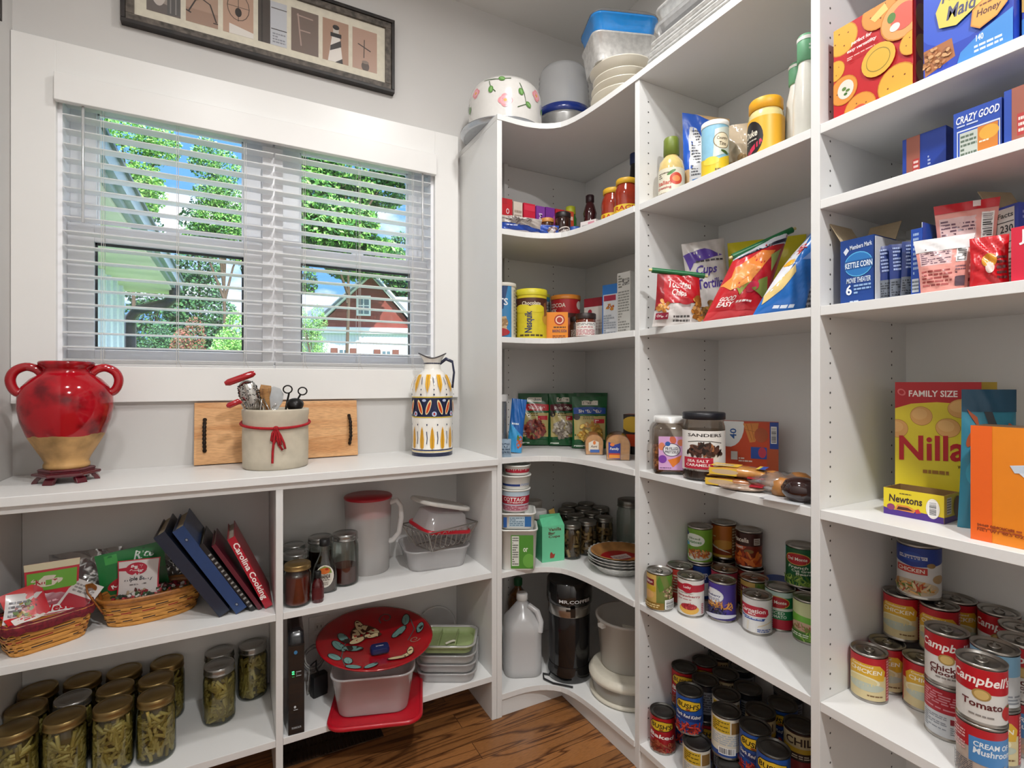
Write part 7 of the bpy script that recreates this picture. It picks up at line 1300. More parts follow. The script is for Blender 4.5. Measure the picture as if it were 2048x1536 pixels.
CANS['beans_dm'] = ([('r', 0, 0, 1, 1, '#155c34'), ('r', -.1, .7, .1, 1, '#3f9aa5')]+DM+[('t', 'French', .22, .46, .66, .54, '#dfe8d8', .2), ('t', 'Cut Green', .3, .37, .8, .44, '#dfe8d8', .1), ('t', 'Beans', .4, .29, .76, .36, '#dfe8d8', .1), ('f', .45, .12, .5, .16, ['#6f9a3a', '#88b04a', '#4f7a2c', '#a5c060'], 70, 3, .16)], '#145a32', .0375, .112, 'plain')
CANS['peas'] = ([('r', 0, .6, 1, 1, '#c9cf9a'), ('p', [(0, .68), (.6, .62), (.7, .45), (0, .48)], '#6fb03a'), ('e', .35, .36, .3, .12, '#c9a58a'), ('f', .35, .34, .25, .08, ['#7a8a3a', '#a5604a'], 20, 3, .25), ('r', 0, 0, 1, .22, '#4a7a35'), ('f', .6, .12, .4, .12, ['#7ab03f', '#5a8a2c', '#a5d060'], 40, 5, .16), ('n', .1, .1, .5, .2, '#e6efd8', 2)], '#7a9a4a', .0375, .112, 'plain')
CANS['green'] = ([('e', .32, .66, .3, .2, '#dfe6dc'), ('e', .08, .84, .09, .07, '#23406f'), ('e', .1, .52, .1, .06, '#4fa0c9'), ('t', 'Sliced', .18, .68, .5, .74, '#5a7a4a', .1), ('t', 'Potatoes', .12, .56, .54, .65, '#4a8a4a', .1), ('e', .5, .18, .4, .14, '#d5dcd0', 5), ('f', .46, .26, .34, .14, ['#d8883c', '#c2602a', '#e0a55a', '#a8502c'], 70, 3, .17)], '#6fa02c', .0375, .112, 'plain')
CANS['orange'] = ([('e', .6, .7, .5, .35, '#b86a22'), ('n', .2, .6, .7, .68, '#e0cf9a', 1), ('e', .5, .4, .3, .15, '#c9903a'), ('p', [(.1, .4), (.6, .2), (.7, .14), (.2, .3)], '#d5cfc0'), ('r', 0, 0, 1, .08, '#c9a040'), ('r', .72, 0, 1.1, 1, '#8a5a2c'), ('n', .74, .05, 1.0, .95, '#d0c0a0', 10)], '#8a3a14', .0375, .112, 'plain')
CANS['yam'] = ([('r', 0, .62, 1, 1, '#3a1410'), ('t', 'Princella', .02, .72, .5, .86, '#eee4d8', .1), ('r', .62, .66, .8, .86, '#d0c9c0'), ('n', .64, .68, .78, .84, '#6a4a3a', 3), ('p', [(.05, .62), (.45, .6), (.35, .48), (.05, .52)], '#c9603a'), ('t', 'YAMS', .1, .52, .36, .59, '#eee4d8'), ('e', .5, .46, .12, .06, '#8a6a3a'), ('f', .45, .2, .45, .2, ['#c2501c', '#d8702c', '#a83a14', '#e0843c'], 40, 3, .3)], '#7a2410', .0375, .112, 'plain')
CANS['blue'] = ([('r', -1, .1, 2, .5, '#dcdfe4'), ('t', 'SOUP', .3, .6, .7, .8, '#d5d9e6')], '#1f3f8a', .0375, .112, 'plain')
CANS['pink'] = ([('p', [(0, .4), (1, .7), (1, 1), (0, 1)], '#b03a50'), ('n', .2, .3, .8, .6, '#e0ccc4', 3)], '#9a4a2c', .0375, .112, 'tab')
CANS['redfront'] = ([('n', .1, .5, .9, .9, '#eadcd4', 5), ('f', .5, .25, .4, .2, ['#d8602c', '#c93a24'], 30, 3, .25)], '#c23428', .0375, .112, 'plain')
CANS['plainback'] = ([('n', .1, .2, .9, .85, '#b9ae98', 8)], '#a83a30', .0375, .112, 'tab')
G4 = 'food cans on the mixed can shelf'
POS = []
def free(x, y, r=RC, lo=P2+.0197, hi=P1, gap=.0012, zk=0):
    for _ in range(8):
        for (ux, uy, ur, uk) in POS:
            if uk != zk: continue
            d = math.hypot(x-ux, y-uy); need = r+ur+gap*2+.0024
            if d < need: k = need/max(d, .003); x, y = ux+(x-ux)*k, uy+(y-uy)*k
        x = min(max(x, XF+r*.9), XB-r-.003); y = min(max(y, lo+r+.002), hi-r-.002)
    POS.append((x, y, r, zk)); return x, y
def canB(k, kind, x0, x1, yt, yb, z, lab, lvl=0, h=HC, rot=0, grp=G4):
    x, y, r_, h_ = place(k, x0, x1, yt, yb, z); x, y = free(x, y, zk=lvl); return can(kind, lab, x, y, z+.0003, rot, grp), x, y
def canL(k, kind, a, b, z, lab, lvl=0, h=HC, rot=0, grp=G4, r=RC, **kw):
    x, y = onz(*px(k, a, b), z+h); x, y = free(x, y, r, zk=lvl, **kw); return can(kind, lab, x, y, z+.0003+.0003*(lvl % 10), rot, grp), x, y
canB('D', 'pineapple', 150, 455, 710, 1155, T4, 'pineapple chunk can at the left front of its shelf')
canB('D', 'strawberry', 465, 780, 770, 1220, T4, 'white can with red band and strawberry tart picture')
canB('D', 'blueberry', 785, 1105, 805, 1270, T4, 'purple blueberry pie filling can')
canB('D', 'milk', 1150, 1455, 975, 1395, T4, 'short white evaporated milk can with red and blue emblem', h=.1)
canB('D', 'tomato_dm', 1410, 1700, 905, 1355, T4, 'green and crimson diced tomato can right of the milk can')
canB('D', 'peas', 1668, 1980, 985, 1475, T4, 'pale green vegetable can cut off by the upright')
canL('D', 'plainback', 512, 660, T4, 'can with pull tab behind the pineapple can')
canL('D', 'pink', 965, 695, T4, 'pink banded can behind the purple can, under the orange one')
canL('D', 'pineapple', 1285, 785, T4, 'second pineapple can behind the milk can', rot=.3)
_, bx_, by_ = canL('D', 'blue', 720, 640, T4, 'blue can with a white band carrying the green can')
_, ox2, oy2 = canL('D', 'plainback', 1235, 690, T4, 'can under the dark orange yam can')
_, dx2, dy2 = canL('D', 'plainback', 1790, 850, T4, 'can under the dark green bean can')
lvz = T4+HC+.0008
def stackcan(k, kind, x0, x1, yt, yb, lab, rot=0):
    x, y, r_, h_ = place(k, x0, x1, yt, yb, lvz); x, y = free(x, y, zk=1); can(kind, lab, x, y, lvz, rot, G4)
stackcan('D', 'green', 572, 862, 245, 665, 'bright green potato can stacked on the blue can')
stackcan('D', 'yam', 1095, 1370, 295, 705, 'dark orange yam can with brown top band, stacked behind')
stackcan('D', 'orange', 838, 1085, 222, 610, 'brown orange can stacked between the green and yam cans')
stackcan('D', 'beans_dm', 1612, 1885, 450, 905, 'dark green bean can stacked by the upright')
_x, _y = onz(*px('D', 960, 660), T4+HC); _x, _y = free(_x+.03, _y+.03, zk=0); can('plainback', 'can under the brown orange can, almost hidden', _x, _y, T4+.0003, 0, G4)
x, y = onz(*px('D', 1508, 715), T4+.10); x, y = free(x, y, .036); lathe_thing('spread_jar', 'dark jar with blue lid behind the diced tomato can', 'jar', x, y, T4, [('body', [(.034, 0), (.036, .004), (.036, .078), (.033, .085)], mat('#1d1512', .15, coat=.4)), ('lid', [(.036, .082), (.037, .084), (.037, .1), (.035, .102)], '#1c3c8a')])
# ---- T5 bean cans
BU = lambda base, name, cols: [('p', [(.14, .66), (.14, .8), (.22, .9), (.5, .93), (.78, .86), (.8, .7), (.66, .63), (.3, .6)], '#1a1712'), ('p', [(.16, .67), (.16, .79), (.23, .88), (.5, .91), (.76, .85), (.78, .71), (.65, .65), (.3, .62)], '#d9b42c'), ('t', "BUSH'S", .2, .69, .73, .83, '#1c1812', .1, -3), ('e', .46, .66, .06, .02, '#8a2a1c'), ('p', [(.1, .38), (.86, .3), (.86, .5), (.1, .55)], base), ('t', name, .14, .40, .8, .52, '#e8e6e0', .15, -4), ('n', .14, .33, .8, .38, '#b9c4dc', 1), ('f', .45, .15, .5, .17, cols, 80, 5, .13)]
red_b = ['#b8352a', '#9a241c', '#cf4c3c', '#7a1a16']
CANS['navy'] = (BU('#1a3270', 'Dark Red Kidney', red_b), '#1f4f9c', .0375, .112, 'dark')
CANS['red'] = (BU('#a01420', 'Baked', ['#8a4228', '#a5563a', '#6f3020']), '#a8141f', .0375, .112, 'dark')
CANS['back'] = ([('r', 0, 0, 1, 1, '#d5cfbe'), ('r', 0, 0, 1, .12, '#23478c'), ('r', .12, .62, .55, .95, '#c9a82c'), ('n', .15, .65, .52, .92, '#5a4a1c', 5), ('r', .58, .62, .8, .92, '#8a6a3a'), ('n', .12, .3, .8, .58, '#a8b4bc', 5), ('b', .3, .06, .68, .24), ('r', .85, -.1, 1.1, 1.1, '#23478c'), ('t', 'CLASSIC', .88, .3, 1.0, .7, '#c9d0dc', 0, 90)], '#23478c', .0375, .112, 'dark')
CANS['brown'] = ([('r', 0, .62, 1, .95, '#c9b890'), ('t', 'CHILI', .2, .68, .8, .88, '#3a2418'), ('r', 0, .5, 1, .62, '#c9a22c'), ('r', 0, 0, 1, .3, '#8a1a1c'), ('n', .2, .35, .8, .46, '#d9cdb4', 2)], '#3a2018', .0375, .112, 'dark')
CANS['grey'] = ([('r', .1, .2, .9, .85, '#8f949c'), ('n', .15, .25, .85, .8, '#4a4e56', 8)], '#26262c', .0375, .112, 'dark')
G5 = 'bean cans on the bottom right shelf'; zl = T5+.0003; zu = T5+HC+.0012
low = []; POS = []
up = [(555, 320, 'red', 'red bean can in the upper layer at the far left back'), (610, 555, 'navy', 'blue kidney bean can in the upper layer, leftmost in front'), (765, 445, 'grey', 'bean can behind the leftmost blue can, upper layer'), (765, 262, 'red', 'dark lidded can at the very back left, upper layer'), (965, 395, 'brown', 'brown bean can in the upper layer behind the light blue backed one'), (960, 580, 'back', 'bean can with pale label, upper layer, behind the bar code can'),
      (985, 740, 'back', 'bean can turned to its bar code label, upper layer front'), (1185, 545, 'grey', 'grey labelled bean can in the upper layer, third row'), (905, 200, 'brown', 'bean can just under the shelf at the back, upper layer'), (1085, 300, 'grey', 'bean can partly cut by the shelf above, back row'), (1335, 765, 'brown', 'dark bean can in the middle of the upper layer'), (1275, 912, 'navy', 'blue kidney bean can in the upper layer, middle front'), (1505, 715, 'navy', 'bean can with blue label in the back right of the upper layer'), (1450, 1130, 'navy', 'blue kidney bean can nearest the viewer, upper layer'), (1740, 910, 'brown', 'cream and brown chili can at the right, upper layer'), (1660, 600, 'grey', 'bean can at the far right back, upper layer')]
for a, b, kd, lab in up:
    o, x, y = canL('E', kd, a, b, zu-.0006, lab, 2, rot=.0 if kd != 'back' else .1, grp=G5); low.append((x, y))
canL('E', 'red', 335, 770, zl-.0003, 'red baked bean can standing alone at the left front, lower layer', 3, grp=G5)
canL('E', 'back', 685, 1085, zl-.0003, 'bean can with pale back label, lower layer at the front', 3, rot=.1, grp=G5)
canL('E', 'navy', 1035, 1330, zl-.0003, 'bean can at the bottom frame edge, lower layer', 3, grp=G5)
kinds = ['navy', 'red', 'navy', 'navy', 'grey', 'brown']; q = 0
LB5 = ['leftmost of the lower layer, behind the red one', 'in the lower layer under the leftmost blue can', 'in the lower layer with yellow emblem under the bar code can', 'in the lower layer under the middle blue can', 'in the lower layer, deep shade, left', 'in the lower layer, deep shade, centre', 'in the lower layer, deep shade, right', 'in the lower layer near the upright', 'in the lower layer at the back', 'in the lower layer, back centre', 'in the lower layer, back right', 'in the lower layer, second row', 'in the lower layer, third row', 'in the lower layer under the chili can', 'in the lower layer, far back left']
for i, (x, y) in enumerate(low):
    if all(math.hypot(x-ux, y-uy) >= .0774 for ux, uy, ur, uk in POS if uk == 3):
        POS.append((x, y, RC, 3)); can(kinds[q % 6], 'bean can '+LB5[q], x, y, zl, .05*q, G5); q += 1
# ================================================================== right unit, bay 2
# ---- T1 cracker boxes
def crk(cx, cy, s, c='#e0a236', c2='#c27a1f'): return [('e', cx, cy, s*1.06, s*.86, c2), ('e', cx, cy, s, s*.81, c)]+[('e', cx+s*.5*math.cos(a), cy+s*.4*math.sin(a), s*.05, s*.04, '#7a4512') for a in (.6, 2, 3.4, 5)]
A_, B_ = rightbay(1667.7, 1.118), rightbay(1826.7, 1.118)
art = [('r', 0, 0, 1, 1, '#b8161e')]+crk(.12, .86, .2)+crk(.02, .55, .13)+crk(.14, .3, .18, '#d98a35')+[('e', .17, .3, .11, .1, '#d5d2c6'), ('e', .15, .31, .03, .02, '#5a7a3a'), ('e', .2, .28, .03, .015, '#5a7a3a'), ('e', .17, .25, .025, .015, '#3f6a2c')]+crk(.36, .02, .2, '#e08f38')+[('e', .36, .0, .1, .07, '#c2503a')]+crk(.82, .12, .22)+crk(.60, .93, .2, '#dc8a3a')+[('p', [(.5, .9), (.68, .98), (.72, .9), (.56, .84)], '#e0bd6a')]+crk(.88, .74, .24, '#e09a5a')+[('e', .9, .75, .15, .13, '#cf5a4a'), ('e', .76, .79, .05, .05, '#4f7a35'), ('e', .8, .68, .06, .04, '#dcd8d0')]+crk(1.0, .45, .14)+[('e', .6, .44, .21, .165, '#d8a83a'), ('e', .6, .44, .15, .115, '#8f7a2c'), ('e', .6, .44, .14, .105, '#d8a83a'), ('t', 'perfect for', .26, .72, .52, .77, '#f0e6e0', .15), ('t', 'easy versatility', .2, .655, .58, .70, '#f0e6e0', .15), ('n', .2, .58, .56, .62, '#e0b0a8', 2)]
carton('cracker_box', 'tall red cracker box printed with round golden crackers', 'box', A_, B_, T1, .192, .07, '#b8161e', front=art, right=[('r', 0, 0, 1, 1, '#9c1a1a'), ('e', .5, .75, .4, .13, '#b5702c'), ('e', .5, .45, .4, .13, '#c98a35'), ('e', .5, .2, .4, .12, '#b5702c')])
A_, B_ = rightbay(1847.5, 1.112), rightbay(2028, 1.112)
art = [('r', 0, 0, 1, 1, '#2040b0'), ('e', .45, .6, .6, .4, '#3356c4'), ('p', [(.02, .03), (.38, .1), (.34, .26), (.0, .25)], '#a5683c'), ('f', .15, .15, .2, .1, ['#b57a4a', '#8f5a35', '#c99a6a'], 50, 4, .14), ('p', [(.2, .38), (.16, .52), (.28, .68), (.72, .72), (.8, .58), (.7, .44), (.4, .34)], '#d9c45a'), ('t', 'Honey', .24, .54, .70, .66, '#4a4a6a', .15), ('t', 'Maid', .30, .41, .62, .52, '#4a4a6a', .15), ('p', [(.4, 0), (1, 0), (1, .27), (.7, .2), (.45, .1)], '#3a86d0'), ('t', '140', .62, .13, .7, .18, '#e6eef4'), ('n', .6, .04, .9, .11, '#cfe0ee', 2), ('p', [(.56, .27), (.58, .39), (.72, .45), (.92, .44), (.95, .33), (.84, .26), (.66, .22)], '#c9873c'), ('p', [(.575, .275), (.595, .38), (.72, .435), (.91, .425), (.935, .335), (.835, .27), (.66, .232)], '#d9a24a'), ('t', 'Honey', .63, .30, .88, .37, '#5a2a24', .15), ('n', .66, .385, .85, .41, '#7a4024', 1)]
carton('graham_cracker_box', 'big blue graham cracker box with honey coloured emblems', 'box', A_, B_, T1, .215, .07, '#2040b0', front=art, right=[('e', .7, .6, .3, .12, '#c9a04a')])
carton('graham_cracker_box', 'blue box at the right frame edge, mostly cut off', 'box', (1.13, B_[1]-.004), (1.13, B_[1]-.12), T1, .2, .07, '#1c3aa5', front=[('e', .2, .35, .3, .12, '#c9a04a'), ('p', [(0, 0), (1, 0), (1, .3), (0, .2)], '#3a7fc9')])
# ---- TB toaster pastries
pt_ = [('r', .1, 0, .42, 1, '#9a5a4a'), ('r', .25, .08, .4, .5, '#b03a38'), ('n', .27, .1, .38, .48, '#e6d4cc', 4), ('n', .6, .2, .66, .5, '#b8c4e0', 4)]
carton('toaster_pastry_box', 'blue box with brown stripe standing alone at the left of the short shelf', 'box', rightbay(1805, 1.165), rightbay(1892, 1.165), TB, .09, .1, '#1f3f9c', front=pt_)
carton('toaster_pastry_box', 'blue box lettered crazy good with a pastry picture', 'box', rightbay(1907, 1.118), rightbay(2003.7, 1.118), TB, .084, .1, '#2148a8', front=[('t', 'CRAZY GOOD', .06, .74, .96, .9, '#dfe4ee', .1), ('n', .08, .66, .95, .72, '#b5c2e0', 1), ('r', .08, .0, .97, .6, '#cfd6e2'), ('r', .1, .0, .95, .57, '#2148a8'), ('r', .14, 0, .52, .54, '#b9c0b8'), ('n', .16, .05, .5, .5, '#5a6a5c', 5), ('r', .52, 0, .93, .56, '#c9792c'), ('e', .75, .4, .2, .14, '#d8a03a'), ('n', .55, .22, .85, .28, '#eedfc9', 1)], right=[('r', .5, 0, 1, 1, '#9a5a4a')])
carton('toaster_pastry_box', 'blue and brown box with red emblem at the right frame edge', 'box', rightbay(2008, 1.112), rightbay(2100, 1.112), TB, .088, .1, '#2148a8', front=[('r', .18, 0, 1, 1, '#9a5a4a'), ('r', .3, .1, .6, .5, '#b03a38'), ('n', .33, .14, .57, .46, '#e6d4cc', 3)])
# ---- T2 popcorn and pouches
carton('popcorn_box', 'opened dark blue microwave popcorn box at the left of its shelf', 'box', rightbay(1680.8, 1.13), rightbay(1748, 1.13), T2, .135, .085, '#17408a', front=[('p', [(.1, .82), (.2, .88), (.27, .83), (.17, .76)], '#d0d8e4'), ('t', 'Members Mark', .3, .84, .95, .91, '#cfd8e6', 0, 4), ('e', .55, .6, .42, .19, '#5ab0e0'), ('e', .55, .6, .4, .175, '#2a74b8'), ('r', .14, .53, .98, .66, '#1d5290'), ('t', 'KETTLE CORN', .16, .55, .96, .64, '#dfe8f0'), ('t', 'MOVIE THEATER', .2, .32, .92, .4, '#cfdcea', .1), ('t', '6', .18, .14, .36, .3, '#e6ecf2'), ('n', .42, .14, .92, .3, '#8fb0d8', 3), ('n', .3, .01, .8, .06, '#b8c8e0', 1)], flaps=True)
A_, B_ = rightbay(1750, 1.125), rightbay(1845, 1.125); w2 = math.hypot(A_[0]-B_[0], A_[1]-B_[1]); t = thing('display_box', 'open fronted blue box holding upright popcorn sleeves', 'box', ((A_[0]+B_[0])/2, (A_[1]+B_[1])/2, T2+.0003), -PI/2); im = mat('#c9cbd0', .7); bl = mat('#1f49a5', .35)
m = MB().box(-w2/2, 0, 0, w2/2, .1, .0015, im).box(-w2/2, .0985, .0015, w2/2, .1, .13, im).box(-w2/2, 0, .0015, -w2/2+.0012, .0985, .13, im).box(w2/2-.0012, 0, .0015, w2/2, .0985, .135, im).box(w2/2, -.0, 0, w2/2+.0006, .1, .135, bl).box(w2/2-.018, -.0012, 0, w2/2, 0, .125, bl)
paint(m, [('n', .2, .3, .7, .95, '#9ab4dc', 9), ('r', .1, .05, .7, .25, '#b8c0c8'), ('n', .12, .07, .68, .23, '#5a626c', 3)], .018, .125, lambda u, v, o: (w2/2-.018+u, -.0012-o, v)); mesh_obj('carton_body', m, t)
for i in range(4):
    f = i/3; x0 = A_[1]-.009-w2*.66*f
    bag('popcorn_sleeve', ['leftmost popcorn sleeve in the display box', 'second popcorn sleeve from the left in the display box', 'third popcorn sleeve from the left in the display box', 'rightmost popcorn sleeve in the display box, silver edged'][i], 'packet', A_[0]+.03, x0-.004, T2+.0018, .036, .108, .010, '#1c3478', [('n', .15, .5, .5, .95, '#9fb0d8', 7), ('r', 0, 0, 1, .36, '#6f7680'), ('n', .05, .05, .95, .32, '#3c4048', 6)]+([('r', .7, 0, 1, 1, '#a8acb4')] if i == 3 else []), rz=-PI/2+.75, kind='pillow', seed=70+i, n=8, wr=.001, roll=3*i-4, group='popcorn sleeves')
NT = [('r', 0, 0, 1, 1, '#e09a90'), ('r', .06, .5, .66, .84, '#d8b8b8'), ('n', .08, .52, .64, .82, '#6a4a5a', 8), ('b', .74, .52, .94, .86, 1), ('n', .74, .3, .94, .46, '#7a5560', 3), ('n', .06, .1, .68, .42, '#a04a48', 5), ('r', .74, .08, .94, .26, '#5a4550')]
x, y = rightbay(1936, 1.165); bag('candy_pouch', 'tall pink backed pouch with red top seal standing behind', 'pouch', x, y, T2, .085, .165, .035, '#c2202c', NT+[('r', 0, .9, 1, 1, '#c2202c'), ('r', .6, .93, .72, 1, '#e6dcd8')], rz=-PI/2+.45, seed=81, top=1.08, bot=.86, wr=.002)
x, y = rightbay(1897, 1.125); bag('candy_pouch', 'pink backed pouch with white top nearest the shelf edge', 'pouch', x, y, T2, .078, .098, .025, '#d98a84', NT+[('r', 0, .76, 1, 1, '#e2e0e0')], rz=-PI/2+.35, seed=82, top=1.1, bot=.82, wr=.002)
x, y = rightbay(1963, 1.128); bag('candy_pouch', 'bright red candy pouch between the pink one and the blue box', 'pouch', x, y, T2, .05, .085, .032, '#c2141f', [('e', .5, .5, .2, .14, '#d8942c'), ('e', .52, .36, .12, .12, '#e0c9c0'), ('n', .7, .1, .95, .6, '#5a3a3a', 5)], rz=-PI/2+.35, seed=83, wr=.004)
carton('tea_box', 'indigo box with white nutrition panel, opened brown flap on top', 'box', (1.185, .4155), (1.165, .370), T2, .145, .07, '#2f3f94', front=[('r', .0, .08, .88, .97, '#c9c4bc'), ('n', .06, .12, .84, .5, '#6a665f', 9), ('t', 'Facts', .3, .86, .84, .92, '#3a3835'), ('t', '230', .4, .68, .84, .77, '#2a2826'), ('r', .04, .8, .86, .81, '#2a2826'), ('r', .04, .56, .86, .57, '#2a2826')], rcol='#3a4aa5', right=[('e', .8, .5, .2, .1, '#a58a6a'), ('n', .1, .8, .8, .92, '#8f9ad0', 2)], flaps=True)
carton('gelatin_box', 'bright red gelatin box with white lettering at the right frame edge', 'box', (1.112, .3585), (1.112, .26), T2, .088, .05, '#cf1f3c', front=[('t', 'JELL-O', .1, .66, .9, .94, '#efe9ea'), ('t', 'YOUR', .18, .48, .6, .62, '#e0a92c'), ('n', .2, .3, .7, .42, '#e6a8b0', 2)])
# ---- T3 cookies
A_ = (1.27, .601); B_ = (1.324, .472)
ck_ = lambda cx, cy, rx, ry, ro=0: [('e', cx, cy, rx*1.03, ry*1.04, '#a8702c', ro), ('e', cx, cy, rx, ry, '#d9a25c', ro), ('e', cx-rx*.15, cy+ry*.2, rx*.7, ry*.6, '#e0b06c', ro)]
art = [('r', 0, 0, 1, 1, '#dcc92e'), ('p', [(0, .79), (.2, .83), (.5, .845), (.8, .835), (1, .80), (1, 1), (0, 1)], '#b3161f'), ('t', 'FAMILY SIZE', .17, .885, .74, .935, '#efe6e0'), ('e', .08, .92, .045, .03, '#d86a6a', 40), ('e', .08, .92, .03, .018, '#b3161f', 40)]+ck_(.32, .735, .13, .072, 10)+ck_(.03, .63, .13, .07)+ck_(.63, .65, .14, .07, -25)+ck_(.78, .80, .15, .07, 8)+ck_(.47, .07, .15, .1)+[('t', 'Nilla', .05, .39, .84, .585, '#b3161f', .05, 3), ('n', .34, .28, .64, .33, '#9a6a24', 1), ('t', 'WAFERS', .74, .345, .9, .37, '#5a3a1c')]
carton('vanilla_wafer_box', 'yellow family size wafer box with large red lettering', 'box', A_, B_, T3, .272, .045, '#dcc92e', front=art, topcol='#b3161f')

carton('vanilla_wafer_box', 'second yellow box just behind the family size wafer box', 'box', (B_[0]+.022, B_[1]+.068), (B_[0]+.054, B_[1]-.006), T3, .272, .03, '#b8981f', flaps=False)
A_, B_ = onz(1767.5, 1026, T3), onz(1888, 1049, T3)
carton('fig_cookie_tray', 'low opened yellow and purple fig cookie box in front of the wafer box', 'box', A_, B_, T3, .054, .072, '#e0cb2c', openb=True, inner='#8a6a3c', front=[('p', [(0, .0), (1, .0), (1, .22), (.5, .28), (.2, .2), (0, .26)], '#4a2a85'), ('t', 'Newtons', .1, .5, .66, .78, '#3a2a2c', .05), ('n', .28, .82, .48, .88, '#4a3a2c', 1), ('e', .13, .3, .07, .12, '#8a3a6a'), ('p', [(.2, .22), (.24, .42), (.42, .42), (.56, .3), (.52, .2)], '#d8883c'), ('p', [(.23, .24), (.26, .36), (.42, .36), (.52, .26)], '#4a1f1c'), ('p', [(.56, .2), (.64, .24), (.6, .38), (.54, .32)], '#c43a3a'), ('e', .83, .48, .11, .36, '#e6e2da'), ('b', .76, .22, .9, .75, 1)], rcol='#e0cb2c', right=[('p', [(0, 0), (1, 0), (1, .2), (0, .22)], '#4a2a85'), ('r', .15, .3, .45, .9, '#d8d4cc'), ('n', .17, .33, .43, .88, '#6a665f', 6), ('e', .85, .5, .25, .4, '#4a1f1c')])
x, y = rightbay(1958, 1.27)
bag('almond_bag', 'teal almond bag with folded top between the wafer box and the orange box', 'bag', 1.235, .430, T3, .100, .258, .05, '#2a7f98', [('r', 0, .84, 1, 1, '#1f4a63'), ('p', [(.38, .84), (.52, .84), (.75, .5), (.6, .48)], '#262a30'), ('e', .14, .66, .06, .08, '#a5502c', -20), ('e', .9, .7, .05, .07, '#a5502c', 30), ('p', [(.08, .86), (.25, .8), (.3, .7), (.12, .82)], '#a5502c'), ('n', .5, .55, .66, .62, '#b9c4c9', 2), ('e', .2, .4, .16, .1, '#3496b0'), ('e', .3, .25, .05, .03, '#a5502c')], rz=-YAW-.22, seed=91, top=.86, bot=1.0, wr=.003, rough=.35)
A_, B_ = onz(1941.5, 1077, T3), (1.128, .265)
carton('snack_box', 'large orange box with white coffee filter shape, open brown flap', 'box', A_, B_, T3, .197, .06, '#e8861a', front=[('r', 0, 0, .19, 1, '#e8641c'), ('p', [(.34, .68), (1, .76), (1, .2), (.7, .3), (.5, .56)], '#dbe2ea'), ('p', [(.34, .68), (1, .73), (1, .68), (.38, .62)], '#c5d0dc'), ('n', .06, .1, .44, .15, '#a5481c', 2), ('t', '24-1.69 OZ POUCHES', .06, .125, .38, .15, '#8a3a14'), ('t', 'NET WT 40.5 OZ', .06, .085, .46, .11, '#8a3a14')], lcol='#d8541c', topcol='#6a4f38')
# ---- T4 soup
G6 = 'soup cans on the right-hand shelf'; RS, HS = .0335, .101
CH = [('r', 0, 0, 1, 1, '#d5c494'), ('r', 0, .58, 1, 1, '#b5202a'), ('p', [(.1, .5), (.08, .72), (.2, .84), (.72, .84), (.84, .7), (.8, .48)], '#d8a92e'), ('t', 'Condensed', .2, .76, .6, .81, '#f0e6c8', .1), ('t', 'CHICKEN', .16, .62, .76, .72, '#f2ead4', .1), ('e', .4, .42, .32, .14, '#e6ddb8'), ('e', .4, .42, .27, .11, '#d9c98f'), ('e', .45, .3, .36, .1, '#b8bfae'), ('n', .5, .08, .78, .14, '#7a5a35', 1), ('r', .86, -.05, 1.4, 1.1, '#b8484a'), ('n', .88, .04, 1.3, .96, '#e6b8b4', 14)]
CANS['creamch'] = (CH, '#b5202a', RS, HS, 'tab')
CB = lambda nm, extra: [('r', -1, .55, 3, 1.1, '#b5121f'), ('t', "Campbell's", .06, .64, .94, .88, '#f0eae4', .2), ('e', .5, .52, .12, .11, '#a5864a'), ('e', .5, .52, .09, .085, '#c9ab6a'), ('t', nm, .24, .26, .78, .39, '#5a1a1c'), ('n', .34, .09, .66, .15, '#8a8580', 1)]+extra
CANS['tomato'] = (CB('Tomato', [('e', .9, .22, .13, .15, '#b8201c'), ('e', .9, .34, .05, .02, '#3f6a2c')]), '#d9d7d2', RS, HS, 'tab')
CANS['noodle'] = (CB('Chicken', [('t', 'Noodle', .26, .17, .74, .26, '#5a1a1c')]), '#d9d7d2', RS, HS, 'tab')
CANS['lightblue'] = ([('r', 0, .6, 1, 1, '#7fb0d0'), ('t', 'SOUP', .2, .3, .6, .5, '#4a6a8a'), ('n', .1, .05, .9, .25, '#8a8f96', 3)], '#cfd2d4', RS, HS, 'tab')
CANS['celery'] = ([('r', 0, .6, 1, 1, '#b5202a'), ('p', [(.34, .35), (.34, .82), (1, .88), (1, .3)], '#4a86c0'), ('t', 'CREAM OF', .4, .66, .9, .76, '#e6eef4', .1), ('t', 'Mushroom', .4, .52, .95, .64, '#dfe8f0', .1), ('f', .75, .15, .3, .18, ['#c9a58a', '#a5806a', '#dcc4ac'], 30, 3, .25), ('n', .04, .02, .4, .35, '#5a5f66', 9), ('n', .04, .5, .3, .95, '#e0b0b0', 8)], '#b9a89a', RS, HS, 'tab')
CANS['backlabel'] = ([('r', -1, .5, 3, 1, '#a8182a'), ('n', .1, .56, .9, .94, '#d08a94', 7), ('n', .1, .1, .5, .44, '#8a8f98', 8), ('r', .55, .3, .9, .42, '#8a2030'), ('n', .55, .08, .9, .26, '#8a8f98', 4)], '#c9ccd0', RS, HS, 'tab')
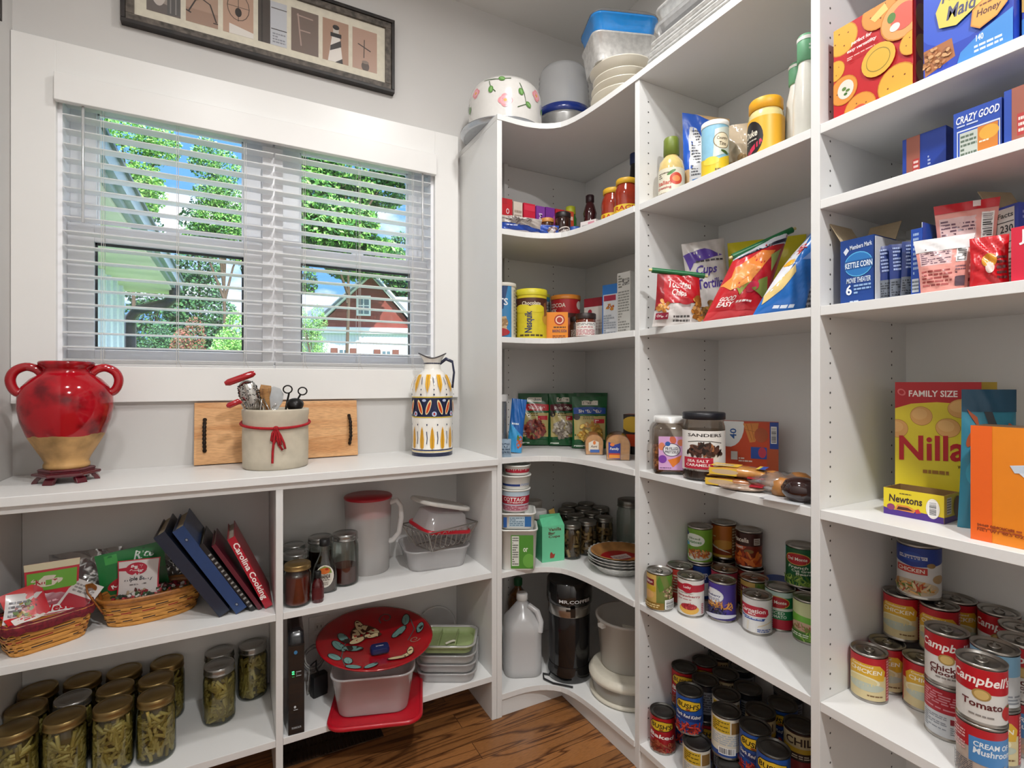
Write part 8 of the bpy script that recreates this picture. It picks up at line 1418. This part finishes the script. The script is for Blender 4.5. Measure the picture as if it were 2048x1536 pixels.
CANS['chunky'] = ([('p', [(0, .68), (.2, .64), (.4, .6), (.7, .64), (1, .72), (1, 1), (0, 1)], '#1f3c94'), ('e', .4, .8, .16, .1, '#2a4fae'), ('r', .18, .76, .62, .83, '#d5d9e2'), ('t', 'PROGRESSO', .2, .775, .6, .815, '#1f3c94'), ('e', .68, .66, .07, .05, '#9a7a4a'), ('r', .12, .46, .62, .6, '#c23a30'), ('t', 'CHICKEN', .16, .49, .58, .57, '#efe6dc'), ('e', .82, .38, .12, .09, '#b8976a'), ('e', .4, .17, .42, .16, '#cbb89a'), ('f', .4, .18, .36, .13, ['#c98a4a', '#b5452c', '#dcc59a', '#6a8a3a', '#e0b06a'], 60, 4, .16)], '#d9d8d6', .040, .118, 'plain')
POS = []; kw = dict(lo=Y2+.0197, hi=P2)
def sL(kind, a, b, lv, lab, z=None, rot=0, r=RS, h=HS):
    z = T4+.0003+lv*(HS+.0008) if z is None else z; x, y = onz(*px('G', a, b), z+h); x, y = free(x, y, r, zk=lv, **kw); can(kind, lab, x, y, z, rot, G6); return x, y
up = []
sL('creamch', 310, 782, 0, 'gold and red chicken soup can alone at the left of the shelf', rot=-.1)
sL('creamch', 420, 735, 0, 'gold and red chicken soup can tucked behind the left one', rot=-.1)
sL('creamch', 622, 822, 0, 'gold soup can in the lower row, left of the stacked red ones', rot=.35)
up += [sL('creamch', 515, 420, 1, 'gold soup can in the upper row under the tall blue topped can', rot=-.1), sL('creamch', 745, 492, 1, 'gold soup can in the upper row, second from the left', rot=.0), sL('creamch', 862, 458, 1, 'gold soup can in the upper row at the back', rot=.3), sL('noodle', 1090, 522, 1, 'red and white soup can in the upper row at the back right'), sL('noodle', 800, 652, 1, 'red and white chicken noodle can in the upper row front'), sL('lightblue', 1072, 745, 1, 'silver and light blue can in the upper row'), sL('tomato', 1020, 842, 1, 'red and white tomato soup can nearest the viewer'), sL('noodle', 1235, 730, 1, 'red and white soup can at the right frame edge'), sL('backlabel', 1275, 645, 1, 'soup can at the right frame edge, behind the others')]
LL = ['gold soup can in the lower row under the tall stack', 'soup can in the lower row, second column', 'soup can in the lower row, third column', 'soup can in the lower row at the back right', 'soup can turned to its back label under the chicken noodle can', 'soup can in the lower row, in the middle of the group', 'blue and red soup can under the tomato can', 'blue and red soup can at the lower right frame edge', 'soup can in the lower row at the right frame edge, behind']
LK = ['creamch', 'creamch', 'creamch', 'noodle', 'backlabel', 'creamch', 'celery', 'celery', 'backlabel']
for (x, y), l, k_ in zip(up, LL, LK):
    if all(math.hypot(x-ux, y-uy) >= 2*RS+.0022 for ux, uy, ur, uk in POS if uk == 0): POS.append((x, y, RS, 0)); can(k_, l, x, y, T4+.0003, .0, G6)
x, y = onz(*px('G', 625, 105), T4+.2035+.1185); can('chunky', 'tall soup can with blue top and vegetable picture on the highest layer', x, y, T4+.2045, 0, G6)
# ------------------------------------------------------------------ final resting places of things that would otherwise touch
def at(name, x=None, y=None, z=None, sx=None):
    o = bpy.data.objects[name]; l = list(o.location)
    for i, q in enumerate((x, y, z)):
        if q is not None: l[i] = q
    o.location = l
    if sx: o.scale = (sx, 1, 1)
for i, x in enumerate((-.493, -.394, -.295, -.187)): at('canning_jar'+('.%03d' % i if i else ''), x, 1.930)
for i, x in enumerate((-.4935, -.396, -.301, -.205)): at('canning_jar.%03d' % (i+4), x, 1.8355)
for i in range(8, 12): at('canning_jar.%03d' % i, y=1.741)
for n, x, y in (('canning_jar.012', -.043, 1.838), ('canning_jar.018', .172, 1.80), ('canning_jar.019', .175, 1.895), ('canning_jar.017', .256, 1.862), ('canning_jar.030', 1.392, 1.602), ('canning_jar.025', 1.258, 1.855), ('canning_jar.026', 1.336, 1.838), ('canning_jar.027', 1.412, 1.815),
                ('food_container.002', .406, 1.709), ('container_lid.002', .70, 1.935), ('oat_canister', .896, 1.745), ('cocoa_canister', 1.006, 1.722), ('lemonade_canister', 1.160, .988), ('coffee_jar', 1.176, 1.662), ('nut_jar', 1.066, 1.704), ('fudge_jar', 1.112, 1.662), ('marshmallow_jar', 1.150, 1.640), ('chocolate_chip_bag.001', 1.040, 1.655),
                ('candy_pouch', 1.172, .440), ('candy_pouch.001', 1.125, .455), ('candy_pouch.002', 1.128, .392), ('mayonnaise_jar', 1.180, .848), ('creamer_bottle', 1.232, .800), ('snack_jar.001', 1.168, 1.034), ('bun_bag.001', 1.120, .872), ('rye_bun', 1.137, .7275),
                ('food_can.004', 1.342, .921), ('food_can.005', 1.342, .838), ('food_can.008', 1.338, .999), ('bread_loaf.001', 1.181, 1.556), ('small_carton.001', 1.19, 1.552)): at(n, x, y)
for n in ('food_container.003', 'food_container.004', 'food_container.005', 'divided_tray'): at(n, x=.678)
at('wire_basket', .662, 1.80, LM+.079, sx=.88); at('food_container.001', .662, 1.80, LM+.140, sx=.9); at('container_lid', .675, 1.83, LM+.215)
at('label_maker', z=LB+.157); at('plastic_scrap', x=.68, z=bpy.data.objects['plastic_scrap'].location.z+.004); at('woven_basket.001', -.436); at('basket_liner', -.436)
at('green_carton', bpy.data.objects['green_carton'].location.x+.012); at('tea_box', bpy.data.objects['tea_box'].location.x+.012);
at('cookie_pack', 1.15, .915, sx=.85); at('cookie_pack.001', 1.153, .905, sx=.85); at('bun_bag', 1.188, .800, sx=.95); at('chip_bag.002', 1.385); at('chip_bag.005', 1.285)
